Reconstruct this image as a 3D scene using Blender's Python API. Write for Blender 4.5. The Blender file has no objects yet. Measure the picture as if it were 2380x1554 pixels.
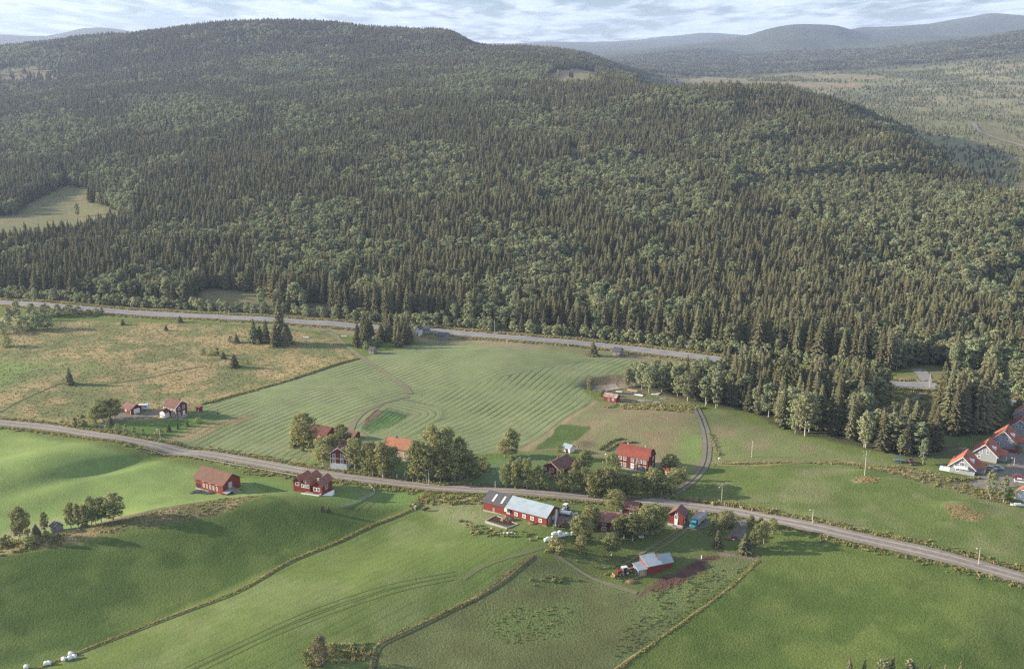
import bpy, math, random
import numpy as np
from mathutils import Vector, Matrix
R = math.radians
random.seed(7); rng = np.random.default_rng(11)
S = bpy.context.scene
COL = bpy.data.collections.new("valley"); S.collection.children.link(COL)

# ------------------------------------------------------------------ camera, sky, sun, exposure
FPX, PITCH, CAMZ = 2552.0, R(14.54), 150.0          # focal length in pixels of a 2380 px wide frame
cam = bpy.data.cameras.new("camera"); cam.sensor_width = 36; cam.lens = 36 * FPX / 2380
cam.clip_start = 1; cam.clip_end = 80000
camo = bpy.data.objects.new("camera", cam); COL.objects.link(camo)
camo.location = (0, 0, CAMZ); camo.rotation_euler = (R(90) - PITCH, 0, 0); S.camera = camo
SUN_EL = R(16.5); SUN_AZ = math.atan2(0.09, -0.996)    # towards the sun: from the left, a little behind the farm
sd = Vector((math.cos(SUN_AZ) * math.cos(SUN_EL), math.sin(SUN_AZ) * math.cos(SUN_EL), math.sin(SUN_EL)))
sl = bpy.data.lights.new("sun", 'SUN'); sl.energy = 5.0; sl.angle = R(0.55); sl.color = (1.0, 0.87, 0.68)
so = bpy.data.objects.new("sun", sl); COL.objects.link(so); so.rotation_euler = sd.to_track_quat('Z', 'Y').to_euler(); so.location = (-200, 30, 300)
W = bpy.data.worlds.new("World"); S.world = W; W.use_nodes = True
def build_world():
    n = W.node_tree.nodes; l = W.node_tree.links; n.clear()
    out = n.new('ShaderNodeOutputWorld'); bg = n.new('ShaderNodeBackground'); bg.inputs[1].default_value = 0.05
    sky = n.new('ShaderNodeTexSky'); sky.sky_type = 'NISHITA'; sky.sun_disc = False
    sky.sun_elevation = SUN_EL; sky.sun_rotation = math.atan2(sd.x, sd.y); sky.altitude = 300
    sky.air_density = 1.0; sky.dust_density = 0.6; sky.ozone_density = 1.6
    tc = n.new('ShaderNodeTexCoord'); sep = n.new('ShaderNodeSeparateXYZ'); l.new(tc.outputs['Generated'], sep.inputs[0])
    def math_(op, a, b=None, c=None):
        m = n.new('ShaderNodeMath'); m.operation = op
        for i, x in enumerate((a, b, c)):
            if x is None: continue
            if isinstance(x, (int, float)): m.inputs[i].default_value = x
            else: l.new(x, m.inputs[i])
        return m.outputs[0]
    zz = math_('MAXIMUM', math_('ADD', sep.outputs[2], 0.055), 0.03)
    cx = math_('DIVIDE', sep.outputs[0], zz); cy = math_('DIVIDE', sep.outputs[1], zz)
    cmb = n.new('ShaderNodeCombineXYZ'); l.new(math_('MULTIPLY', cx, 2.0), cmb.inputs[0]); l.new(math_('MULTIPLY', cy, 0.75), cmb.inputs[1])
    def noise(scale, det, rough, vec=None):
        t = n.new('ShaderNodeTexNoise'); t.inputs['Scale'].default_value = scale; t.inputs['Detail'].default_value = det
        t.inputs['Roughness'].default_value = rough; t.inputs['Distortion'].default_value = 0.3
        l.new(vec or cmb.outputs[0], t.inputs['Vector']); return t.outputs[0]
    nn = noise(1.0, 7, 0.62); nm = noise(0.3, 3, 0.5)
    s = math_('ADD', math_('MULTIPLY', nn, 0.6), math_('MULTIPLY', nm, 0.5))
    mr = n.new('ShaderNodeMapRange'); l.new(s, mr.inputs[0]); mr.inputs[1].default_value = 0.47; mr.inputs[2].default_value = 0.62
    mr.interpolation_type = 'SMOOTHSTEP'
    mr.inputs[3].default_value = 0.05; mr.inputs[4].default_value = 0.95
    nd = noise(1.1, 5, 0.6); sh = n.new('ShaderNodeMapRange'); l.new(nd, sh.inputs[0]); sh.inputs[1].default_value = 0.35; sh.inputs[2].default_value = 0.65
    cc = n.new('ShaderNodeMix'); cc.data_type = 'RGBA'; l.new(sh.outputs[0], cc.inputs[0])
    cc.inputs[6].default_value = (6.4, 7.9, 9.4, 1); cc.inputs[7].default_value = (9.6, 10.4, 11.0, 1)
    # the thin blue between the clouds, lit like the rest of the sky
    sk = n.new('ShaderNodeMix'); sk.data_type = 'RGBA'; sk.blend_type = 'MULTIPLY'; sk.inputs[0].default_value = 1
    l.new(sky.outputs[0], sk.inputs[6]); sk.inputs[7].default_value = (0.60, 0.80, 1.15, 1)
    mx = n.new('ShaderNodeMix'); mx.data_type = 'RGBA'
    l.new(mr.outputs[0], mx.inputs[0]); l.new(sk.outputs[2], mx.inputs[6]); l.new(cc.outputs[2], mx.inputs[7])
    l.new(mx.outputs[2], bg.inputs[0]); l.new(bg.outputs[0], out.inputs[0])
build_world()
S.view_settings.view_transform = 'Standard'; S.view_settings.look = 'None'; S.view_settings.gamma = 1
S.view_settings.exposure = 1.27; S.view_settings.use_curve_mapping = False
S.cycles.max_bounces = 5; S.cycles.diffuse_bounces = 2; S.cycles.transmission_bounces = 2; S.cycles.volume_bounces = 1
S.cycles.transparent_max_bounces = 4; S.cycles.caustics_reflective = False; S.cycles.caustics_refractive = False
S.cycles.use_adaptive_sampling = False
try:
    S.cycles.use_denoising = False; S.cycles.denoiser = 'OPENIMAGEDENOISE'; S.cycles.denoising_prefilter = 'ACCURATE'
except Exception: pass
S.cycles.pixel_filter_type = 'BLACKMAN_HARRIS'; S.cycles.filter_width = 1.35

# ------------------------------------------------------------------ terrain height field
def _hash(ix, iy, seed):
    h = (ix.astype(np.int64) * 374761393 + iy.astype(np.int64) * 668265263 + seed * 974634777) & 0x7fffffff
    h = (h ^ (h >> 13)) * 1274126177 & 0x7fffffff
    return ((h ^ (h >> 16)) & 0xffffff) / float(0xffffff)
def vnoise(x, y, seed=0):
    x = np.asarray(x, float); y = np.asarray(y, float)
    ix = np.floor(x); iy = np.floor(y); fx = x - ix; fy = y - iy
    fx = fx * fx * (3 - 2 * fx); fy = fy * fy * (3 - 2 * fy)
    a = _hash(ix, iy, seed); b = _hash(ix + 1, iy, seed); c = _hash(ix, iy + 1, seed); d = _hash(ix + 1, iy + 1, seed)
    return (a * (1 - fx) + b * fx) * (1 - fy) + (c * (1 - fx) + d * fx) * fy
def fbm(x, y, seed=0, octv=4, gain=0.5):
    s = 0; amp = 1; tot = 0
    for o in range(octv):
        s = s + amp * vnoise(x * 2 ** o + 17.3 * o, y * 2 ** o - 9.1 * o, seed + o); tot += amp; amp *= gain
    return s / tot
CP, SP = math.cos(PITCH), math.sin(PITCH)
def slope_of(v):                       # height gained per metre forward along the line of sight through row v
    t = (777 - np.asarray(v, float)) / FPX
    return (-SP + t * CP) / (CP + t * SP)
# broad relief of the valley: distance ring -> how high the land stands there, across the view
RINGS = {
 800: [(-400,603),(0,603),(300,598),(600,588),(900,578),(1200,572),(1500,568),(1800,560),(2100,560),(2380,552),(2900,550)],
 1000: [(-400,508),(0,508),(150,505),(300,488),(600,466),(900,455),(1200,445),(1500,440),(1800,440),(2100,445),(2380,455),(2900,455)],
 1300: [(-400,400),(0,398),(300,378),(600,352),(900,332),(1200,322),(1500,318),(1800,312),(1950,312),(2100,328),(2250,380),(2380,392),(2900,392)],
 1600: [(-400,330),(0,325),(300,300),(600,272),(900,255),(1200,245),(1500,235),(1700,222),(1850,222),(1950,245),(2050,295),(2150,335),(2380,345),(2900,345)],
 2000: [(-400,268),(0,262),(300,240),(600,215),(900,200),(1200,190),(1350,182),(1440,186),(1520,205),(1650,245),(1800,278),(2100,285),(2380,290),(2900,280)],
 2600: [(-400,205),(0,198),(300,172),(600,150),(900,138),(1100,136),(1250,145),(1400,172),(1500,215),(1700,238),(2100,236),(2380,232),(2900,215)],
 3200: [(-400,140),(0,118),(120,106),(280,88),(400,72),(520,60),(650,55),(800,64),(900,72),(985,80),(1020,76),(1050,80),(1085,98),(1110,112),(1250,114),(1350,132),(1450,170),(1600,196),(1900,196),(2150,188),(2380,172),(2900,150)],
 4200: [(-400,160),(0,150),(600,120),(900,130),(1200,150),(1450,168),(1600,174),(1800,172),(2000,160),(2200,142),(2380,116),(2900,90)],
 5600: [(-400,150),(0,145),(600,140),(1200,150),(1450,148),(1550,140),(1700,142),(1900,134),(2100,116),(2250,98),(2380,78),(2900,50)],
 6800: [(-400,140),(0,140),(1200,140),(1400,128),(1550,116),(1650,109),(1750,118),(1850,106),(2000,112),(2200,98),(2380,90),(2900,60)],
 8600: [(-400,130),(0,120),(300,122),(1200,122),(1500,118),(1640,104),(1740,84),(1790,64),(1850,56),(1900,57),(1950,62),(2030,84),(2200,80),(2380,70),(2900,50)],
 10500: [(-400,95),(0,79),(70,82),(120,84),(180,72),(230,66),(300,76),(420,98),(900,118),(1200,112),(1600,104),(1900,80),(2000,64),(2060,63),(2150,58),(2220,42),(2290,32),(2330,34),(2380,40),(2900,50)],
 13500: [(-400,100),(0,100),(600,110),(1190,102),(1260,96),(1350,97),(1450,95),(1520,88),(1600,79),(1650,75),(1710,80),(1800,84),(2000,90),(2380,80),(2900,80)],
 16500: [(-400,118),(2900,118)],
}
UC = np.arange(-1200, 3601, 12.0); AC = (UC - 1190) / (FPX * 1.033)
def _row(pts):
    z = np.interp(UC, [p[0] for p in pts], [p[1] for p in pts]); k = np.hanning(7); k /= k.sum()
    return np.convolve(np.pad(z, 3, mode='edge'), k, mode='valid')
YR = [0, 660] + sorted(RINGS)
ZR = [np.zeros_like(UC), np.zeros_like(UC) + np.clip((UC - 1700) / 700, 0, 1) * 3]
for y in sorted(RINGS): ZR.append(CAMZ + y * slope_of(_row(RINGS[y])))
ZR = np.array(ZR); LY = np.log(np.array(YR) + 150.0)
# dense table by monotone-ish cubic interpolation along log distance
LD = np.linspace(LY[0], math.log(16650), 900)
def _cubic(xk, yk, x):
    dx = np.diff(xk)[:, None]; sl_ = np.diff(yk, axis=0) / dx
    m = np.zeros_like(yk); m[0] = sl_[0]; m[-1] = sl_[-1]
    same = sl_[:-1] * sl_[1:] > 0
    m[1:-1] = np.where(same, 2 * sl_[:-1] * sl_[1:] / (sl_[:-1] + sl_[1:] + 1e-9 * np.sign(sl_[1:] + 1e-12)), 0)
    i = np.clip(np.searchsorted(xk, x) - 1, 0, len(xk) - 2); h = (xk[i + 1] - xk[i])[:, None]; t = ((x - xk[i])[:, None]) / h
    return (yk[i] * (2 * t**3 - 3 * t**2 + 1) + yk[i + 1] * (-2 * t**3 + 3 * t**2) + m[i] * h * (t**3 - 2 * t**2 + t) + m[i + 1] * h * (t**3 - t**2))
ZT = _cubic(LY, ZR, LD)
HILLS = []          # (x, y, sx, sy, angle, height): swells and hollows of the farmland
def H0(x, y):
    x = np.asarray(x, float); y = np.maximum(np.asarray(y, float), 1.0)
    a = np.clip((x / y - AC[0]) / (AC[1] - AC[0]), 0, len(AC) - 1.001)
    b = np.clip((np.log(y + 150) - LD[0]) / (LD[1] - LD[0]), 0, len(LD) - 1.001)
    ia = a.astype(int); ib = b.astype(int); fa = a - ia; fb = b - ib
    z = (ZT[ib, ia] * (1 - fa) + ZT[ib, ia + 1] * fa) * (1 - fb) + (ZT[ib + 1, ia] * (1 - fa) + ZT[ib + 1, ia + 1] * fa) * fb
    far = np.clip((y - 700) / 500, 0, 1)
    z = z + far * ((fbm(x / 260, y / 260, 5, 4) - 0.5) * 26 * np.clip(y / 3000, 0.25, 1.2))
    vf = np.clip((y - 4000) / 3000, 0, 1)
    z = z + vf * (fbm(x / 1500, y / 1500, 9, 5) - 0.5) * 60
    return z
def H(x, y):
    z = H0(x, y); x = np.asarray(x, float); y = np.asarray(y, float)
    for (hx, hy, sx, sy, an, hh) in HILLS:
        c, s = math.cos(an), math.sin(an); dx = x - hx; dy = y - hy
        z = z + hh * np.exp(-((dx * c + dy * s) / sx) ** 2 - ((-dx * s + dy * c) / sy) ** 2)
    near = np.clip((760 - y) / 100, 0, 1)
    z = z + near * ((fbm(x / 55, y / 55, 21, 3) - 0.5) * 2.6)
    z = z + near * -8.0 * np.clip((335 - y - 0.15 * x) / 110, 0, 1.6) ** 1.3       # the land falls away towards the viewer
    z = z - np.clip((330 - y) / 90, 0, 1) * 0.03 * (x + 150)
    return z
_Y = np.concatenate([np.arange(120, 900, 2.5), np.geomspace(900, 16000, 420)])
def G(u, v):
    """the point of the ground seen at photo position (u, v)"""
    s = (u - 1190) / FPX; t = (777 - v) / FPX; dy = CP + t * SP; dz = -SP + t * CP
    xs = _Y / dy * s; zs = CAMZ + _Y / dy * dz; d = zs - H(xs, _Y); k = np.argmax(d < 0)
    if not (d < 0).any(): k = len(_Y) - 1
    k = max(k, 1); f = d[k - 1] / (d[k - 1] - d[k] + 1e-9); y = _Y[k - 1] + f * (_Y[k] - _Y[k - 1])
    x = y / dy * s
    return Vector((float(x), float(y), float(H(x, y))))
def flat(u, v):
    s = (u - 1190) / FPX; t = (777 - v) / FPX; dy = CP + t * SP; dz = -SP + t * CP; k = -CAMZ / dz
    return k * s, k * dy
def pix(x, y, z):
    f = y * CP - (z - CAMZ) * SP; up = y * SP + (z - CAMZ) * CP
    return 1190 + FPX * x / f, 777 - FPX * up / f, f
def hill(u, v, sx, sy, deg, h):
    x, y = flat(u, v); HILLS.append((x, y, sx, sy, R(deg), h))
# swells of the fields (m): long axis first, turned by deg
hill(90, 1085, 34, 15, 35, 3.4)          # bright swell of the left field
hill(262, 1085, 30, 5.5, 42, -2.2)         # the hollow beside it
hill(60, 1190, 34, 12, 12, -1.6)
hill(250, 1252, 62, 14, 24, 4.0)         # ridge with the birches
hill(560, 1215, 34, 15, 15, 3.4); hill(120, 1420, 50, 20, 20, -3.0)
hill(705, 1212, 22, 11, -10, 2.6)        # knoll of the three-roofed cottage
hill(960, 1330, 60, 18, 30, 3.2)         # swell of the middle field
hill(1180, 1180, 26, 16, -20, 1.5)
hill(1240, 1300, 20, 9, 20, 1.2)
hill(1700, 1470, 60, 20, 30, -2.0)
hill(2250, 1440, 46, 16, 25, 3.0)
hill(1920, 1400, 30, 12, 10, 1.0)
hill(2150, 1130, 80, 14, -8, 1.6)
hill(1830, 1030, 60, 18, -12, 2.6)
hill(1480, 985, 40, 14, 10, 2.0)
hill(1050, 850, 90, 26, 0, 2.4)
hill(700, 930, 60, 24, 20, 1.8)
hill(250, 850, 70, 26, 15, 2.4)
hill(2010, 1116, 7.0, 2.6, 0, 1.3)       # mound under the power pole
hill(2245, 1190, 8.5, 3.6, -12, 1.8)     # brown mound in the right field
hill(1398, 893, 9, 6, 0, -4.0)           # gravel pit
hill(1342, 1036, 5, 3.2, 0, 1.3)         # earth mound of the cellar

# ------------------------------------------------------------------ helpers
def tag(o, label=None, cat=None, group=None, kind=None):
    if label: o["label"] = label
    if cat: o["category"] = cat
    if group: o["group"] = group
    if kind: o["kind"] = kind
    return o
def empty(name, loc, rz=0.0, label=None, cat=None, group=None):
    o = bpy.data.objects.new(name, None); COL.objects.link(o); o.location = loc; o.rotation_euler = (0, 0, rz); o.empty_display_size = 0.5
    return tag(o, label, cat, group)
class MB:
    def __init__(s): s.v = []; s.f = []
    def add(s, vs, fs):
        b = len(s.v); s.v += [tuple(p) for p in vs]; s.f += [tuple(b + i for i in f) for f in fs]; return s
    def box(s, x0, x1, y0, y1, z0, z1):
        return s.add([(x0,y0,z0),(x1,y0,z0),(x1,y1,z0),(x0,y1,z0),(x0,y0,z1),(x1,y0,z1),(x1,y1,z1),(x0,y1,z1)],
                     [(3,2,1,0),(4,5,6,7),(0,1,5,4),(1,2,6,5),(2,3,7,6),(3,0,4,7)])
    def prism(s, prof, x0, x1):                       # outline in (y, z), stretched along x
        n = len(prof); vs = [(x0, p[0], p[1]) for p in prof] + [(x1, p[0], p[1]) for p in prof]
        return s.add(vs, [tuple(range(n))[::-1], tuple(range(n, 2 * n))] + [(i, (i + 1) % n, n + (i + 1) % n, n + i) for i in range(n)])
    def prismy(s, prof, y0, y1):                      # outline in (x, z), stretched along y
        n = len(prof); vs = [(p[0], y0, p[1]) for p in prof] + [(p[0], y1, p[1]) for p in prof]
        return s.add(vs, [tuple(range(n)), tuple(range(n, 2 * n))[::-1]] + [(i, n + i, n + (i + 1) % n, (i + 1) % n) for i in range(n)])
    def tube(s, pts, rad, n=8, cap=True):
        pts = [Vector(p) for p in pts]; rad = rad if isinstance(rad, (list, tuple)) else [rad] * len(pts); b = len(s.v)
        for i, p in enumerate(pts):
            d = (pts[min(i + 1, len(pts) - 1)] - pts[max(i - 1, 0)]).normalized()
            a = d.cross(Vector((0, 0, 1)) if abs(d.z) < 0.9 else Vector((1, 0, 0))).normalized(); c = d.cross(a)
            for k in range(n):
                q = p + (a * math.cos(2 * math.pi * k / n) + c * math.sin(2 * math.pi * k / n)) * rad[i]; s.v.append(tuple(q))
        for i in range(len(pts) - 1):
            for k in range(n):
                s.f.append((b + i * n + k, b + i * n + (k + 1) % n, b + (i + 1) * n + (k + 1) % n, b + (i + 1) * n + k))
        if cap: s.f.append(tuple(range(b, b + n))[::-1]); s.f.append(tuple(range(b + (len(pts) - 1) * n, b + len(pts) * n)))
        return s
    def ball(s, c, rx, ry, rz, n=10, m=7):
        b = len(s.v)
        for i in range(m + 1):
            th = math.pi * i / m
            for k in range(n):
                ph = 2 * math.pi * k / n; s.v.append((c[0] + rx * math.sin(th) * math.cos(ph), c[1] + ry * math.sin(th) * math.sin(ph), c[2] + rz * math.cos(th)))
        for i in range(m):
            for k in range(n): s.f.append((b + i * n + k, b + (i + 1) * n + k, b + (i + 1) * n + (k + 1) % n, b + i * n + (k + 1) % n))
        return s
    def mesh(s, name, mat, smooth=False):
        me = bpy.data.meshes.new(name); me.from_pydata(s.v, [], s.f); me.materials.append(mat)
        if smooth: me.polygons.foreach_set('use_smooth', [True] * len(me.polygons))
        me.update(); return me
    def build(s, name, mat, parent=None, smooth=False, loc=None):
        o = bpy.data.objects.new(name, s.mesh(name, mat, smooth)); COL.objects.link(o)
        if parent: o.parent = parent
        if loc: o.location = loc
        return o
def children(o): return [c for c in COL.objects if c.parent == o]
def copy_tree(o, parent=None, kids=None):
    c = o.copy(); COL.objects.link(c); c.parent = parent
    for ch in (kids or {}).get(o.name, []) if kids else list(o.children): copy_tree(ch, c, kids)
    return c

# ------------------------------------------------------------------ materials
MATS = {}
def mat(name, col, rough=0.8, col2=None, scale=3.0, metal=0.0, bump=0.0, planks=None, rand=0.0, spec=0.2, det=4, contrast=(0.35, 0.65)):
    if name in MATS: return MATS[name]
    m = bpy.data.materials.new(name); m.use_nodes = True; n = m.node_tree.nodes; l = m.node_tree.links
    b = n['Principled BSDF']; b.inputs['Roughness'].default_value = rough; b.inputs['Metallic'].default_value = metal
    b.inputs['Specular IOR Level'].default_value = spec
    tc = n.new('ShaderNodeTexCoord'); nz = n.new('ShaderNodeTexNoise'); nz.inputs['Scale'].default_value = scale; nz.inputs['Detail'].default_value = det
    l.new(tc.outputs['Object'], nz.inputs['Vector'])
    mr = n.new('ShaderNodeMapRange'); l.new(nz.outputs[0], mr.inputs[0]); mr.inputs[1].default_value, mr.inputs[2].default_value = contrast
    mx = n.new('ShaderNodeMix'); mx.data_type = 'RGBA'; l.new(mr.outputs[0], mx.inputs[0])
    mx.inputs[6].default_value = (*col, 1); c2 = col2 or tuple(c * 0.78 for c in col); mx.inputs[7].default_value = (*c2, 1)
    last = mx.outputs[2]; hgt = nz.outputs[0]
    if planks:
        wv = n.new('ShaderNodeTexWave'); wv.wave_type = 'BANDS'; wv.bands_direction = planks[0]; wv.inputs['Scale'].default_value = planks[1]
        wv.inputs['Distortion'].default_value = 0.0; l.new(tc.outputs['Object'], wv.inputs['Vector'])
        m2 = n.new('ShaderNodeMix'); m2.data_type = 'RGBA'; m2.blend_type = 'MULTIPLY'; m2.inputs[0].default_value = planks[2]
        l.new(last, m2.inputs[6]); l.new(wv.outputs[0], m2.inputs[7]); last = m2.outputs[2]; hgt = wv.outputs[0]
    if rand:
        oi = n.new('ShaderNodeObjectInfo'); h = n.new('ShaderNodeHueSaturation'); l.new(last, h.inputs['Color'])
        r1 = n.new('ShaderNodeMapRange'); l.new(oi.outputs['Random'], r1.inputs[0]); r1.inputs[3].default_value = 1 - rand; r1.inputs[4].default_value = 1 + rand
        l.new(r1.outputs[0], h.inputs['Value']); last = h.outputs[0]
    l.new(last, b.inputs['Base Color'])
    if bump:
        bp = n.new('ShaderNodeBump'); bp.inputs['Strength'].default_value = 0.6; bp.inputs['Distance'].default_value = bump
        l.new(hgt, bp.inputs['Height']); l.new(bp.outputs[0], b.inputs['Normal'])
    MATS[name] = m; return m
def leafmat(name, a, b_, hue=0.03, val=0.3, transl=0.25):
    m = bpy.data.materials.new(name); m.use_nodes = True; n = m.node_tree.nodes; l = m.node_tree.links; n.clear()
    out = n.new('ShaderNodeOutputMaterial'); df = n.new('ShaderNodeBsdfDiffuse'); tr = n.new('ShaderNodeBsdfTranslucent'); ms = n.new('ShaderNodeMixShader')
    tc = n.new('ShaderNodeTexCoord'); nz = n.new('ShaderNodeTexNoise'); nz.inputs['Scale'].default_value = 0.9; nz.inputs['Detail'].default_value = 4
    l.new(tc.outputs['Object'], nz.inputs['Vector'])
    mr = n.new('ShaderNodeMapRange'); l.new(nz.outputs[0], mr.inputs[0]); mr.inputs[1].default_value = 0.35; mr.inputs[2].default_value = 0.65
    mx = n.new('ShaderNodeMix'); mx.data_type = 'RGBA'; l.new(mr.outputs[0], mx.inputs[0]); mx.inputs[6].default_value = (*a, 1); mx.inputs[7].default_value = (*b_, 1)
    oi = n.new('ShaderNodeObjectInfo'); h = n.new('ShaderNodeHueSaturation'); l.new(mx.outputs[2], h.inputs['Color'])
    r1 = n.new('ShaderNodeMapRange'); l.new(oi.outputs['Random'], r1.inputs[0]); r1.inputs[3].default_value = 0.5 - hue; r1.inputs[4].default_value = 0.5 + hue
    wn = n.new('ShaderNodeTexWhiteNoise'); wn.noise_dimensions = '1D'; l.new(oi.outputs['Random'], wn.inputs['W'])
    r2 = n.new('ShaderNodeMapRange'); l.new(wn.outputs[0], r2.inputs[0]); r2.inputs[3].default_value = 1 - val; r2.inputs[4].default_value = 1 + val
    l.new(r1.outputs[0], h.inputs['Hue']); l.new(r2.outputs[0], h.inputs['Value'])
    l.new(h.outputs[0], df.inputs[0]); l.new(h.outputs[0], tr.inputs[0]); ms.inputs[0].default_value = transl
    l.new(df.outputs[0], ms.inputs[1]); l.new(tr.outputs[0], ms.inputs[2]); l.new(ms.outputs[0], out.inputs[0])
    MATS[name] = m; return m
M_spruce = leafmat('spruce_needles', (0.195, 0.184, 0.102), (0.122, 0.125, 0.07), 0.02, 0.28, 0.15)
M_birch = leafmat('birch_leaves', (0.335, 0.36, 0.205), (0.225, 0.25, 0.14), 0.025, 0.22, 0.35)
M_yard = leafmat('garden_leaves', (0.33, 0.335, 0.15), (0.23, 0.24, 0.105), 0.02, 0.2, 0.35)
M_willow = leafmat('willow_leaves', (0.37, 0.39, 0.22), (0.26, 0.29, 0.16), 0.02, 0.18, 0.35)
M_pine = leafmat('pine_needles', (0.15, 0.155, 0.08), (0.095, 0.105, 0.055), 0.02, 0.2, 0.15)
M_drybush = leafmat('dry_bush_leaves', (0.24, 0.2, 0.12), (0.16, 0.135, 0.085), 0.02, 0.1, 0.2)
M_tuft = leafmat('long_grass', (0.42, 0.35, 0.17), (0.30, 0.27, 0.12), 0.02, 0.2, 0.35)
M_tuftg = leafmat('green_tufts', (0.23, 0.26, 0.1), (0.18, 0.21, 0.08), 0.02, 0.2, 0.35)
M_bark = mat('birch_bark', (0.55, 0.53, 0.48), 0.9, (0.2, 0.19, 0.17), 3)
M_bark2 = mat('spruce_bark', (0.13, 0.10, 0.075), 0.95)
M_bark3 = mat('pine_bark', (0.33, 0.19, 0.12), 0.95)
M_red = mat('falu_red', (0.26, 0.052, 0.032), 0.9, (0.19, 0.04, 0.027), 1.5, planks=('X', 3.2, 0.22), bump=0.02)
M_dred = mat('dark_falu_red', (0.20, 0.038, 0.026), 0.9, (0.14, 0.03, 0.022), 1.5, planks=('X', 3.2, 0.22), bump=0.02)
M_white = mat('white_paint', (0.78, 0.78, 0.76), 0.6, (0.68, 0.68, 0.67))
M_glass = mat('window_glass', (0.04, 0.05, 0.06), 0.12, (0.09, 0.11, 0.13), 0.7, spec=0.6)
M_rbrick = mat('brown_roof', (0.215, 0.115, 0.085), 0.85, (0.165, 0.092, 0.07), 0.8, planks=('X', 1.3, 0.25), bump=0.04)
M_rorange = mat('orange_tile', (0.42, 0.185, 0.105), 0.85, (0.32, 0.145, 0.09), 0.8, planks=('X', 1.3, 0.25), bump=0.04)
M_rred = mat('red_tile', (0.29, 0.08, 0.055), 0.8, (0.22, 0.062, 0.048), 0.7, planks=('X', 1.3, 0.25), bump=0.04)
M_rpink = mat('faded_pink_tile', (0.40, 0.20, 0.16), 0.85, (0.27, 0.13, 0.11), 0.5, planks=('X', 1.3, 0.25), bump=0.04)
M_rdark = mat('dark_roof', (0.22, 0.12, 0.10), 0.8, (0.16, 0.095, 0.08), 0.8, planks=('X', 1.3, 0.2), bump=0.03)
M_rgrey = mat('dark_grey_sheet', (0.11, 0.105, 0.12), 0.6, (0.085, 0.082, 0.095), 0.6, planks=('X', 1.0, 0.25), bump=0.03)
M_rmetal = mat('light_metal_sheet', (0.37, 0.44, 0.49), 0.5, (0.31, 0.38, 0.43), 0.5, planks=('X', 1.0, 0.18), metal=0.1, bump=0.03)
M_skyl = mat('skylight_sheet', (0.62, 0.64, 0.58), 0.6)
M_rusty = mat('rusty_sheet', (0.30, 0.13, 0.08), 0.8, (0.42, 0.44, 0.46), 0.6, planks=('X', 1.2, 0.2))
M_concrete = mat('concrete', (0.36, 0.34, 0.31), 0.9, (0.28, 0.27, 0.25), 1.2)
M_brickc = mat('chimney_brick', (0.22, 0.10, 0.075), 0.9)
M_greywood = mat('grey_boards', (0.33, 0.30, 0.27), 0.9, (0.22, 0.2, 0.18), 1.5, planks=('X', 3, 0.25))
M_bluegrey = mat('blue_grey_boards', (0.33, 0.36, 0.37), 0.8, (0.28, 0.31, 0.33), 1.0, planks=('X', 3, 0.15))
M_metal = mat('galvanised_steel', (0.55, 0.56, 0.57), 0.5, metal=0.3)
M_pole = mat('weathered_pole', (0.50, 0.46, 0.40), 0.9)
M_rubber = mat('black_rubber', (0.03, 0.03, 0.03), 0.8)
M_carred = mat('red_car_paint', (0.26, 0.03, 0.025), 0.35, spec=0.5)
M_cargrey = mat('silver_car_paint', (0.42, 0.44, 0.46), 0.35, spec=0.5)
M_carwhite = mat('white_car_paint', (0.72, 0.73, 0.73), 0.35, spec=0.5)
M_cardark = mat('dark_red_car_paint', (0.08, 0.02, 0.03), 0.35, spec=0.5)
M_teal = mat('teal_truck_paint', (0.03, 0.24, 0.30), 0.4, spec=0.5)
M_silver = mat('silver_trailer_skin', (0.50, 0.55, 0.56), 0.5)
M_wrap = mat('bale_wrap', (0.74, 0.76, 0.76), 0.45, (0.62, 0.64, 0.66), 2, spec=0.5)
M_bwhite = mat('white_horse_coat', (0.62, 0.58, 0.52), 0.8)
M_brown = mat('brown_horse_coat', (0.13, 0.045, 0.025), 0.7)
M_mane = mat('horse_mane', (0.05, 0.03, 0.02), 0.9)
M_timber = mat('sawn_timber', (0.48, 0.36, 0.22), 0.9, (0.34, 0.26, 0.17), 2)
M_stone = mat('pale_stone', (0.48, 0.47, 0.44), 0.9, (0.32, 0.31, 0.29), 1.5, rand=0.3, bump=0.1)
M_soil = mat('heap_soil', (0.17, 0.10, 0.065), 0.95, (0.24, 0.16, 0.10), 2.5, bump=0.15)
M_yellow = mat('yellow_paint', (0.60, 0.42, 0.08), 0.6)
M_blue = mat('blue_paint', (0.10, 0.25, 0.32), 0.6)
M_wire = mat('power_wire', (0.25, 0.25, 0.26), 0.6)
def gravel(name, a, b_, scale):
    return mat(name, a, 0.95, b_, scale, det=6, bump=0.05)
M_road = gravel('gravel_road', (0.25, 0.215, 0.19), (0.19, 0.165, 0.145), 0.7)
M_rut = gravel('worn_wheel_track', (0.34, 0.305, 0.275), (0.28, 0.25, 0.225), 0.5)
M_asph = gravel('pale_asphalt', (0.235, 0.23, 0.235), (0.195, 0.19, 0.195), 0.15)
M_track = gravel('dirt_track', (0.20, 0.178, 0.12), (0.15, 0.15, 0.08), 0.6)
M_drive = gravel('grey_drive', (0.205, 0.185, 0.16), (0.15, 0.138, 0.118), 0.6)
M_mark = mat('road_paint', (0.7, 0.7, 0.68), 0.7)

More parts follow.
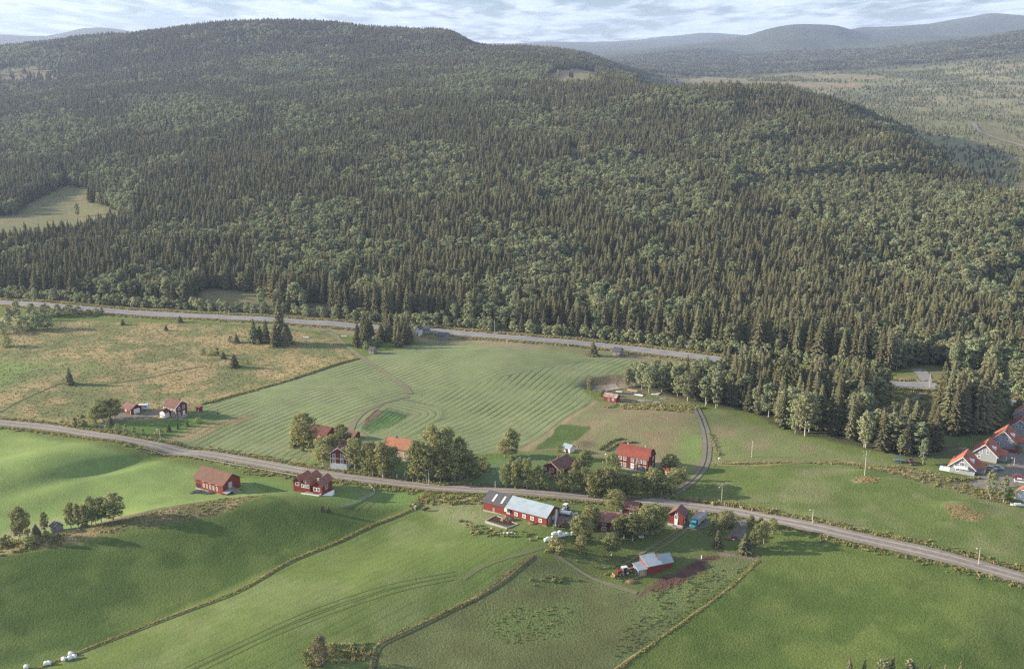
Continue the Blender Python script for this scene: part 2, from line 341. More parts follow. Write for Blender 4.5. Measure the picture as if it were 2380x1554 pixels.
# ------------------------------------------------------------------ land zones painted on the ground as what grows there, plus shade in the two lower fields
def PW(pts): return np.array([[*G(u, v)[:2]] for u, v in pts])
def inside(P, X, Y):
    r = np.zeros(X.shape, bool); n = len(P)
    for i in range(n):
        x0, y0 = P[i]; x1, y1 = P[(i + 1) % n]
        if y0 == y1: continue
        c = ((y0 > Y) != (y1 > Y)) & (X < (x1 - x0) * (Y - y0) / (y1 - y0) + x0); r ^= c
    return r
def dist_line(P, X, Y, closed=False):
    d = np.full(X.shape, 1e9); n = len(P)
    for i in range(n if closed else n - 1):
        a = P[i]; b = P[(i + 1) % n]; e = b - a; L = max(e @ e, 1e-9)
        t = np.clip(((X - a[0]) * e[0] + (Y - a[1]) * e[1]) / L, 0, 1)
        d = np.minimum(d, np.hypot(X - a[0] - t * e[0], Y - a[1] - t * e[1]))
    return d
def zone_mask(P, X, Y, soft, warp=1.0):
    m = np.zeros(X.shape); lo = P.min(0) - 3 * soft - 4; hi = P.max(0) + 3 * soft + 4
    k = np.where((X > lo[0]) & (X < hi[0]) & (Y > lo[1]) & (Y < hi[1]))[0]
    if not len(k): return m
    x = X[k] + warp * (vnoise(X[k] / 5, Y[k] / 5, 3) - 0.5) * 2; y = Y[k] + warp * (vnoise(X[k] / 5, Y[k] / 5, 4) - 0.5) * 2
    d = dist_line(P, x, y, True); s = np.where(inside(P, x, y), d, -d)
    m[k] = np.clip(0.5 + s / (2 * soft), 0, 1); return m
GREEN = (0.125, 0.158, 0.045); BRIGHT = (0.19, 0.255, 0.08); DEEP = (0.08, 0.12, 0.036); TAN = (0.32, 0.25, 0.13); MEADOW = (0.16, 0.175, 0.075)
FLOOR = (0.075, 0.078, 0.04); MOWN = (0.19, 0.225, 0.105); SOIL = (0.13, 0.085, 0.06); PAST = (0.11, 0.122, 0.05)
# (outline in photo positions, colour, second colour, share of the second, softness m, grain 0..1)
ZONES = [
 ([(-500,757),(-500,1010),(0,985),(180,990),(420,978),(480,935),(830,832),(775,780),(700,772),(400,750),(0,738)], MEADOW, TAN, 0.5, 2, 0.6),
 ([(-300,830),(0,835),(230,850),(120,880),(0,905),(-300,905)], (0.16,0.22,0.075), MEADOW, 0.3, 9, 0.5),
 ([(400,1035),(480,937),(650,890),(835,834),(880,820),(960,803),(1050,790),(1400,810),(1560,828),(1640,842),(1480,866),(1370,876),(1352,893),(1362,915),(1390,932),(1300,985),(1215,1042),(1120,1055),(960,1045),(890,1035),(800,1062),(650,1075),(560,1060)], MOWN, (0.2,0.225,0.115), 0.4, 0.8, 0.35),
 ([(400,1035),(560,1060),(650,1075),(770,1065),(770,1095),(640,1100),(440,1062)], BRIGHT, MEADOW, 0.4, 2, 0.4),
 ([(1390,934),(1450,935),(1560,940),(1622,958),(1640,1020),(1640,1085),(1570,1105),(1440,1075),(1340,1050),(1228,1046),(1300,985)], (0.185,0.185,0.09), (0.215,0.175,0.1), 0.4, 1.5, 0.5),
 ([(1210,1045),(1228,1048),(1312,985),(1395,932),(1385,930),(1300,983)], (0.26,0.21,0.13), None, 0, 1.0, 0.3),
 ([(1244,1044),(1300,986),(1368,990),(1372,995),(1316,1040)], (0.10,0.155,0.05), DEEP, 0.4, 0.5, 0.6),
 ([(1590,1010),(1640,1000),(1635,1070),(1575,1075)], (0.14,0.215,0.06), None, 0, 6, 0.3),
 ([(1622,958),(1680,950),(1760,985),(1900,1035),(2060,1070),(2190,1095),(2190,1110),(2060,1095),(1900,1078),(1655,1080)], (0.15,0.175,0.07), (0.19,0.17,0.095), 0.4, 2, 0.5),
 ([(1655,1080),(1900,1080),(1980,1078),(2100,1110),(2300,1150),(2700,1230),(2700,1430),(2380,1335),(2070,1255),(1800,1200),(1640,1165),(1540,1158),(1620,1110)], (0.11,0.145,0.043), MEADOW, 0.15, 1.5, 0.55),
 ([(1975,1115),(2010,1106),(2050,1113),(2030,1122),(1985,1121)], (0.28,0.20,0.10), TAN, 0.5, 0.6, 0.9),
 ([(2197,1172),(2250,1182),(2302,1195),(2270,1208),(2215,1206)], (0.26,0.20,0.095), (0.17,0.13,0.07), 0.5, 0.6, 0.9),
 ([(-500,985),(0,998),(230,1035),(450,1085),(640,1125),(600,1150),(500,1168),(250,1228),(0,1270),(-500,1300)], BRIGHT, (0.165,0.235,0.075), 0.4, 2.5, 0.3),
 ([(-100,1265),(60,1225),(200,1190),(230,1178),(200,1200),(60,1245),(-100,1290)], (0.26,0.245,0.15), BRIGHT, 0.4, 3, 0.6),
 ([(-500,1290),(0,1262),(150,1235),(260,1205),(400,1175),(520,1158),(620,1150),(540,1185),(430,1215),(260,1235),(150,1270),(0,1292),(-500,1330)], (0.25,0.2,0.105), (0.13,0.125,0.06), 0.55, 1.5, 0.9),
 ([(-500,1330),(0,1292),(200,1260),(430,1215),(540,1185),(640,1150),(680,1170),(780,1180),(900,1160),(960,1172),(800,1250),(500,1380),(60,1560),(-500,1800)], (0.06,0.095,0.025), (0.092,0.128,0.036), 0.5, 1.5, 0.45),  # lower left field: shade of the slope is put into its dark green
 ([(560,1110),(700,1120),(860,1128),(1000,1150),(965,1178),(860,1180),(760,1170),(640,1150)], (0.135,0.2,0.058), MEADOW, 0.2, 3, 0.4),
 ([(970,1180),(1020,1160),(1140,1180),(1260,1225),(1400,1250),(1240,1288),(1100,1385),(880,1490),(850,1700),(-300,2000),(60,1562),(500,1382),(800,1252)], (0.12,0.162,0.046), (0.15,0.185,0.066), 0.35, 1.2, 0.3),
 ([(985,1175),(1130,1170),(1140,1210),(1080,1225),(1040,1210)], (0.235,0.225,0.12), (0.17,0.2,0.085), 0.4, 3.5, 0.5),
 ([(1000,1153),(1150,1155),(1140,1170),(985,1172)], (0.2,0.2,0.095), TAN, 0.3, 2, 0.9),
 ([(1235,1288),(1330,1315),(1480,1370),(1640,1300),(1762,1300),(1420,1560),(1300,1800),(700,1800),(870,1520),(880,1490),(1100,1385)], PAST, (0.125,0.145,0.06), 0.45, 1.0, 0.5),
 ([(1220,1345),(1300,1335),(1340,1350),(1300,1358),(1230,1362)], (0.13,0.17,0.06), None, 0, 3, 1.0),
 ([(1120,1425),(1200,1410),(1340,1405),(1350,1440),(1290,1480),(1180,1500),(1130,1480)], (0.12,0.155,0.055), PAST, 0.4, 4, 1.0),
 ([(1500,1370),(1640,1330),(1700,1340),(1560,1440),(1480,1420)], (0.13,0.165,0.06), None, 0, 4, 1.0),
 ([(1762,1300),(1420,1560),(1300,1800),(2900,1900),(2900,1500),(2380,1362),(2070,1280),(1800,1235)], (0.075,0.112,0.028), (0.108,0.142,0.04), 0.5, 1.0, 0.5),  # lower right field, its green darkened to stand in for shade
 ([(1270,1280),(1330,1225),(1400,1190),(1560,1195),(1700,1190),(1800,1232),(1765,1300),(1640,1298),(1600,1340),(1490,1372),(1330,1310)], (0.092,0.125,0.038), (0.115,0.14,0.048), 0.4, 1.5, 0.5),
 ([(1475,1383),(1530,1350),(1600,1310),(1660,1285),(1690,1282),(1640,1310),(1640,1325),(1600,1345),(1545,1370)], SOIL, (0.10,0.05,0.045), 0.5, 0.8, 0.9),
 ([(1655,1286),(1680,1278),(1765,1298),(1762,1306),(1690,1290)], (0.19,0.15,0.12), None, 0, 0.6, 0.6),
 ([(170,985),(420,978),(480,960),(530,965),(500,985),(440,1000),(370,1030),(220,998)], (0.10,0.165,0.045), None, 0, 2, 0.3),
 ([(360,1024),(470,985),(560,965),(600,960),(540,990),(420,1028)], (0.27,0.22,0.12), (0.15,0.18,0.07), 0.4, 2, 0.8),
 ([(640,1090),(780,1065),(830,1060),(1100,1060),(1200,1050),(1260,1050),(1400,1075),(1600,1100),(1590,1130),(1530,1160),(1400,1160),(1100,1130),(800,1100)], (0.105,0.16,0.045), (0.125,0.16,0.06), 0.4, 2, 0.4),
 ([(1095,1135),(1140,1080),(1215,1055),(1260,1060),(1200,1090),(1180,1145)], (0.12,0.17,0.08), None, 0, 1.5, 0.3),
 ([(842,992),(850,975),(872,952),(900,955),(870,975)], (0.17,0.12,0.085), SOIL, 0.4, 0.5, 0.6),
 ([(842,994),(900,952),(955,962),(900,992),(862,1008)], (0.105,0.175,0.06), (0.07,0.12,0.045), 0.3, 0.5, 0.8),
 ([(1352,890),(1365,874),(1440,872),(1500,880),(1470,905),(1400,912),(1362,905)], (0.19,0.16,0.11), (0.10,0.085,0.055), 0.6, 1.0, 0.9),
 ([(1395,925),(1480,900),(1620,935),(1560,945),(1450,938)], (0.21,0.18,0.11), (0.13,0.15,0.06), 0.5, 1.5, 0.9),
 ([(200,720),(1640,852),(1600,835),(1000,785),(600,745)], (0.2,0.2,0.1), (0.25,0.21,0.13), 0.5, 2, 0.7),
 ([(2180,1110),(2260,1105),(2330,1120),(2420,1170),(2600,1230),(2600,1060),(2350,1040),(2250,1010),(2150,1020)], (0.095,0.135,0.045), (0.13,0.12,0.07), 0.4, 2, 0.6),
 ([(1980,1085),(2100,1082),(2200,1105),(2330,1150),(2420,1180),(2300,1165),(2130,1118)], (0.2,0.175,0.095), (0.13,0.13,0.06), 0.5, 1.5, 0.9),
 ([(2030,920),(2210,900),(2230,960),(2160,985),(2080,980),(2040,955)], (0.115,0.125,0.06), (0.22,0.19,0.10), 0.35, 2, 0.9),
]
# openings in the forest, seen as pale bog or pasture
CLEARINGS = [
 [(-300,520),(30,500),(80,465),(150,432),(215,438),(205,468),(275,492),(285,520),(200,552),(60,572),(-300,620)],
 [(440,694),(480,670),(590,678),(650,700),(640,722),(440,712)],
 [(-200,165),(0,160),(60,150),(150,165),(130,196),(0,202),(-200,204)],
 [(300,180),(345,178),(340,190),(310,196)],
 [(1275,174),(1320,160),(1385,166),(1385,200),(1300,206),(1265,190)],
 [(1322,340),(1346,342),(1343,392),(1322,392)],
 [(1300,425),(1335,420),(1330,445),(1305,440)],
 [(1500,180),(1640,178),(1760,190),(1900,192),(2000,196),(2010,206),(1850,206),(1700,200),(1560,192)],
 [(1770,178),(1900,172),(2050,178),(2060,186),(1900,188)],
 [(1790,232),(1830,233),(1825,240),(1795,239)],
 [(2060,932),(2060,900),(2075,880),(2150,850),(2200,860),(2240,895),(2230,950),(2150,985),(2050,960)],
 [(2260,285),(2310,280),(2340,310),(2380,330),(2500,350),(2500,380),(2380,350),(2300,330),(2270,310)],
 [(700,712),(840,708),(850,722),(720,728)],
]
MARSH = [[(1440,172),(1900,168),(2380,190),(2600,220),(2600,480),(2380,470),(2240,420),(2160,350),(2100,290),(1950,235),(1800,212),(1600,195),(1450,182)]]
BIRCHY = [ # outlines of broadleaved stands on the hillside
 [(1330,400),(1450,360),(1600,420),(1680,470),(1650,560),(1500,560),(1380,520)],
 [(1180,430),(1330,380),(1400,470),(1290,500)],
 [(560,140),(700,130),(760,170),(640,190),(560,175)],
 [(1050,165),(1200,160),(1330,175),(1280,205),(1080,200)],
 [(520,95),(600,90),(640,110),(560,118)],
 [(300,240),(480,230),(600,290),(480,320),(300,310)],
 [(640,260),(760,270),(730,330),(640,320)],
 [(1700,340),(2000,370),(2380,470),(2380,760),(2150,700),(1950,620),(1850,520),(1700,420)],
 [(860,420),(1060,400),(1150,470),(1000,500),(880,480)],
 [(0,290),(150,270),(260,330),(120,380),(0,360)],
 [(200,400),(330,420),(300,470),(220,455)],
 [(-100,110),(60,115),(160,150),(60,155),(-100,150)],
]
CLEARW = [PW(p) for p in CLEARINGS]; MARSHW = [PW(p) for p in MARSH]; BIRCHW = [PW(p) for p in BIRCHY]
ROAD_HW = [(-500,675),(-200,690),(0,703),(200,718),(500,736),(820,757),(1000,768),(1200,785),(1400,803),(1560,822),(1650,833),(1780,852),(1950,878),(2080,893),(2150,896),(2210,905),(2300,925),(2500,975)]
HW = PW(ROAD_HW)
FOREST_N = np.vstack([PW([(-700,668),(-500,672),(-200,684),(0,694),(200,706),(500,724),(820,745),(1000,757),(1200,773),(1400,790),(1560,808),(1650,820),(1780,835),(1950,856),(2060,868),(2110,852),(2190,848),(2225,890),(2300,912),(2500,962),(2700,1010)]), [[4000, 900], [9000, 9000], [0, 20000], [-9000, 9000]]])
WOOD_R = PW([(1455,905),(1490,888),(1600,888),(1655,878),(1700,866),(1780,864),(1950,882),(2040,892),(2068,905),(2055,945),(2020,985),(2040,1008),(2100,1018),(2180,1030),(2186,1046),(2140,1064),(2120,1068),(2060,1052),(1960,1030),(1860,1012),(1790,985),(1750,960),(1690,948),(1640,940),(1600,930),(1540,915),(1500,900)])
WOOD_R2 = PW([(2215,960),(2218,922),(2300,938),(2500,982),(2600,1010),(2500,1000),(2370,962),(2320,985),(2290,1008),(2215,1012),(2165,1002),(2178,985)])

def chaikin(P, k=3):
    for _ in range(k):
        Q = [P[0]]
        for i in range(len(P) - 1): Q += [P[i] * .75 + P[i + 1] * .25, P[i] * .25 + P[i + 1] * .75]
        P = np.array(Q + [P[-1]])
    return P
def build_ground():
    a = np.linspace(-0.66, 0.66, 1060)
    vs = np.arange(2350, 705, -2.7); t = (777 - vs) / FPX; ys = -CAMZ / (-SP + t * CP) * (CP + t * SP)
    ys = np.concatenate([[30, 60, 85], ys[(ys > 95) & (ys < 665)], np.geomspace(668, 3600, 330), np.geomspace(3650, 16300, 150)])
    A, Yg = np.meshgrid(a, ys); X = (A * (Yg + 40 * np.exp(-Yg / 300))).ravel(); Y = Yg.ravel(); Z = H(X, Y)
    n = len(X); col = np.zeros((n, 3)); col[:] = GREEN
    grain = np.full(n, 0.4)
    n1 = fbm(X / 22, Y / 22, 31, 4); n2 = fbm(X / 7, Y / 7, 41, 3); n3 = fbm(X / 120, Y / 120, 51, 3)
    def paint(m, c, c2=None, share=0, g=None):
        nonlocal col, grain
        cc = np.array(c)[None, :] * np.ones((n, 1))
        if c2 is not None and share > 0:
            q = 0.45 * n1 + 0.4 * n2 + 0.15 * n3; w = np.clip((q - (0.5 - (share - 0.5) * 0.25)) / 0.14 + 0.5, 0, 1)[:, None]
            cc = cc * (1 - w) + np.array(c2)[None, :] * w
        col = col * (1 - m[:, None]) + cc * m[:, None]
        if g is not None: grain = grain * (1 - m) + g * m
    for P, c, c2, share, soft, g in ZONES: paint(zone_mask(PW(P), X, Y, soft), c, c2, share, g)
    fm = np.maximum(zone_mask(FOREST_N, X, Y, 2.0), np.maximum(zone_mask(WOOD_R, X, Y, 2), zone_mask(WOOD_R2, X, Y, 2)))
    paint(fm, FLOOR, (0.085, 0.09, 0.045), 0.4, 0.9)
    hwd = dist_line(HW, X, Y); paint(np.clip((13 - hwd) / 5, 0, 1) * np.clip((hwd - 3) / 1, 0, 1), (0.19, 0.185, 0.09), (0.27, 0.21, 0.12), 0.5, 0.8)
    _uu = 1190 + FPX * X / (Y * CP + CAMZ * SP); mq = np.clip((_uu - 1480) / 60, 0, 1) * np.clip((Y - 1720) / 120, 0, 1) * np.clip((4100 - Y) / 500, 0, 1)
    paint(mq, (0.19, 0.20, 0.105), (0.24, 0.19, 0.12), 0.28, 0.9)
    for P in MARSHW: paint(zone_mask(P, X, Y, 30, 8), (0.19, 0.20, 0.105), (0.27, 0.21, 0.13), 0.28, 0.9)
    for i, P in enumerate(CLEARW):
        paint(zone_mask(P, X, Y, 8 if i not in (10,) else 2, 4), [(0.19, 0.17, 0.09), (0.21, 0.185, 0.1)][i % 2] if i not in (2, 4, 7, 8, 9) else ((0.17, 0.13, 0.085) if i == 2 else (0.25, 0.19, 0.125)), (0.16, 0.165, 0.08), 0.5, 0.8)
    fl = zone_mask(PW([(-300,430),(2900,430),(2900,120),(-300,120)]), X, Y, 50) * 0
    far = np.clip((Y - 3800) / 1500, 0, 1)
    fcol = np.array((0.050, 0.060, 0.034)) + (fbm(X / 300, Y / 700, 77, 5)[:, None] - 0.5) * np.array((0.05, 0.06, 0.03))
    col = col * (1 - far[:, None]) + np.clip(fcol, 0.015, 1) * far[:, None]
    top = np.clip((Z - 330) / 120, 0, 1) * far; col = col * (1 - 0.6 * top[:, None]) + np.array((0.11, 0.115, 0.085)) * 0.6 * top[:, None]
    col *= (0.9 + 0.2 * n3)[:, None]
    # rows: distance to the edge each piece was mown along
    SM = lambda P, k=3: chaikin(P, k)
    LA = SM(PW([(330,1000),(480,935),(835,832),(960,800),(1200,770)])); LB = SM(PW([(980,1110),(1215,1044),(1300,985),(1375,935),(1425,888),(1500,845)]), 5)
    LC = PW([(800,1062),(815,1003),(850,955),(893,935),(948,920),(1150,880),(1250,845),(1420,812)])
    LG = PW([(845,1000),(862,1012),(900,996),(960,962),(905,948)])
    near = np.where((Y > 300) & (Y < 720))[0]; x, y = X[near], Y[near]
    da = dist_line(LA, x, y); db = dist_line(LB, x, y); dg = dist_line(LG, x, y, True)
    rowd = np.zeros(n); rowm = np.zeros(n); up = np.zeros(n)
    PA = PW([(400,1035),(480,937),(835,834),(960,803),(1120,792),(1400,812),(1380,835),(1150,878),(948,922),(893,937),(850,957),(815,1005),(800,1060),(560,1060)])
    mA = zone_mask(PA, x, y, 2.0, 0)
    r = np.where(mA > 0.5, da, np.where(dg < 14, dg, db)); rowd[near] = r
    mm = zone_mask(PW(ZONES[2][0]), x, y, 1.2, 0)
    seam = np.clip(np.abs(mA - 0.5) * 2, 0, 1); rowm[near] = mm * (0.35 + 0.65 * seam)
    # fainter drill rows and tractor lines in the other fields
    MIDP = PW(ZONES[17][0]); mMid = zone_mask(MIDP, X, Y, 3, 0)
    LM = PW([(60,1562),(500,1382),(800,1252),(970,1180)]); dm = np.zeros(n); k = mMid > 0; dm[k] = dist_line(LM, X[k], Y[k])
    rowd = np.where(mMid > 0.5, dm, rowd); rowm = np.maximum(rowm, 0.26 * mMid)
    for zi, LL in ((15, [(60,1562),(500,1382),(800,1252),(970,1180)]), (24, [(1400,1580),(1530,1485),(1670,1385),(1762,1302)])):
        mz = zone_mask(PW(ZONES[zi][0]), X, Y, 3, 0); kz = mz > 0; dz = np.zeros(n); dz[kz] = dist_line(PW(LL), X[kz], Y[kz])
        rowd = np.where(mz > 0.5, dz, rowd); rowm = np.maximum(rowm * (1 - mz), 0.07 * mz)
    GP = PW(ZONES[32][0] if len(ZONES) > 32 else ZONES[2][0]); 
    for P in (PW([(842,994),(900,952),(955,962),(900,992),(862,1008)]),):
        mg = zone_mask(P, X, Y, 0.5, 0); L0 = PW([(842,994),(900,952)]); kk = mg > 0; d = np.zeros(n); d[kk] = dist_line(L0, X[kk], Y[kk]) * 1.6
        rowd = np.where(mg > 0.5, d, rowd); rowm = np.maximum(rowm * (1 - mg), mg * 1.0)
    nr, nc = Yg.shape; idx = np.arange(n).reshape(nr, nc)
    q = np.stack([idx[:-1, :-1], idx[:-1, 1:], idx[1:, 1:], idx[1:, :-1]], -1).reshape(-1, 4)
    me = bpy.data.meshes.new('ground'); me.vertices.add(n); me.vertices.foreach_set('co', np.stack([X, Y, Z], 1).astype(np.float32).ravel())
    me.loops.add(q.size); me.loops.foreach_set('vertex_index', q.ravel().astype(np.int32)); me.polygons.add(len(q))
    me.polygons.foreach_set('loop_start', (np.arange(len(q)) * 4).astype(np.int32))
    me.polygons.foreach_set('use_smooth', np.ones(len(q), bool)); me.update(calc_edges=True)
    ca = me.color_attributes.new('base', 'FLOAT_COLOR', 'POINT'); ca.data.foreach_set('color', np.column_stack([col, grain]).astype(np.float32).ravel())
    for nm, arr in (('rowd', rowd), ('rowm', rowm)):
        at = me.attributes.new(nm, 'FLOAT', 'POINT'); at.data.foreach_set('value', arr.astype(np.float32))
    m = bpy.data.materials.new('land'); m.use_nodes = True; nn = m.node_tree.nodes; l = m.node_tree.links
    b = nn['Principled BSDF']; b.inputs['Roughness'].default_value = 0.95; b.inputs['Specular IOR Level'].default_value = 0.1
    at = nn.new('ShaderNodeAttribute'); at.attribute_name = 'base'
    ge = nn.new('ShaderNodeNewGeometry')
    def noise(sc, det, stretch=None):
        t = nn.new('ShaderNodeTexNoise'); t.inputs['Scale'].default_value = sc; t.inputs['Detail'].default_value = det; t.inputs['Roughness'].default_value = 0.6
        l.new(ge.outputs['Position'], t.inputs['Vector']); return t.outputs[0]
    def mth(op, a, b_=None):
        x_ = nn.new('ShaderNodeMath'); x_.operation = op
        for i, w in enumerate((a, b_)):
            if w is None: continue
            if isinstance(w, (int, float)): x_.inputs[i].default_value = w
            else: l.new(w, x_.inputs[i])
        return x_.outputs[0]
    fine = noise(1.7, 4); mid = noise(0.12, 4)
    g = at.outputs['Alpha']
    # value wobble: fine grain grows with the tussock mask
    dv = mth('MULTIPLY', mth('SUBTRACT', fine, 0.5), mth('ADD', mth('MULTIPLY', g, 2.0), 0.35))
    dm_ = mth('MULTIPLY', mth('SUBTRACT', mid, 0.5), 0.55)
    val = mth('ADD', mth('ADD', dv, dm_), 1.0)
    rd = nn.new('ShaderNodeAttribute'); rd.attribute_name = 'rowd'; rm = nn.new('ShaderNodeAttribute'); rm.attribute_name = 'rowm'
    ph = mth('ADD', mth('MULTIPLY', rd.outputs['Fac'], 2 * math.pi / 3.2), mth('MULTIPLY', noise(0.04, 3), 1.3))
    sn = mth('MULTIPLY', mth('MAXIMUM', mth('SUBTRACT', mth('SINE', ph), 0.1), 0.0), -1.7); rowv = mth('MULTIPLY', mth('MULTIPLY', sn, rm.outputs['Fac']), mth('ADD', mth('MULTIPLY', fine, 0.7), 0.0))
    brk = mth('MAXIMUM', mth('MULTIPLY', mth('SUBTRACT', noise(0.035, 3), 0.3), 2.6), 0.15)
    rowv = mth('MULTIPLY', rowv, brk)
    val = mth('MAXIMUM', mth('ADD', val, mth('MULTIPLY', rowv, 0.85)), 0.15)
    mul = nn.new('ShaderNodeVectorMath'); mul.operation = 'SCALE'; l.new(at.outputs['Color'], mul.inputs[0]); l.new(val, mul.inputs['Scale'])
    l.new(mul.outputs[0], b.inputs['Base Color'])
    hgt = mth('ADD', mth('MULTIPLY', fine, mth('ADD', mth('MULTIPLY', g, 0.75), 0.02)), mth('MULTIPLY', rowv, 0.4))
    bp = nn.new('ShaderNodeBump'); bp.inputs['Strength'].default_value = 0.75; bp.inputs['Distance'].default_value = 1.0
    l.new(hgt, bp.inputs['Height']); l.new(bp.outputs[0], b.inputs['Normal'])
    me.materials.append(m); o = bpy.data.objects.new('ground', me); COL.objects.link(o); tag(o, kind='structure')
build_ground()
# ------------------------------------------------------------------ roads, tracks and drives laid over the ground
def smooth_line(P, step=2.0):
    P = [np.array(p, float) for p in P]; out = []
    for i in range(len(P) - 1):
        p0 = P[max(i - 1, 0)]; p1 = P[i]; p2 = P[i + 1]; p3 = P[min(i + 2, len(P) - 1)]
        n = max(2, int(np.linalg.norm(p2 - p1) / step))
        for k in range(n):
            t = k / n; out.append(0.5 * ((2 * p1) + (-p0 + p2) * t + (2 * p0 - 5 * p1 + 4 * p2 - p3) * t * t + (-p0 + 3 * p1 - 3 * p2 + p3) * t**3))
    out.append(P[-1]); return np.array(out)
def ribbon(name, px, width, material, off=0.10, kind='structure', shift=0.0, world=None, step=2.0, wob=0.12, hump=0.0, cols=5, label=None, cat=None):
    L = smooth_line(PW(px) if world is None else world, step); d = np.gradient(L, axis=0); d /= np.linalg.norm(d, axis=1)[:, None] + 1e-9
    nrm = np.stack([-d[:, 1], d[:, 0]], 1); m = MB(); k = len(L)
    for i in range(k):
        w = width * (1 + wob * (vnoise(i * 0.31, 3.3, 8) - 0.5) * 2)
        for j in range(cols):
            s = (j / (cols - 1) - 0.5) * w + shift; p = L[i] + nrm[i] * s
            q = 1 - (2 * j / (cols - 1) - 1) ** 2
            m.v.append((p[0], p[1], float(H(p[0], p[1])) + off + hump * q * (0.6 + 0.8 * vnoise(i * 0.9, j * 1.7, 5))))
    for i in range(k - 1):
        for j in range(cols - 1):
            a = i * cols + j; m.f.append((a, a + 1, a + cols + 1, a + cols))
    o = m.build(name, material, smooth=True); return tag(o, label, cat, kind=kind)
FARMROAD = [(-400,955),(-150,968),(0,982),(100,992),(230,1011),(360,1034),(500,1058),(640,1083),(760,1103),(900,1120),(1050,1134),(1150,1140),(1300,1150),(1430,1160),(1560,1170),(1700,1187),(1800,1207),(1950,1238),(2070,1265),(2200,1295),(2300,1322),(2400,1350),(2600,1410)]
ribbon('farm_road', FARMROAD, 6.4, M_road, 0.14, cols=9)
for s in (-1.35, 1.35): ribbon('wheel_track', FARMROAD, 0.95, M_rut, 0.19, shift=s, cols=3, wob=0.35)
ribbon('highway', ROAD_HW, 9.5, M_asph, 0.26, wob=0.0, step=6)
HWL = smooth_line(HW, 2.0)
def dashes():
    m = MB(); d = np.gradient(HWL, axis=0); d /= np.linalg.norm(d, axis=1)[:, None]; n = np.stack([-d[:, 1], d[:, 0]], 1)
    for i in range(0, len(HWL) - 3, 6):
        a, b = HWL[i], HWL[i + 2]; q = [a - n[i] * .09, a + n[i] * .09, b + n[i + 2] * .09, b - n[i + 2] * .09]
        m.add([(p[0], p[1], float(H(p[0], p[1])) + 0.28) for p in q], [(0, 3, 2, 1)])
    for s in (-4.0, 4.0):
        for i in range(0, len(HWL) - 3, 3):
            a, b = HWL[i], HWL[min(i + 3, len(HWL) - 1)]; j = min(i + 3, len(HWL) - 1); q = [a + n[i] * (s - .08), a + n[i] * (s + .08), b + n[j] * (s + .08), b + n[j] * (s - .08)]
            m.add([(p[0], p[1], float(H(p[0], p[1])) + 0.28) for p in q], [(0, 3, 2, 1)])
    tag(m.build('road_marking', M_mark), kind='structure')
dashes()
ribbon('side_road', [(2148,894),(2150,880),(2142,866),(2125,858)], 6, M_asph, 0.24, wob=0.05)
ribbon('footpath', [(2205,905),(2170,903),(2135,920),(2105,938),(2070,948),(2030,950)], 3.2, M_drive, 0.24, wob=0.1)
ribbon('forest_road', [(2262,287),(2275,305),(2310,320),(2350,332),(2420,350),(2500,365)], 9, M_road, 0.8, wob=0.1, step=12)
ribbon('farm_track', [(748,762),(778,780),(815,812),(850,838),(880,856),(915,880),(940,897),(953,915)], 3.0, M_track, 0.12, wob=0.3)
ribbon('farm_track', [(948,920),(893,936),(850,955),(826,978),(814,1003),(812,1020)], 2.4, M_track, 0.11, wob=0.3)
for s in (-0.95, 0.95):
    ribbon('field_drive', [(1530,1166),(1560,1150),(1600,1124),(1632,1092),(1643,1060),(1644,1025),(1636,990),(1624,960),(1616,940)], 1.3, M_drive, 0.14, shift=s, wob=0.25, cols=3)
for s in (-1.1, 1.1):
    ribbon('yard_track', [(1590,1228),(1560,1250),(1520,1275),(1480,1300),(1450,1318)], 0.8, M_track, 0.12, shift=s, wob=0.4, cols=3)
ribbon('cattle_path', [(1290,1290),(1330,1315),(1380,1345),(1430,1362),(1480,1378)], 1.5, M_track, 0.12, wob=0.4)
ribbon('field_track', [(1075,1345),(1120,1318),(1180,1296),(1240,1278),(1290,1266)], 1.3, mat('trodden_grass', (0.16, 0.165, 0.075), 0.95), 0.07, wob=0.6)
def patch(name, px, material, off=0.12, sub=8):
    P = PW(px); c = P.mean(0); m = MB(); n = len(P); k = sub
    for r in range(k + 1):
        for i in range(n * 4):
            a = P[i // 4]; b = P[(i // 4 + 1) % n]; p = a + (b - a) * (i % 4) / 4; q = c + (p - c) * r / k; m.v.append((q[0], q[1], float(H(q[0], q[1])) + off))
    N = n * 4
    for r in range(k):
        for i in range(N): m.f.append((r * N + i, (r + 1) * N + i, (r + 1) * N + (i + 1) % N, r * N + (i + 1) % N))
    bm_me = m.mesh(name, material, True); o = bpy.data.objects.new(name, bm_me); COL.objects.link(o); return tag(o, kind='structure')
patch('driveway', [(213,998),(240,985),(262,968),(285,958),(330,955),(368,959),(378,966),(330,970),(285,978),(240,994),(222,1000)], M_drive)
patch('driveway', [(755,1098),(720,1090),(735,1082),(775,1080),(770,1090),(800,1098),(795,1105)], M_drive)
patch('driveway', [(1295,1190),(1330,1190),(1360,1200),(1330,1222),(1300,1222),(1280,1210)], M_drive)
patch('driveway', [(1600,1218),(1640,1204),(1660,1210),(1650,1222),(1620,1232),(1590,1228)], M_drive)
patch('driveway', [(1705,1202),(1740,1206),(1736,1232),(1722,1255),(1688,1252),(1702,1230)], M_drive)
patch('driveway', [(1335,1160),(1345,1145),(1362,1140),(1372,1150),(1368,1164)], M_drive)
patch('driveway', [(2215,1118),(2280,1105),(2330,1095),(2350,1065),(2330,1045),(2400,1040),(2480,1060),(2480,1130),(2390,1128),(2345,1132),(2310,1142),(2270,1132)], M_drive)
patch('gravel_pit', [(1368,900),(1392,896),(1430,892),(1448,903),(1405,912),(1378,908)], M_drive, 0.3)
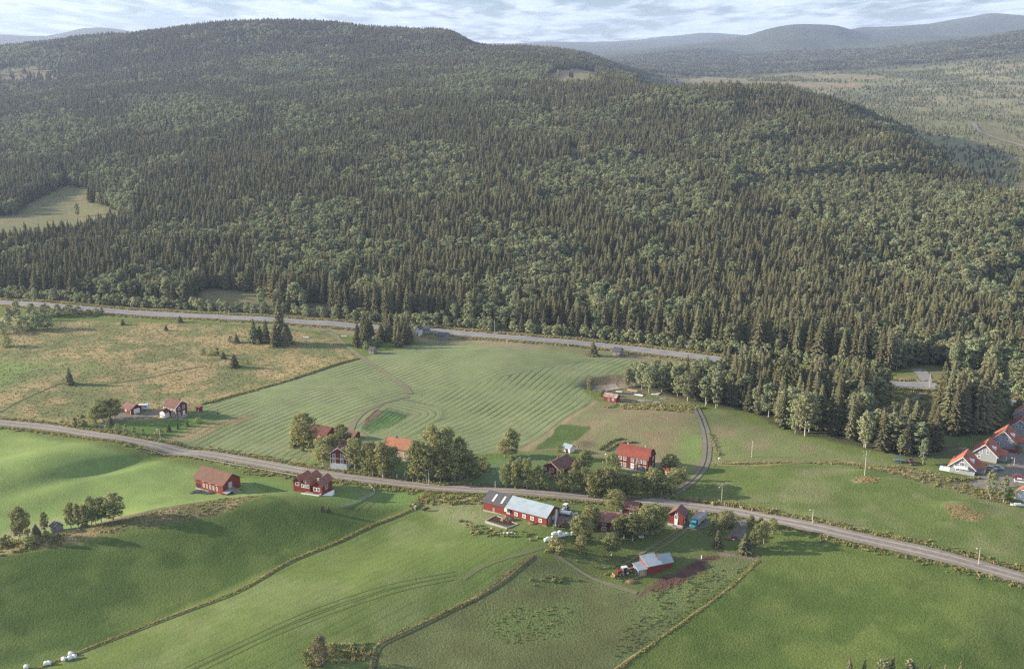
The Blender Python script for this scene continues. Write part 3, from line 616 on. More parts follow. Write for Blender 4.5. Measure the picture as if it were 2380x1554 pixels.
# trodden tractor lines through the middle field
for pts in ([(430,1556),(595,1478),(760,1408),(860,1375),(960,1350),(1060,1332)], [(440,1566),(600,1489),(770,1420),(870,1386),(965,1360),(1050,1342)]):
    for s in (-0.9, 0.9): ribbon('tractor_line', pts, 0.34, mat('pressed_grass', (0.11, 0.148, 0.045), 0.95), 0.06, shift=s, cols=2, wob=0.5)

# ------------------------------------------------------------------ tree shapes
def make_mesh(name, v, f, material, smooth=False):
    me = bpy.data.meshes.new(name); me.from_pydata([tuple(p) for p in v], [], f); me.materials.append(material); me.update(); return me
def trunk_mb(h, r, lean=0.0, limbs=0, rnd=None, zl=0.35):
    m = MB(); pts = []; rad = []
    for i in range(5):
        t = i / 4; pts.append((lean * t * t * h, 0.3 * lean * math.sin(3 * t) * h, t * h - (0.6 if i == 0 else 0))); rad.append(r * (1 - 0.85 * t) + 0.01)
    m.tube(pts, rad, 6, False)
    for k in range(limbs):
        z = h * (zl + (0.9 - zl) * k / limbs); a = k * 2.4 + rnd.random(); L = h * 0.22 * (1 - 0.5 * k / limbs)
        m.tube([(lean * (z / h) ** 2 * h, 0, z), (math.cos(a) * L * .6, math.sin(a) * L * .6, z + L * .5), (math.cos(a) * L, math.sin(a) * L, z + L)], [r * .4, r * .25, r * .08], 4, False)
    return m
def spruce_crown(seed, h=15.0, r=1.9, tiers=24, nb=8, z0=0.06):
    rd = random.Random(seed); V = []; F = []
    for t in range(tiers):
        q = (t + rd.uniform(-.3, .3)) / tiers; z = h * (z0 + (1 - z0) * q); rr = r * max(1 - q, 0.02) ** 0.8 * rd.uniform(0.72, 1.18) + 0.12
        if q < 0.12: rr *= 0.75 + 2 * q
        n = max(5, int(nb * (1 - 0.35 * q))); a0 = rd.random() * 6.28
        for k in range(n):
            a = a0 + 6.283 * k / n + rd.uniform(-.25, .25); L = rr * rd.uniform(0.7, 1.2); w = L * rd.uniform(.17, .27) + .05
            c, s = math.cos(a), math.sin(a); dr = -0.30 * L * rd.uniform(.6, 1.5); zb = z + 0.12 * L
            def P(u, ww, dz): return (c * u - s * ww, s * u + c * ww, dz)
            b = len(V)
            V += [P(0.02, 0, zb + .22), P(L * .45, w, zb + dr * .35), P(L, 0, zb + dr), P(L * .45, -w, zb + dr * .35), P(L * .55, 0, zb + dr * .25 + .10), P(L * .5, 0, zb + dr - w * 0.9)]
            F += [(b, b + 1, b + 4), (b + 1, b + 2, b + 4), (b + 2, b + 3, b + 4), (b + 3, b, b + 4), (b, b + 5, b + 2)]
    b = len(V); V += [(0.09, 0, h * .93), (-.05, .08, h * .93), (-.05, -.08, h * .93), (0, 0, h * 1.02)]; F += [(b, b + 1, b + 3), (b + 1, b + 2, b + 3), (b + 2, b, b + 3)]
    return V, F
def leafy_crown(seed, h=11.0, r=2.6, z0=0.22, clumps=46, per=16, leaf=0.42, top=0.75, lobes=5, squash=1.0):
    rd = random.Random(seed); V = []; F = []; C = []
    for i in range(clumps):
        q = (i + .5) / clumps; z = z0 + (1 - z0) * (rd.random() ** 0.9)
        e = (z - z0) / (1 - z0); env = max(math.sin(math.pi * (0.10 + 0.84 * e) ** top), 0.05) ** 0.55
        env *= 0.78 + 0.30 * math.sin(i * 2.4 * lobes + seed) * rd.random()
        a = rd.random() * 6.283; u = (rd.random() ** 0.35) * env * r; C.append((math.cos(a) * u, math.sin(a) * u * squash, z * h, 0.30 * r * rd.uniform(.6, 1.25) * (0.6 + 0.4 * env)))
    for (cx, cy, cz, cr) in C:
        for k in range(per):
            th = rd.uniform(-1, 1); ph = rd.random() * 6.283; s = math.sqrt(1 - th * th); rr = cr * rd.uniform(.65, 1.1)
            n = Vector((s * math.cos(ph), s * math.sin(ph), th)); p = Vector((cx, cy, cz)) + Vector((n.x, n.y, n.z * .9)) * rr
            n = (n + Vector((rd.uniform(-.7, .7), rd.uniform(-.7, .7), rd.uniform(-.3, .8)))).normalized()
            t1 = n.cross(Vector((0, 0, 1)) if abs(n.z) < .9 else Vector((1, 0, 0))).normalized(); t2 = n.cross(t1); sz = leaf * rd.uniform(.6, 1.3)
            b = len(V); V += [p + t1 * sz, p + t2 * sz * .7, p - t1 * sz, p - t2 * sz * .7]; F.append((b, b + 1, b + 2, b + 3))
    return V, F
def pine_crown(seed, h=16.0, r=2.0):
    V, F = leafy_crown(seed, h, r, 0.58, 30, 18, 0.34, 0.8); return V, F
PROTO = {}
def proto(kind, n, crown_fn, crown_mat, trunk_fn, trunk_mat):
    L = []
    for i in range(n):
        V, F = crown_fn(i); cm = make_mesh(kind + '_crown', V, F, crown_mat); tm = trunk_fn(i).mesh(kind + '_trunk', trunk_mat)
        L.append((cm, tm))
    PROTO[kind] = L
proto('spruce', 6, lambda i: spruce_crown(100 + i, 15, [1.75, 2.0, 1.55, 2.3, 1.9, 1.65][i], 36, 13), M_spruce, lambda i: trunk_mb(14, 0.20), M_bark2)
proto('wide_spruce', 3, lambda i: spruce_crown(200 + i, 8, [2.0, 1.7, 2.3][i], 30, 15, 0.03), M_spruce, lambda i: trunk_mb(7.4, 0.18), M_bark2)
proto('birch', 6, lambda i: leafy_crown(300 + i, 12, [2.3, 2.7, 2.0, 2.5, 3.0, 2.2][i], [.2, .25, .15, .22, .2, .28][i], 85, 32, 0.25, [1.0, .95, 1.1, .9, 1.0, 1.05][i], 3 + i % 3), M_birch, lambda i: trunk_mb(9.5, 0.16, 0.02, 3, random.Random(i)), M_bark)
proto('yard_birch', 6, lambda i: leafy_crown(350 + i, 9, [2.2, 2.6, 2.0, 2.5, 2.9, 2.1][i], [.2, .22, .15, .2, .18, .25][i], 100, 38, 0.17, [1.05, .95, 1.15, 1.0, .95, 1.1][i], 3 + i % 3), M_yard, lambda i: trunk_mb(7.4, 0.15, 0.02, 4, random.Random(i), .2), M_bark)
proto('willow', 4, lambda i: leafy_crown(400 + i, 4.2, [1.9, 2.2, 1.6, 2.0][i], 0.03, 34, 20, 0.26, 0.62, 4), M_willow, lambda i: trunk_mb(2.8, 0.09, 0.05, 3, random.Random(i), .1), M_bark2)
proto('bush', 3, lambda i: leafy_crown(450 + i, 2.4, [1.4, 1.6, 1.2][i], 0.0, 26, 22, 0.16, 0.5, 4), M_yard, lambda i: trunk_mb(1.3, 0.06, 0.05, 3, random.Random(i), .1), M_bark2)
proto('dry_bush', 1, lambda i: leafy_crown(480 + i, 6.0, 2.3, 0.03, 110, 30, 0.14, 0.95, 5), M_drybush, lambda i: trunk_mb(4.2, 0.12, 0.05, 5, random.Random(i), .1), M_bark2)
proto('pine', 3, lambda i: pine_crown(500 + i), M_pine, lambda i: trunk_mb(14.5, 0.19, 0.01, 4, random.Random(i), .6), M_bark3)
PH = {'spruce': 15.3, 'wide_spruce': 8.15, 'birch': 12.2, 'yard_birch': 9.1, 'willow': 4.3, 'bush': 2.45, 'dry_bush': 6.1, 'pine': 16.2}
PWD = {'spruce': 3.8, 'wide_spruce': 4.0, 'birch': 5.2, 'yard_birch': 5.0, 'willow': 4.2, 'bush': 3.0, 'dry_bush': 4.8, 'pine': 4.4}
for _k, _L in PROTO.items():
    PH[_k] = max(v.co.z for v in _L[0][0].vertices)
    _r = sorted(math.hypot(v.co.x, v.co.y) for cm_, _ in _L for v in cm_.vertices); PWD[_k] = 2 * _r[int(len(_r) * 0.955)]
NAMES = {'spruce': 'spruce_tree', 'wide_spruce': 'spruce_tree', 'birch': 'birch_tree', 'yard_birch': 'birch_tree', 'willow': 'willow_shrub', 'bush': 'garden_bush', 'dry_bush': 'brown_bush', 'pine': 'pine_tree'}
CATS = {'spruce_tree': 'spruce', 'birch_tree': 'birch', 'willow_shrub': 'shrub', 'garden_bush': 'bush', 'brown_bush': 'bush', 'pine_tree': 'pine'}
def tree(kind, x, y, h, w, label, group=None, var=None, rz=None, z=None):
    L = PROTO[kind]; i = random.randrange(len(L)) if var is None else var % len(L); cm, tm = L[i]; nm = NAMES[kind]
    if z is None: z = float(H(x, y))
    r = empty(nm, (x, y, z - 0.05), random.random() * 6.28 if rz is None else rz, label, CATS[nm], group)
    r.scale = (w / PWD[kind], w / PWD[kind], h / PH[kind])
    for a, b in (('crown', cm), ('trunk', tm)):
        o = bpy.data.objects.new(a, b); COL.objects.link(o); o.parent = r
    return r
def px_tree(kind, u, vtop, vbase, wpx, label, group=None, **kw):
    p = G(u, vbase); _, _, f = pix(*p); s = FPX / f; depth = math.atan2(CAMZ - p.z, p.y)
    return tree(kind, p.x, p.y, max((vbase - vtop) / (s * math.cos(depth)), .8), wpx / s, label, group, **kw)

# ------------------------------------------------------------------ instanced masses
def scatter(name, protos, XY, idx, sc, rot, kind='stuff', label=None, zoff=0.0):
    """one object: points on the land, a tree or tuft mesh on each"""
    coll = bpy.data.collections.new(name + '_kinds')
    for i, ms in enumerate(protos):
        if isinstance(ms, tuple):                      # crown and trunk joined into one mesh
            vs = []; fs = []; mi = []; mats = []
            for k, me in enumerate(ms):
                b = len(vs); vs += [v.co[:] for v in me.vertices]; fs += [tuple(b + j for j in p.vertices) for p in me.polygons]; mi += [k] * len(me.polygons); mats.append(me.materials[0])
            me = bpy.data.meshes.new('%s_%02d' % (name, i)); me.from_pydata(vs, [], fs)
            for q in mats: me.materials.append(q)
            me.polygons.foreach_set('material_index', mi); me.update(); ms = me
        o = bpy.data.objects.new('%s_kind_%02d' % (name, i), ms); coll.objects.link(o)
    n = len(XY); me = bpy.data.meshes.new(name); me.vertices.add(n)
    Zs = H(XY[:, 0], XY[:, 1]) - 0.1 + zoff
    me.vertices.foreach_set('co', np.column_stack([XY, Zs]).astype(np.float32).ravel())
    a = me.attributes.new('pick', 'INT', 'POINT'); a.data.foreach_set('value', idx.astype(np.int32))
    a = me.attributes.new('size', 'FLOAT_VECTOR', 'POINT'); a.data.foreach_set('vector', sc.astype(np.float32).ravel())
    a = me.attributes.new('turn', 'FLOAT_VECTOR', 'POINT'); a.data.foreach_set('vector', np.column_stack([np.zeros(n), np.zeros(n), rot]).astype(np.float32).ravel())
    me.update(); o = bpy.data.objects.new(name, me); COL.objects.link(o)
    ng = bpy.data.node_groups.new(name, 'GeometryNodeTree')
    ng.interface.new_socket('Geometry', in_out='INPUT', socket_type='NodeSocketGeometry'); ng.interface.new_socket('Geometry', in_out='OUTPUT', socket_type='NodeSocketGeometry')
    gi = ng.nodes.new('NodeGroupInput'); go = ng.nodes.new('NodeGroupOutput'); ip = ng.nodes.new('GeometryNodeInstanceOnPoints'); ci = ng.nodes.new('GeometryNodeCollectionInfo')
    ci.inputs[0].default_value = coll; ci.inputs[1].default_value = True; ci.inputs[2].default_value = True
    def na(nm, t):
        q = ng.nodes.new('GeometryNodeInputNamedAttribute'); q.data_type = t; q.inputs[0].default_value = nm; return q.outputs[0]
    l = ng.links; l.new(gi.outputs[0], ip.inputs['Points']); l.new(ci.outputs[0], ip.inputs['Instance']); ip.inputs['Pick Instance'].default_value = True
    l.new(na('pick', 'INT'), ip.inputs['Instance Index']); l.new(na('turn', 'FLOAT_VECTOR'), ip.inputs['Rotation']); l.new(na('size', 'FLOAT_VECTOR'), ip.inputs['Scale'])
    l.new(ip.outputs[0], go.inputs[0]); md = o.modifiers.new('plants', 'NODES'); md.node_group = ng
    return tag(o, label, kind=kind)

# ------------------------------------------------------------------ the forest
def inany(polys, x, y):
    r = np.zeros(x.shape, bool)
    for P in polys: r |= inside(P, x, y)
    return r
def forest():
    pts = []
    for y0, y1, st in ((365, 900, 3.9), (900, 1500, 4.6), (1500, 2300, 5.6), (2300, 3700, 6.8), (3700, 6500, 15.0)):
        ys = np.arange(y0, y1, st); 
        for y in ys:
            xs = np.arange(-0.53 * y, 0.53 * y, st); pts.append(np.column_stack([xs, np.full(len(xs), y)]) + rng.uniform(-.48, .48, (len(xs), 2)) * st)
    P = np.vstack(pts); x, y = P[:, 0], P[:, 1]
    keepN = inside(FOREST_N, x, y) & (dist_line(HW, x, y) > 11)
    inW = inside(WOOD_R, x, y); inW2 = inside(WOOD_R2, x, y)
    clr = inany(CLEARW, x, y); marsh = inany(MARSHW, x, y); edge = np.zeros(len(x))
    thin = fbm(x / 60, y / 60, 61, 3); mk = fbm(x / 90, y / 90, 63, 3)
    u = rng.random(len(x))
    uu = pix_u(x, y); marsh |= (y > np.where(uu > 2120, 1330, 1720) + 200 * (mk - .5)) & (y < 4100) & (uu > 1480 + 60 * (mk - .5))
    keep = (keepN | inW | inW2) & ~clr & (u < np.where(thin < 0.36, 0.55, 0.97))
    keep &= ~(marsh & (u > np.where(mk > 0.53, 0.34, 0.08)))
    keep |= clr & keepN & (u < np.where((y > 2200) & (uu < 400), 0.10, 0.003))
    x, y, marsh, inWW, u = x[keep], y[keep], marsh[keep], (inW | inW2)[keep], rng.random(keep.sum())
    # species
    uu2 = pix_u(x, y)
    q = fbm(x / 75, y / 75, 71, 3); bf = inany(BIRCHW, x, y)
    hwd = dist_line(HW, x, y)
    right = np.clip((pix_u(x, y) - 1500) / 500, 0, 1)
    pb = np.clip((q - 0.54) * 7, 0.03, 0.75) + 0.14 * right; pb = np.where(bf, 0.72, pb); pb = np.where(marsh, 0.55, pb)
    pb = np.where((hwd < 22) & (y > 480), 0.97, pb)
    fe = dist_line(WOOD_R, x, y, True); south = inWW & (fe < 10)
    pb = np.where(inWW, np.where(uu2 < 1700, 0.8, np.where(fe < 9, 0.42, 0.10)), pb)
    isb = u < pb
    h = rng.normal(15.2, 2.8, len(x)); h = np.clip(h + (fbm(x / 40, y / 40, 81, 2) - 0.5) * 7, 6, 21)
    h = np.where(isb, h * 0.80, h); h = np.where(marsh, rng.uniform(3, 8, len(x)) + 2 * (y > 2600), h)
    young = right * (fbm(x / 110, y / 110, 83, 2) > 0.5) * (y > 620); h = np.where((young > 0.4) & ~marsh, h * 0.68, h)
    h = np.where((hwd < 22), rng.uniform(3.2, 6.5, len(x)), h)
    h = np.where(inWW & (uu2 > 2020), h * np.where(inside(WOOD_R2, x, y), 1.12, 0.8), h); h = np.where(inWW & (hwd > 18), h * (0.88 + 0.22 * np.clip((pix_u(x, y) - 1600) / 200, 0, 1)), h)
    w = np.where(isb, h * rng.uniform(.36, .56, len(x)), h * rng.uniform(.20, .36, len(x)))
    w = np.where(hwd < 22, h * rng.uniform(.7, 1.0, len(x)), w)
    w = np.where(y > 3700, w * 2.6, np.where(y > 2300, w * 1.35, w * 1.05)); h = np.where(y > 3700, h * 0.9, h)
    # what the hill itself hides is left out
    z = H(x, y); el = (z + h - CAMZ) / y; az = x / y
    bins = np.clip(((az + 0.6) / 0.004).astype(int), 0, 299); ymax = 6600; ysamp = np.arange(640, ymax, 20.0)
    AZ = -0.6 + 0.004 * (np.arange(300) + 0.5); XX = AZ[:, None] * ysamp[None]; EE = (H(XX, np.broadcast_to(ysamp, XX.shape)) - CAMZ) / ysamp
    RM = np.maximum.accumulate(EE, 1); k = np.clip(((y - 640) / 20).astype(int) - 1, 0, len(ysamp) - 1)
    vis = (y < 660) | (el > RM[bins, k] + 0.0006)
    x, y, h, w, isb, marsh, hwd, inWW, fe = [q_[vis] for q_ in (x, y, h, w, isb, marsh, hwd, inWW, fe)]
    return x, y, h, w, isb, marsh, hwd, inWW, fe
def pix_u(x, y):
    f = y * CP + CAMZ * SP; return 1190 + FPX * x / f
fx, fy, fh, fw, fb, fmarsh, fhwd, fwood, ffe = forest()
shr = (fhwd < 22) & (fh < 7)
# the ones that show largest are trees of their own: the front rows of the woods
pxh = fh * FPX / (fy * CP + (CAMZ) * SP)
EDGE_N = PW([(-200,684),(0,694),(200,706),(500,724),(820,745),(1000,757),(1200,773),(1400,790),(1560,808),(1650,820),(1780,835),(1950,856),(2060,866)])
EDGE_W = PW([(2190,1040),(2140,1062),(2120,1066),(2060,1052),(1960,1030),(1860,1012),(1790,985),(1750,960),(1690,948),(1640,940),(1600,930),(1540,915),(1500,900),(1480,880),(1470,862)])
dn = dist_line(EDGE_N, fx, fy); dw = dist_line(EDGE_W, fx, fy)
front = np.minimum(dn / 30, dw / 22); score = pxh / (1 + 1.2 * front); inframe = np.abs(pix_u(fx, fy) - 1190) < 1215
own = np.zeros(len(fx), bool)
for sel, cap in ((fb & ~shr, 175), (~fb & ~shr, 255), (shr, 215)):
    k = np.where(sel & inframe)[0]; k = k[np.argsort(-score[k])][:cap]; own[k] = True
PINE_SPOT = PW([(1800,925),(1875,930),(1880,978),(1805,972)])
def place_desc(u, y, wood, sh):
    """where a tree stands, told by what one can find near it"""
    if wood:
        for lim, t in ((1600, 'beside the scrap yard and gravel pit'), (1700, 'where the double-rutted drive enters the wood'), (1790, 'at the wood corner above the green slope'), (1900, 'by the tall bare pine trunks'), (2010, 'above the tall power pole on the mound'), (2120, 'uphill of the parked dark car'), (3000, 'beside the highway bend near the terrace houses')):
            if u < lim: return t
    for lim, t in ((200, 'beyond the highway above the big willow thicket'), (450, 'behind the highway left of the roadside clearing'), (640, 'behind the small tan clearing'), (850, 'behind the highway by the tall spruce cluster'), (1050, 'across the highway from the hidden grey cabins'), (1340, 'across the highway above the striped hayfield'), (1470, 'across the highway from the lone field spruce'), (1640, 'across the highway from the blue-roofed hay shed'), (1850, 'behind the highway where it dips into the wood'), (2100, 'by the lamp posts of the hidden highway stretch'), (3000, 'above the highway junction near the terrace houses')):
        if u < lim: return t
    return ''
def nth(n): return str(n) + ('th' if 10 <= n % 100 <= 20 else {1: 'st', 2: 'nd', 3: 'rd'}.get(n % 10, 'th'))
_seen = {}
for i in sorted(np.where(own)[0], key=lambda j: float(pix_u(fx[j], fy[j]))):
    u = float(pix_u(fx[i], fy[i])); wd = bool(fwood[i]) and fhwd[i] > 20; d = place_desc(u, fy[i], wd, shr[i])
    pine = inside(PINE_SPOT, np.array([fx[i]]), np.array([fy[i]]))[0] and not shr[i]; kk_ = ('p' if pine else 's' if shr[i] else 'b' if fb[i] else 'g', '' if pine else d); _seen[kk_] = _seen.get(kk_, 0) + 1
    d = ('' if pine else d + ', ') + nth(_seen[kk_]) + ' from left'
    if shr[i]: tree('willow', fx[i], fy[i], fh[i] * 1.05, fw[i], 'pale roadside shrub ' + d, 'shrubs lining the highway')
    elif pine: tree('pine', fx[i], fy[i], 17 + random.random() * 2, 4.5, 'tall pine with bare reddish trunk in the wood edge, ' + d, 'bare-stemmed pines in the wood edge')
    elif fb[i]: tree('birch', fx[i], fy[i], fh[i], fw[i], 'pale leafy birch ' + d, 'birches in the front rows of the woods')
    else: tree('spruce', fx[i], fy[i], fh[i] * 1.05, fw[i], 'dark narrow spruce ' + d, 'spruces in the front rows of the woods')
rest = ~own
idx = np.where(shr[rest], 12 + rng.integers(0, 4, rest.sum()), np.where(fb[rest], 6 + rng.integers(0, 6, rest.sum()), rng.integers(0, 6, rest.sum())))
ph = np.where(idx < 6, PH['spruce'], np.where(idx < 12, PH['birch'], PH['willow'])); pw = np.where(idx < 6, PWD['spruce'], np.where(idx < 12, PWD['birch'], PWD['willow']))
hh = fh[rest]; ww = fw[rest]
scatter('forest', PROTO['spruce'] + PROTO['birch'] + PROTO['willow'], np.column_stack([fx[rest], fy[rest]]), idx, np.column_stack([ww / pw, ww / pw, hh / ph]), rng.uniform(0, 6.28, rest.sum()), label='dense mixed spruce and birch forest covering the hillside and valley')
print('FOREST', rest.sum(), 'own', own.sum())
# ------------------------------------------------------------------ buildings
def frame_of(A, B, C=None, depth=None):
    a = G(*A); b = G(*B); ex = Vector((b.x - a.x, b.y - a.y, 0)); L = ex.length; ex.normalize()
    if C is not None:
        c = G(*C); ey = Vector((c.x - b.x, c.y - b.y, 0)); Wd = ey.length; ey.normalize()
        t1 = math.atan2(ex.y, ex.x); t2 = math.atan2(ey.y, ey.x) - math.pi / 2; th = (t1 + t2) / 2
    else: th = math.atan2(ex.y, ex.x); Wd = depth
    if depth: Wd = depth
    return a, b, L, Wd, th
def rot2(v, th): return Vector((v[0] * math.cos(th) - v[1] * math.sin(th), v[0] * math.sin(th) + v[1] * math.cos(th)))
class House:
    """local axes: x along the front wall, y away from the viewer, z up; origin at the foot of the front left corner"""
    def __init__(s, name, label, cat, A, B, C=None, depth=None, L=None, group=None, dz=0.0, th=None):
        a, b, L0, Wd, th0 = frame_of(A, B, C, depth); s.L = L or L0; s.W = Wd; given = th is not None; th = th0 if th is None else R(th); s.th = th
        ex = rot2((1, 0), th); mid = (a + b) / 2; o = Vector((mid.x - ex.x * s.L / 2, mid.y - ex.y * s.L / 2))
        cs = [o, o + rot2((s.L, 0), th), o + rot2((0, s.W), th), o + rot2((s.L, s.W), th)]
        hs = [float(H(c.x, c.y)) for c in cs]; z = (max(hs) if given else (hs[0] + hs[1]) / 2) + dz
        s.low = min(hs) - z - 0.4
        s.root = empty(name, (o.x, o.y, z), th, label, cat, group)
    def wall(s, h, m, x0=0, x1=None, y0=0, y1=None, ridge='x', rh=2.0, z0=None, name='wall', parent=None, gamb=False, mono=False):
        x1 = s.L if x1 is None else x1; y1 = s.W if y1 is None else y1; z0 = s.low if z0 is None else z0; b = MB()
        if mono: prof = [(y0, z0), (y1, z0), (y1, h + rh), (y0, h)]; b.prism(prof, x0, x1)
        elif ridge == 'x':
            ym = (y0 + y1) / 2; q = (y1 - y0) * 0.22
            prof = [(y0, z0), (y1, z0), (y1, h)] + ([(y1 - q, h + rh * .72)] if gamb else []) + [(ym, h + rh)] + ([(y0 + q, h + rh * .72)] if gamb else []) + [(y0, h)]
            b.prism(prof, x0, x1)
        else:
            xm = (x0 + x1) / 2; b.prismy([(x0, z0), (x1, z0), (x1, h), (xm, h + rh), (x0, h)], y0, y1)
        return b.build(name, m, parent or s.root)
    def roof(s, h, m, x0=0, x1=None, y0=0, y1=None, ridge='x', rh=2.0, oh=0.5, og=0.45, t=0.14, name='roof', parent=None, gamb=False, mono=False):
        x1 = s.L if x1 is None else x1; y1 = s.W if y1 is None else y1; b = MB()
        if mono:
            k = rh / (y1 - y0); b.prism([(y0 - oh, h - k * oh + .02), (y1 + oh, h + rh + k * oh + .02), (y1 + oh, h + rh + k * oh + t + .02), (y0 - oh, h - k * oh + t + .02)], x0 - og, x1 + og)
        elif ridge == 'x':
            ym = (y0 + y1) / 2; hw = (y1 - y0) / 2; k = rh / hw; e = .02
            if gamb:
                q = (y1 - y0) * 0.22; k1 = rh * .72 / q; o2 = 0.25
                low = [(y0 - o2, h - k1 * o2), (y0 + q, h + rh * .72), (ym, h + rh), (y1 - q, h + rh * .72), (y1 + o2, h - k1 * o2)]
                b.prism([(a_ , z_ + e) for a_, z_ in low] + [(a_, z_ + t + e + .05) for a_, z_ in low[::-1]], x0 - og, x1 + og)
            else:
                low = [(y0 - oh, h - k * oh), (ym, h + rh), (y1 + oh, h - k * oh)]
                b.prism([(a_, z_ + e) for a_, z_ in low] + [(a_, z_ + t + e) for a_, z_ in low[::-1]], x0 - og, x1 + og)
        else:
            xm = (x0 + x1) / 2; hw = (x1 - x0) / 2; k = rh / hw; e = .02
            low = [(x0 - oh, h - k * oh), (xm, h + rh), (x1 + oh, h - k * oh)]
            b.prismy([(a_, z_ + e) for a_, z_ in low] + [(a_, z_ + t + e) for a_, z_ in low[::-1]], y0 - og, y1 + og)
        return b.build(name, m, parent or s.root)
    def barge(s, h, x0=0, x1=None, y0=0, y1=None, ridge='x', rh=2.0, oh=0.5, og=0.45, m=None, ends='both'):
        """pale boards along the sloping edges of the gables"""
        x1 = s.L if x1 is None else x1; y1 = s.W if y1 is None else y1; m = m or M_white; t = .2
        if ridge == 'x':
            ym = (y0 + y1) / 2; k = rh / ((y1 - y0) / 2)
            for xa in ([x0 - og - .07, x1 + og] if ends == 'both' else [x1 + og]):
                MB().prism([(y0 - oh, h - k * oh - .06), (ym, h + rh - .06), (y1 + oh, h - k * oh - .06), (y1 + oh, h - k * oh + t), (ym, h + rh + t), (y0 - oh, h - k * oh + t)], xa, xa + .07).build('barge_board', m, s.root)
        else:
            xm = (x0 + x1) / 2; k = rh / ((x1 - x0) / 2)
            for ya in [y0 - og - .07]:
                MB().prismy([(x0 - oh, h - k * oh - .06), (xm, h + rh - .06), (x1 + oh, h - k * oh - .06), (x1 + oh, h - k * oh + t), (xm, h + rh + t), (x0 - oh, h - k * oh + t)], ya, ya + .07).build('barge_board', m, s.root)
    def corners(s, h, m=None, x0=0, x1=None, y0=0, y1=None):
        x1 = s.L if x1 is None else x1; y1 = s.W if y1 is None else y1; m = m or M_white; w = .13; e = .03
        for (x, y) in ((x0, y0), (x1, y0), (x1, y1)):
            sx = x - e if x == x0 else x - w + e; sy = y - e if y == y0 else y - w + e
            MB().box(sx, sx + w, sy, sy + w, 0, h - .03).build('corner_board', m, s.root)
    def _onwall(s, side, c, x0, x1, y0, y1):
        return {'F': lambda a, d: (a, y0 - d), 'R': lambda a, d: (x1 + d, a), 'L': lambda a, d: (x0 - d, a), 'B': lambda a, d: (a, y1 + d)}[side]
    def _slab(s, side, a0, a1, z0, z1, d0, d1, x0, x1, y0, y1, b=None):
        b = b or MB()
        if side == 'F': b.box(a0, a1, y0 - d1, y0 - d0, z0, z1)
        elif side == 'B': b.box(a0, a1, y1 + d0, y1 + d1, z0, z1)
        elif side == 'R': b.box(x1 + d0, x1 + d1, a0, a1, z0, z1)
        else: b.box(x0 - d1, x0 - d0, a0, a1, z0, z1)
        return b
    def window(s, side, c, z, w=1.0, h=1.25, x0=0, x1=None, y0=0, y1=None, bars=(1, 1), fm=None, ft=.16, name='window'):
        x1 = s.L if x1 is None else x1; y1 = s.W if y1 is None else y1; fm = fm or M_white
        b = MB(); kw = dict(x0=x0, x1=x1, y0=y0, y1=y1)
        for (a0, a1, z0, z1) in ((c - w/2 - ft, c - w/2, z - ft, z + h + ft), (c + w/2, c + w/2 + ft, z - ft, z + h + ft), (c - w/2, c + w/2, z - ft, z), (c - w/2, c + w/2, z + h, z + h + ft)):
            s._slab(side, a0, a1, z0, z1, 0.0, .07, b=b, **kw)
        for i in range(bars[0]): q = c - w/2 + w * (i + 1) / (bars[0] + 1); s._slab(side, q - .035, q + .035, z, z + h, .02, .05, b=b, **kw)
        for i in range(bars[1]): q = z + h * (i + 1) / (bars[1] + 1); s._slab(side, c - w/2, c + w/2, q - .03, q + .03, .018, .047, b=b, **kw)
        o = b.build(name, fm, s.root)
        s._slab(side, c - w/2, c + w/2, z, z + h, 0.0, .022, **kw).build('pane', M_glass, o); return o
    def door(s, side, c, w=1.0, h=2.1, m=None, z=0, x0=0, x1=None, y0=0, y1=None, trim=True, name='door'):
        x1 = s.L if x1 is None else x1; y1 = s.W if y1 is None else y1; kw = dict(x0=x0, x1=x1, y0=y0, y1=y1)
        d = s._slab(side, c - w/2, c + w/2, z, z + h, 0, .05, **kw).build(name, m or M_white, s.root)
        if trim:
            b = MB()
            for (a0, a1, z0, z1) in ((c - w/2 - .13, c - w/2, z, z + h + .13), (c + w/2, c + w/2 + .13, z, z + h + .13), (c - w/2, c + w/2, z + h, z + h + .13)): s._slab(side, a0, a1, z0, z1, 0, .08, b=b, **kw)
            b.build('door_frame', M_white, d)
        return d
    def chimney(s, x, y, z0, z1, w=.55, m=None, parent=None):
        b = MB().box(x - w/2, x + w/2, y - w/2, y + w/2, z0, z1).box(x - w/2 - .07, x + w/2 + .07, y - w/2 - .07, y + w/2 + .07, z1 - .18, z1 - .02)
        return b.build('chimney', m or M_brickc, parent or s.root)
    def foundation(s, h=.45, x0=0, x1=None, y0=0, y1=None, m=None):
        x1 = s.L if x1 is None else x1; y1 = s.W if y1 is None else y1
        return MB().box(x0 - .07, x1 + .07, y0 - .07, y1 + .07, s.low - .2, h).build('foundation', m or M_concrete, s.root)

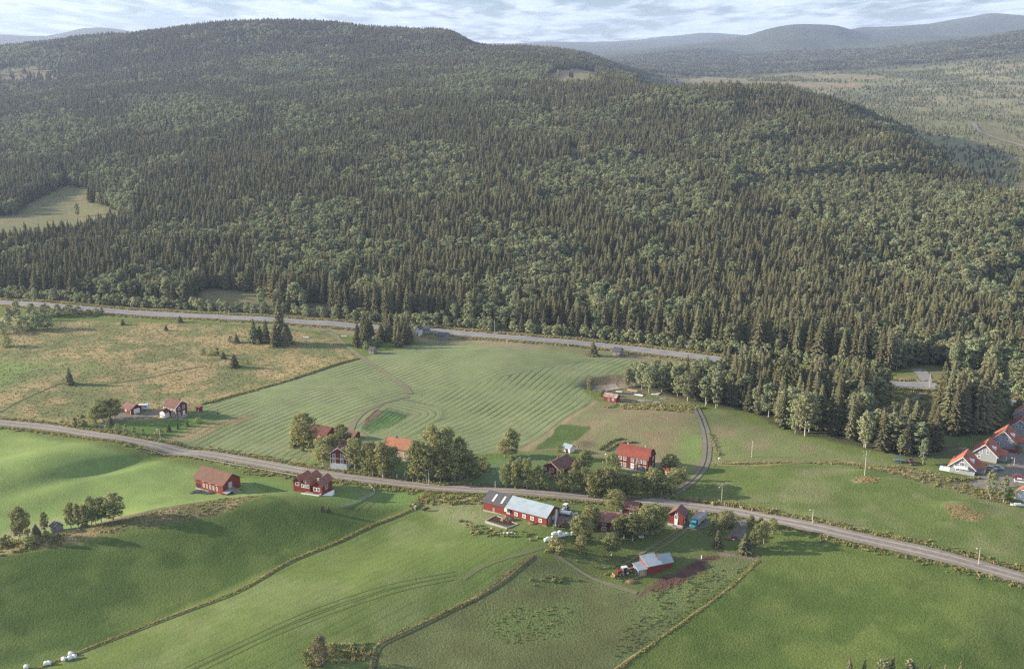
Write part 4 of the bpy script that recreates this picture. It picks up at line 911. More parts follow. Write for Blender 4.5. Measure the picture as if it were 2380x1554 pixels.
# yellow-meadow house with the pale porch
h = House('farmhouse', 'two storey red house with white porch on the garden lawn by the rough meadow', 'house', (377.8,965.5), (412.7,970), (439.7,961.7), L=7.4, depth=6.4)
h.wall(4.7, M_dred, rh=1.9); r = h.roof(4.7, M_rbrick, rh=1.9); h.barge(4.7, rh=1.9); h.corners(4.7); h.foundation(.4)
h.chimney(h.L - 1.4, h.W / 2 + .5, 5.8, 7.4)
for c in (1.0, 2.7, 4.6, 6.3): h.window('F', c, 3.1, .9, 1.1)
h.window('F', 5.6, .8, 1.5, 1.1, bars=(2, 0))
for c in (1.8, 4.4): h.window('R', c, 3.2, .9, 1.1); 
h.window('R', 1.6, .8, 1.0, 1.2); h.door('R', 4.3, 1.0, 2.1, M_white)
MB().prism([(-2.6, -.3), (0, -.3), (0, 2.5), (-2.6, 2.5)], 0.6, 3.6).prismy([(0.6, 2.5), (3.6, 2.5), (2.1, 3.4)], -2.6, 0).build('porch', M_white, h.root)
MB().prismy([(0.2, 2.36), (2.1, 3.45), (4.0, 2.36), (4.0, 2.5), (2.1, 3.6), (0.2, 2.5)], -2.9, -.02).build('porch_roof', M_dred, h.root)
MB().box(-.4, h.L + 2.2, h.W * .1, h.W + 0.3, h.low, .12).build('terrace', M_concrete, h.root)
h = House('garage', 'low red garage with brown roof and white door beside the big garden trees', 'garage', (284,957), (304,963.2), (327.6,957.4), L=6.5, depth=5.4)
h.wall(2.3, M_dred, rh=1.5); h.roof(2.3, M_rdark, rh=1.5); h.barge(2.3, rh=1.5, m=M_dred); h.door('R', 2.9, 2.6, 2.0, M_white); h.window('F', 3, 1.0, .8, .6); h.corners(2.3)
h = House('playhouse', 'tiny red playhouse on the lawn to the right of the meadow house', 'playhouse', (456.5,956.5), (463,957.5), depth=2.2)
h.wall(1.6, M_red, rh=.7); h.roof(1.6, M_rred, rh=.7, oh=.25, og=.25); h.door('F', h.L * .7, .5, 1.1, M_white, trim=False)
# brown-roofed hay barn
h = House('barn', 'red barn with brown roof standing alone in the bright field below the guard rail', 'barn', (450.5,1137.5), (523.7,1146.5), (567.9,1133.5), L=13.6, depth=8.2)
h.wall(4.1, M_red, rh=2.6); h.roof(4.1, M_rbrick, rh=2.6, oh=.7, og=.7); h.foundation(.25)
for c in (4.2, 5.8, 7.4, 9.0, 10.7): h.window('F', c, 1.2, .65, 1.2, bars=(1, 2), ft=.09)
for c in (3.9, 7.2, 10.6): h.window('F', c, 3.3, .5, .3, bars=(0, 0))
h._slab('F', .5, 2.6, 0, 1.9, 0, .03, 0, h.L, 0, h.W).build('open_bay', M_rubber, h.root)
h._slab('F', 0.9, 2.7, 2.9, 3.6, 0, .03, 0, h.L, 0, h.W).build('hay_hatch', M_rubber, h.root)
h.door('R', h.W * .42, 1.7, 2.2, M_silver, z=1.7, trim=False)
MB().add([(h.L + .05, h.W * .3, 1.6), (h.L + .05, h.W * .62, 1.6), (h.L + 4.2, h.W * .62, .2), (h.L + 4.2, h.W * .3, .2), (h.L + .05, h.W * .3, 1.4), (h.L + .05, h.W * .62, 1.4), (h.L + 4.2, h.W * .62, 0), (h.L + 4.2, h.W * .3, 0)], [(0,1,2,3)[::-1], (4,5,6,7), (0,3,7,4), (1,5,6,2)[::-1], (3,2,6,7)]).build('hay_ramp', M_greywood, h.root)
MB().prism([(-.4, 1.25), (2.3, 1.5), (2.3, 1.62), (-.4, 1.37)], h.L + .06, h.L + 2.5).build('lean_to_roof', M_rmetal, h.root)
MB().box(h.L + .1, h.L + 2.4, -.3, -.2, -.4, 1.25).box(h.L + .1, h.L + .25, -.42, -.31, -.4, 1.3).box(h.L + 2.2, h.L + 2.35, -.42, -.31, -.4, 1.3).build('lean_to_wall', M_dred, h.root)
def plank_pile(u0, v0, n, label, L=3.0):
    p = G(u0, v0); m = MB()
    for i in range(n):
        a = random.uniform(-.35, .35); x = random.uniform(-1.8, 1.8); y = random.uniform(-1.0, 1.0); c, s_ = math.cos(a + .6), math.sin(a + .6); z = random.uniform(.05, .5)
        e = L * random.uniform(.6, 1) / 2; m.tube([(x - c * e, y - s_ * e, z), (x + c * e, y + s_ * e, z + random.uniform(-.1, .2))], .09, 4)
    return tag(m.build('plank_pile', M_greywood, loc=p), label, 'plank pile')
plank_pile(462, 1144, 26, 'scattered grey planks at the left foot of the brown-roofed barn')
plank_pile(487, 1146.5, 22, 'scattered grey planks before the front windows of the brown-roofed barn')
# red cottage with three roofs
h = House('cottage', 'dark red cottage with three stepped gable roofs above a white terrace wall', 'cottage', (678,1137), (750,1156), depth=6.5, L=12.6, th=-20, dz=.5)
for (xa, xb, ya, yb, hh_, rh_) in ((0.0, 3.4, 1.6, 8.5, 2.5, 1.3), (3.5, 7.3, 0.6, 8.2, 3.0, 1.6), (9.0, 12.6, -.5, 6.6, 3.1, 1.5)):
    h.wall(hh_, M_red, xa, xb, ya, yb, 'y', rh_); h.roof(hh_, mat('warm_brown_tile', (0.34, 0.155, 0.105), .85, (0.26, 0.12, 0.085), .8, planks=('X', 1.3, .25)), xa, xb, ya, yb, 'y', rh_, oh=.45, og=.5)
    xm = (xa + xb) / 2
    if xa < 8: h.window('F', xm, 1.0, 1.2, 1.0, xa, xb, ya, yb, bars=(1, 0))
h.window('F', 4.6, 1.0, 1.1, 1.0, 3.5, 7.3, .6, 8.2, bars=(1, 0)); h.window('F', 6.3, 1.0, 1.1, 1.0, 3.5, 7.3, .6, 8.2, bars=(1, 0)); h.window('F', 5.4, 2.9, .7, .9, 3.5, 7.3, .6, 8.2)
for c in (9.9, 11.2): h.window('F', c, .9, 1.0, 1.0, 9.0, 12.6, -.5, 6.6, bars=(1, 0))
h.window('R', 2.6, .9, 1.5, 1.2, 9.0, 12.6, -.5, 6.6, bars=(2, 0))
MB().box(7.3, 9.0, 2.2, 6.4, h.low, 2.2).build('link_wall', M_dred, h.root); MB().box(7.2, 9.1, 1.8, 6.6, 2.25, 2.4).build('link_roof', M_rdark, h.root)
h.chimney(11.0, .1, 1.2, 5.4, .7, M_concrete); h.window('F', 8.15, .7, 1.0, 1.1, 7.3, 9.0, 2.2, 6.4, bars=(1, 0))
MB().box(5.6, 12.2, -2.6, -2.45, h.low - 1.2, .35).box(12.2, 12.35, -2.6, -.6, h.low - 1.2, .35).build('terrace_wall', M_white, h.root)
MB().box(5.8, 12.2, -2.44, .4, h.low - .6, -.25).build('terrace_floor', M_greywood, h.root)
MB().add([(12.8, -1.2, -.3), (12.8, 1.6, -.3), (15.6, 2.6, .9), (15.6, .0, -1.4), (12.8, -1.2, -1.6), (12.8, 1.6, -1.6), (15.6, 2.6, -1.5), (15.6, 0, -1.9)], [(0,3,2,1),(4,5,6,7),(0,4,7,3),(1,2,6,5),(2,3,7,6),(0,1,5,4)]).build('snow_white_slab', M_white, h.root)
# dark barn between the birches
h = House('barn', 'dark red barn half hidden by the two big trees beside the striped field', 'barn', (722,1021), (757,1027), L=8.6, depth=6.6)
h.wall(3.4, M_dred, rh=2.0); h.roof(3.4, mat('worn_red_sheet', (0.17, 0.07, 0.055), 0.8, (0.12, 0.05, 0.042), .8, planks=('X', 1.3, .25)), rh=2.0, oh=.6)
h.window('F', 6.2, 1.2, .9, 1.0)
h = House('shed', 'long low shed with dark roof behind the white-based gable house', 'shed', (806,1020), (824,1023), depth=4)
h.wall(2.0, M_dred, rh=1.0); h.roof(2.0, M_rdark, rh=1.0)
# white-based gable house
h = House('house', 'red gable house on a high white basement beside the roadside birches', 'house', (769,1090.5), (806,1092), L=6.0, depth=8.5)
h.wall(6.5, M_red, ridge='y', rh=2.1); h.roof(6.5, M_rdark, ridge='y', rh=2.1, oh=.6, og=.5); h.barge(6.5, ridge='y', rh=2.1, oh=.6, og=.5)
MB().box(-.08, h.L + .08, -.08, h.W + .08, h.low - .3, 2.5).build('basement', M_white, h.root)
MB().box(-.05, h.L + .05, -.1, -.0, 4.3, 4.5).build('belt_board', M_white, h.root); h.corners(6.5)
for c in (1.4, 4.3):
    h.window('F', c, 4.8, .8, 1.3); h.window('F', c, 2.75, .9, 1.2)
h.window('F', 3.3, .7, .8, .9); h.window('R', 3, 4.7, .9, 1.2); h.window('L', 3, 4.7, .9, 1.2); h.window('L', 6, 4.7, .9, 1.2); h.chimney(h.L * .6, 5.5, 7.4, 9.9, .8)
# orange-roofed house among the trees
h = House('farmhouse', 'red farmhouse with bright orange tile roof between the roadside trees', 'house', (893,1062), (956,1073), depth=7.0, L=11.4)
h.wall(4.6, M_red, rh=2.6); h.roof(4.6, M_rorange, rh=2.6, oh=.6); h.foundation(.5); h.barge(4.6, rh=2.6, oh=.6, m=M_dred)
for c in (1.5, 3.6, 5.7, 9.2): h.window('F', c, 3.1, 1.0, 1.25); h.window('F', c, .9, 1.0, 1.25)
h.door('F', 7.5, 1.4, 3.6, M_timber, .2); h.chimney(3.5, 3.5, 6.8, 8.0)
# the long cow barn
h = House('barn', 'long red cow barn with half dark half pale metal roof beside the slurry basin', 'barn', (1126.4,1187), (1267.6,1221.6), depth=8.4, L=24.2)
LB_ = h; h.wall(3.45, M_red, rh=2.2); h.foundation(.35); X3 = 24.2 * .34
h.roof(3.45, M_rgrey, 0, X3, rh=2.2, og=.5, oh=.6, name='dark_roof')
h.roof(3.45, M_rmetal, X3 + .55, 24.2, rh=2.2, og=.5, oh=.6, name='pale_roof')
k = 2.2 / 4.2
for xc in (2.9, 6.3):
    MB().prism([(.4, 3.45 + k * .4 + .2), (3.2, 3.45 + k * 3.2 + .2), (3.2, 3.45 + k * 3.2 + .24), (.4, 3.45 + k * .4 + .24)], xc, xc + .75).build('skylight', M_skyl, h.root)
for f in (.40, .527, .653, .779, .907): h.window('F', 24.2 * f, 1.25, .8, .85, ft=.2)
h.door('F', 24.2 * .165, .8, 1.5, M_greywood, .35, trim=False); h.corners(3.4, M_red)
MB().box(24.2 * .38 - .5, 24.2 * .38 + .45, -.9, -.02, 2.1, 3.1).build('ventilation_box', M_white, h.root)
h._slab('R', 1.0, 3.0, .2, 2.7, 0, .05, 0, h.L, 0, h.W).build('door', M_greywood, h.root); h.window('R', 4.3, 1.2, .8, .8); h._slab('R', 5.2, 7.4, .2, 3.0, 0, .05, 0, h.L, 0, h.W).build('door', M_silver, h.root)
MB().tube([(25.2, 4.6, 4.6), (26.6, 1.6, .9)], .32, 8).tube([(26.4, 1.8, 1.2), (27.4, .6, .6)], .16, 6).build('conveyor_pipe', M_silver, h.root)
MB().tube([(25.7, 2.6, 3.6), (25.7, 2.6, 0)], .05, 5).tube([(26.2, 3.3, 3.0), (26.2, 3.3, 0)], .05, 5).build('pipe_prop', M_pole, h.root)
# slurry basin
def basin():
    P = [(1127,1215), (1152,1199), (1205,1218), (1178,1229)]; p = G(1165,1214); r = empty('slurry_basin', p, 0, 'rectangular walled slurry basin full of brown water below the long barn', 'basin')
    W_ = PW(P); r.location.z = p.z = max(float(H(*a)) for a in W_) - .15; L = [(a[0] - p.x, a[1] - p.y) for a in W_]; zt = 0.35
    m = MB(); n = 4; cx = sum(a[0] for a in L) / 4; cy = sum(a[1] for a in L) / 4
    inn = [(cx + (a[0] - cx) * .93, cy + (a[1] - cy) * .93) for a in L]
    for i in range(n):
        a, b, c, d = L[i], L[(i + 1) % n], inn[(i + 1) % n], inn[i]
        m.add([(*a, -2.6), (*b, -2.6), (*c, -2.6), (*d, -2.6), (*a, zt), (*b, zt), (*c, zt), (*d, zt)], [(4,5,6,7), (0,1,5,4), (2,3,7,6), (3,2,1,0), (1,2,6,5), (3,0,4,7)])
    m.build('rim', M_concrete, r)
    w = MB().add([(*a, .12) for a in inn], [(0, 1, 2, 3)]).build('slurry', mat('slurry', (0.07, 0.05, 0.028), 0.12, (0.05, 0.035, 0.02), 0.5, spec=0.5), r)
basin()
def heap(name, u, v, rx, ry, rz, m, label, cat, seed=0, dz=-.1):
    p = G(u, v); b = MB(); n = 22; k = 7
    for i in range(k + 1):
        th = math.pi / 2 * i / k
        for j in range(n):
            a = 2 * math.pi * j / n; w = 1 + .5 * (vnoise(3 * math.cos(a) + i * .7 + seed, 3 * math.sin(a) + seed, 4) - .5)
            b.v.append((rx * math.cos(th) * math.cos(a) * w, ry * math.cos(th) * math.sin(a) * w, rz * math.sin(th) * (1 + .5 * (vnoise(j * .6, i * .9, seed) - .5))))
    for i in range(k):
        for j in range(n): b.f.append((i * n + j, i * n + (j + 1) % n, (i + 1) * n + (j + 1) % n, (i + 1) * n + j))
    o = b.build(name, m, loc=(p.x, p.y, p.z + dz)); return tag(o, label, cat)
heap('manure_heap', 1180, 1208, 2.2, 1.4, 1.6, M_soil, 'brown manure heap spilling into the slurry basin', 'heap', 1)
heap('soil_heap', 1236, 1216, 1.5, .9, .5, M_soil, 'small brown heap against the foot of the long barn wall', 'heap', 2)
heap('soil_heap', 1548, 1342, 1.8, 1.2, .8, M_soil, 'brown soil heap at the lower end of the metal-roofed shed', 'heap', 3) if False else None
heap('soil_heap', 1466, 1351.5, 1.7, 1.1, .8, M_soil, 'brown soil heap below the red tractor', 'heap', 3)
heap('soil_heap', 1558, 1254 - 12, .9, .5, .3, M_soil, 'little soil heap on the grass below the teal truck', 'heap', 5) if False else None
SG = 'pale boulders beside the slurry basin'
for i, (u, v, s_) in enumerate([(1158,1241,.35),(1164,1240,.3),(1172,1240,.5),(1181,1240,.55),(1190,1239,.5),(1197,1240,.3),(1150,1236,.3),(1143,1228,.35)]):
    p = G(u, v); b = MB().ball((0, 0, s_ * .5), s_ * 1.1, s_ * .8, s_ * .7, 7, 5)
    b.v = [(x * (1 + .25 * math.sin(9 * z + i)), y * (1 + .2 * math.cos(7 * x)), z) for x, y, z in b.v]
    tag(b.build('boulder', M_stone, loc=p), ['small pale boulder at the far left end of the row by the slurry basin', 'second pale boulder in the row by the slurry basin', 'third pale boulder in the row by the slurry basin', 'big pale boulder in the middle of the row by the slurry basin', 'big pale boulder right of the middle in the slurry basin row', 'small pale boulder ending the row by the slurry basin', 'lone grey boulder left of the boulder row', 'grey boulder at the left corner of the slurry basin'][i], 'boulder', SG)

# houses across the road
h = House('farmhouse', 'red gable farmhouse with dark roof and flagpole behind the roadside birches', 'house', (1262,1112), (1302,1122), L=7.2, depth=9.5)
h.wall(5.0, M_red, ridge='y', rh=2.2); h.roof(5.0, M_rdark, ridge='y', rh=2.2, oh=.7, og=.5); h.barge(5.0, ridge='y', rh=2.2, oh=.7, og=.5, m=M_timber); h.foundation(.5)
for c in (1.0, 6.2): h.window('F', c, 3.7, .6, .8)
h.window('F', 3.6, 3.6, 1.4, 1.1, bars=(2, 0)); h.window('F', 1.8, 1.1, 1.3, 1.2, bars=(2, 0)); h.window('F', 5.4, 1.1, 1.3, 1.3, bars=(2, 0)); h.chimney(h.L * .45, 4.5, 6.8, 8.1)
h.wall(3.6, M_red, 7.2, 11.0, 4.0, 9.5, 'x', 2.2, name='wing_wall'); h.roof(3.6, M_rdark, 7.4, 11.0, 4.0, 9.5, 'x', 2.2, name='wing_roof')
h.window('F', 9.4, 1.0, 1.2, 1.1, 7.2, 11.0, 4.0, 9.5)
h = House('root_cellar', 'small white cellar shed with pale blue roof against the earth mound', 'shed', (1307,1048), (1325,1053), (1338,1047), L=3.4, depth=3.2)
h.wall(1.9, M_white, rh=.9); h.roof(1.9, mat('blue_sheet', (0.30, 0.37, 0.42), .6), rh=.9, oh=.35, og=.35); h.door('F', 2.1, .8, 1.5, M_dred, trim=False)
# gambrel manor
h = House('farmhouse', 'large red two storey farmhouse with curved red roof and white windows', 'house', (1437,1088), (1502,1096), (1524.4,1085), L=12.2, depth=6.8)
h.wall(5.2, M_dred, rh=3.0, gamb=True); r = h.roof(5.2, M_rred, rh=3.0, gamb=True, og=.3); h.foundation(.45)
h.chimney(h.L - 2.6, h.W / 2 + .3, 7.8, 9.1, .6, M_concrete, r); h.chimney(2.6, h.W / 2 + .3, 7.8, 8.8, .6, M_concrete, r)
for c in (1.2, 3.0, 6.1, 9.2, 10.9): h.window('F', c, 3.45, .95, 1.2)
for c in (1.2, 3.0, 9.2, 10.9): h.window('F', c, .95, .95, 1.3)
h.window('R', 2.2, 5.9, .7, 1.0); h.window('R', 4.8, 3.6, .7, 1.2); h.window('R', 2.2, .9, .8, 1.3); h.window('R', 4.7, .9, .8, 1.3)
h.door('F', 6.1, 1.2, 2.2, M_white, .4); MB().box(5.0, 7.2, -1.7, -.1, h.low, .35).build('front_step', M_concrete, h.root)
lad = MB(); 
for s_ in (-.22, .22): lad.tube([(8.0 + s_, -1.6, 0), (8.0 + s_, -.12, 5.3)], .045, 4)
for q in range(14): lad.tube([(7.78, -1.6 + 1.48 * q / 14, 5.3 * q / 14 + .2), (8.22, -1.6 + 1.48 * q / 14, 5.3 * q / 14 + .2)], .03, 4)
lo = lad.build('ladder', M_white, loc=h.root.location); lo.rotation_euler = h.root.rotation_euler; tag(lo, 'tall white ladder leaning on the front of the curved-roof farmhouse', 'ladder')
h = House('summerhouse', 'tiny red hut among bushes right of the curved-roof farmhouse', 'hut', (1544,1101), (1552,1103), depth=2)
h.wall(1.7, M_red, rh=.6); h.roof(1.7, M_rred, rh=.6, oh=.2, og=.2); h.door('F', h.L / 2, .6, 1.2, M_white, trim=False)
# near side of the road
h = House('farmhouse', 'red house with faded pink roof among the roadside trees beside the bales', 'house', (1396.4,1234.5), (1444,1244), L=8.4, depth=6.0)
h.wall(4.2, M_dred, rh=1.9); r = h.roof(4.2, M_rpink, rh=1.9, oh=.6); h.chimney(h.L - 1.6, 2.9, 5.5, 7.0, .6, M_concrete, r); MB().box(4.4, 4.9, 1.2, 1.7, 4.9, 5.35).build('roof_hatch', M_rdark, r); h.foundation(.4)
for c in (1.9, 5.2): h.window('F', c, 2.9, 1.1, .8, bars=(1, 0)); h.window('F', c, .9, 1.2, 1.1, bars=(1, 1))
h = House('cottage', 'small red cottage with dark roof between two trees at the road edge', 'cottage', (1452,1195), (1476,1199), (1488,1192), L=4.6, depth=4.6)
h.wall(2.5, M_dred, rh=1.7); h.roof(2.5, M_rdark, rh=1.7); h.window('F', 2.9, .9, 1.3, .9, bars=(2, 0)); h.chimney(1.0, 2.4, 3.6, 4.7)
h = House('cottage', 'small two storey red cottage with white porch rail beside the teal truck', 'cottage', (1554.5,1218.5), (1587.4,1223.8), (1599,1215.5), L=4.9, depth=4.6)
h.wall(3.8, M_red, ridge='y', rh=1.8); h.roof(3.8, M_rdark, ridge='y', rh=1.8, oh=.35, og=.5); h.foundation(.3)
h.window('F', 2.5, 2.6, .9, 1.0); h.window('F', 2.5, 4.1, .45, .5, bars=(0, 0)); h.window('R', 1.4, 2.5, .6, .8); h.window('R', 1.4, .9, .6, .8); h.door('F', 2.4, .9, 2.0, M_white, .3)
MB().box(-.1, 5.0, -1.3, -.1, h.low - .2, .3).build('porch_deck', M_greywood, h.root)
pr = MB().box(0, 1.7, -1.3, -1.24, .95, 1.03).box(3.2, 4.9, -1.3, -1.24, .95, 1.03)
for q in range(9): x = q * .21; pr.box(x, x + .07, -1.29, -1.25, .3, .95).box(3.2 + x, 3.27 + x, -1.29, -1.25, .3, .95)
pr.build('porch_rail', M_white, h.root); MB().box(1.8, 3.1, -2.0, -1.3, h.low - .3, .1).box(1.8, 3.1, -2.6, -2.0, h.low - .3, -.1).build('porch_steps', M_greywood, h.root)
for q in (.1, 4.8): MB().box(q - .06, q + .06, -1.28, -1.16, .3, 2.4).build('porch_post', M_red, h.root)
# metal-roofed machine sheds
h = House('machine_shed', 'red machine shed of three stepped parts with blue-grey metal roofs', 'shed', (1485,1342), (1564,1322), depth=5.0)
Lm = h.L
h.wall(2.0, M_greywood, 0, 3.0, .4, 3.6, rh=.7, mono=True); h.roof(2.0, M_rmetal, 0, 3.0, .4, 3.6, rh=.7, oh=.3, og=.2, mono=True, name='front_roof')
h.wall(2.7, M_red, 3.0, 8.0, .2, 5.0, rh=1.2, mono=True); h.roof(2.7, M_rmetal, 3.25, 8.0, .2, 5.0, rh=1.2, oh=.3, og=.2, mono=True, name='middle_roof')
h.wall(2.5, M_red, 8.05, max(Lm, 12.2), .9, 5.4, rh=1.7); h.roof(2.5, M_rmetal, 8.2, max(Lm, 12.2), .9, 5.4, rh=1.7, oh=.4, og=.3, name='rear_roof')
h.barge(2.5, 8.2, max(Lm, 12.2), .9, 5.4, rh=1.7, oh=.4, og=.3, m=M_dred)
h.door('F', 1.4, 1.6, 1.7, M_timber, 0, y0=.4, trim=False)

# terrace houses on the right
M_rterr = mat('terrace_red_tile', (0.42, 0.15, 0.105), 0.85, (0.33, 0.12, 0.09), 0.8, planks=('X', 1.3, 0.25), bump=0.04)
RG = 'blue-grey terrace houses with red roofs'
TW = G(2211.8,1097); TE = G(2257.3,1104.9); TH = math.atan2(TE.y - TW.y, TE.x - TW.x)
ROW = [(2211.8,1097,2257.3,1104.9,'nearest terrace house, with a white balcony under its gable window'), (2262,1066,2309,1078,'second terrace house from the road end, with two gable windows'), (2306,1035,2353,1047,'third terrace house up the row, with a dormer above a red car'), (2343,1008,2390,1020,'fourth terrace house up the row, cut by the edge of the photo'), (2356,975,2403,987,'topmost terrace house, its orange gable just inside the photo')]
for i, (ua, va, ub, vb, lab) in enumerate(ROW):
    h = House('terrace_house', lab, 'terrace house', (ua, va), (ub, vb), L=8.4, depth=9.5, group=RG); h.root.rotation_euler.z = TH; 
    h.wall(2.7, M_bluegrey, ridge='y', rh=3.7); r = h.roof(2.7, M_rorange if i == 4 else M_rterr, ridge='y', rh=3.7, oh=.7, og=.5); h.barge(2.7, ridge='y', rh=3.7, oh=.7, og=.5)
    h.foundation(.2); h.corners(2.6); k = 3.7 / 3.8
    if i == 0:
        h.window('F', 4.2, 3.1, 1.5, 1.2, bars=(2, 0)); h.window('F', 2.8, .9, 1.0, 1.0); h.window('F', 4.2, 4.7, .7, .5, bars=(0, 0))
        MB().box(1.8, 6.6, -1.3, -.02, 2.3, 2.42).box(1.6, 6.2, -1.3, -1.22, 2.42, 3.2).box(1.6, 1.68, -1.22, -.02, 2.42, 3.2).box(6.12, 6.2, -1.22, -.02, 2.42, 3.2).build('balcony', M_white, h.root)
        MB().box(-3.4, -.1, .4, 2.2, -.3, 1.0).build('fenced_patio', M_white, h.root)
    else:
        h.window('F', 3.0, 3.1, .8, 1.1); h.window('F', 5.3, 3.1, .8, 1.1); h.window('F', 2.4, .9, .8, 1.1)
    # dormer on the right slope, side entrance wing, stove pipe
    MB().prism([(2.8, 3.3), (4.4, 3.3), (4.4, 4.6), (3.6, 5.2), (2.8, 4.6)], 5.8, 7.5).build('dormer', M_white, h.root)
    h.wall(2.4, M_bluegrey, 8.45, 11.2, 3.4, 6.8, 'x', 1.3, name='entrance_wing'); h.roof(2.4, M_rterr, 7.9, 11.2, 3.4, 6.8, 'x', 1.3, oh=.4, og=.3, name='wing_roof')
    MB().tube([(4.9, 1.6, 4.9), (4.9, 1.6, 6.9), (4.9, 1.9, 7.0)], .12, 6).build('stove_pipe', M_rubber, h.root)
    h.window('R', 1.5, .9, 1.0, 1.1); h.door('R', 4.6, .9, 2.0, M_white, .1, 8.45, 11.2, 3.4, 6.8)
h = House('bungalow', 'white bungalow with orange roof cut off by the right edge', 'house', (2366,1160), (2400,1170), L=7, depth=7)
h.wall(2.5, M_white, ridge='y', rh=2.0); h.roof(2.5, M_rorange, ridge='y', rh=2.0, oh=.7, og=.5); h.barge(2.5, ridge='y', rh=2.0, oh=.7, og=.5)
# far sheds
def small_shed(u0, v0, u1, v1, dep, wh, rh_, wm, rm, label, ridge='x', name='shed', win=True):
    h = House(name, label, 'shed', (u0, v0), (u1, v1), depth=dep)
    h.wall(wh, wm, ridge=ridge, rh=rh_); h.roof(wh, rm, ridge=ridge, rh=rh_, oh=.35, og=.35)
    if win: h.door('F', h.L * .4, .9, min(1.8, wh * .8), M_greywood, trim=False)
    return h
small_shed(857,822,868,823,4, 2.2,1.1, M_greywood, M_rgrey, 'small grey shed at the lower tip of the tall spruce cluster')
small_shed(1016,789,1034,791,5, 2.4,1.3, M_greywood, M_rgrey, 'grey cabin beside the highway at the top of the striped field')
small_shed(966,780,976,781,4.5, 3.8,1.6, M_white, M_rgrey, 'tall pale cabin between the spruces below the highway', 'y')
small_shed(980,776,996,777,5, 2.6,1.3, M_bluegrey, M_rgrey, 'bluish cabin behind the pale tall cabin by the highway')
small_shed(1424,825.5,1440,827.5,5, 2.3,1.4, M_greywood, M_rgrey, 'hay shed with bluish roof beside the lone field spruce', name='hay_shed')
h = small_shed(1403,930.5,1432,935.5,4.0, 2.2,1.0, M_red, M_rusty, 'rusty-roofed red shack below the gravel pit'); h.window('F', h.L * .75, .9, .7, .7)
small_shed(118,1236,126,1238,3, 2.0,.9, M_greywood, M_rgrey, 'dark little hut in the shade of the bottom left tree group')
small_shed(927,800,936,802,4, 2.4,1.0, M_dred, M_rred, 'tiny red-roofed cabin glimpsed among the spruce cluster')
# ------------------------------------------------------------------ vehicles and machines
def wheel(r, x, y, rad, w, name='wheel'):
    t = MB().tube([(x, y - w/2, rad), (x, y + w/2, rad)], rad, 14).build(name, M_rubber, r)
    MB().tube([(x, y - w/2 - .015, rad), (x, y + w/2 + .015, rad)], rad * .55, 10).build('rim', M_metal, t); return t
def thing_at(name, label, cat, u, v, deg, group=None):
    p = G(u, v); return empty(name, p, R(deg), label, cat, group)
def car(u, v, deg, paint, label, wagon=False):
    r = thing_at('parked_car', label, 'car', u, v, deg, 'cars parked by the terrace houses'); b = MB()
    b.prism([(0, 0)], 0, 0) if False else None
    prof = [(-2.1, .28), (-2.15, .62), (-2.0, .85), (-1.05, .95), (1.35, .95), (2.05, .88), (2.15, .6), (2.1, .28)]
    b.prismy(prof, -.82, .82); b.build('body', paint, r)
    top = [(-1.0, .93), (-.35, 1.4), (1.2 if wagon else .9, 1.42), (1.9 if wagon else 1.5, .95)]
    MB().prismy(top, -.72, .72).build('cabin', M_glass, r); MB().prismy([(-.4, 1.38), (-.33, 1.44), (1.15 if wagon else .88, 1.46), (1.25 if wagon else .95, 1.38)], -.74, .74).build('roof', paint, r)
    for x in (-1.35, 1.35):
        for y in (-.76, .76): wheel(r, x, y, .31, .2)
    MB().box(-2.2, -2.12, -.7, .7, .3, .45).build('bumper', M_rubber, r)
    for y in (-.6, .6): MB().box(-2.19, -2.12, y - .15, y + .15, .58, .74).build('headlight', M_skyl, r)
    return r
car(2303, 1091, 150, M_cargrey, 'first grey car parked below the second terrace house'); car(2319, 1089.5, 155, M_cargrey, 'second grey car, right of the first below the terrace houses')
car(2355, 1051, 150, M_carred, 'red car parked under the dormer of the third terrace house'); car(2368, 1111, 160, M_carred, 'red car beside the white car near the bungalow'); car(2372, 1121, 160, M_carwhite, 'white car parked in front of the red car near the bungalow', True)
car(2117, 1077, 95, M_cardark, 'dark wine-coloured car parked on grass at the wood edge', True); car(2345, 1050, 150, M_cargrey, 'x') if False else None
def caravan(u, v, deg, label):
    r = thing_at('caravan', label, 'caravan', u, v, deg); MB().prismy([(-2.2, .5), (-2.45, 1.0), (-2.3, 1.9), (-1.7, 2.45), (1.9, 2.45), (2.35, 1.9), (2.4, 1.0), (2.2, .5)], -1.0, 1.0).build('body', M_carwhite, r)
    for y in (-.9, .9): wheel(r, .1, y, .32, .2)
    for x in (-1.2, .9): MB().box(x - .4, x + .4, -1.03, -1.0, 1.3, 1.85).build('window', M_glass, r)
    MB().tube([(-2.2, 0, .5), (-3.2, 0, .45)], .06, 5).build('tow_bar', M_metal, r)
caravan(334, 951.5, 10, 'white caravan parked between the garage and the meadow house'); caravan(2156, 1008, 10, 'white caravan tucked among dark trees at the wood edge')
def boat(u, v, deg, label, L=4.6, cm=None):
    r = thing_at('boat', label, 'boat', u, v, deg); b = MB(); st = [(-L/2, .75, .75), (-L/4, .85, .75), (L/8, .75, .8), (L/3, .42, .9), (L/2, .04, 1.0)]
    for x, w, z in st: b.v += [(x, -w, z), (x, -w * .55, .25), (x, 0, .12), (x, w * .55, .25), (x, w, z)]
    for i in range(4):
        for j in range(4): a = i * 5 + j; b.f.append((a, a + 5, a + 6, a + 1))
    b.f += [(0, 1, 2, 3, 4)]; b.build('hull', M_carwhite, r); b = MB()
    for x, w, z in st: b.v += [(x, -w * .97, z - .03), (x, w * .97, z - .03)]
    for i in range(4): a = i * 2; b.f.append((a, a + 1, a + 3, a + 2))
    b.build('cover', cm or M_cargrey, r); MB().box(-L/4, L/5, -.45, .45, .78, 1.1).build('cabin', M_carwhite, r)
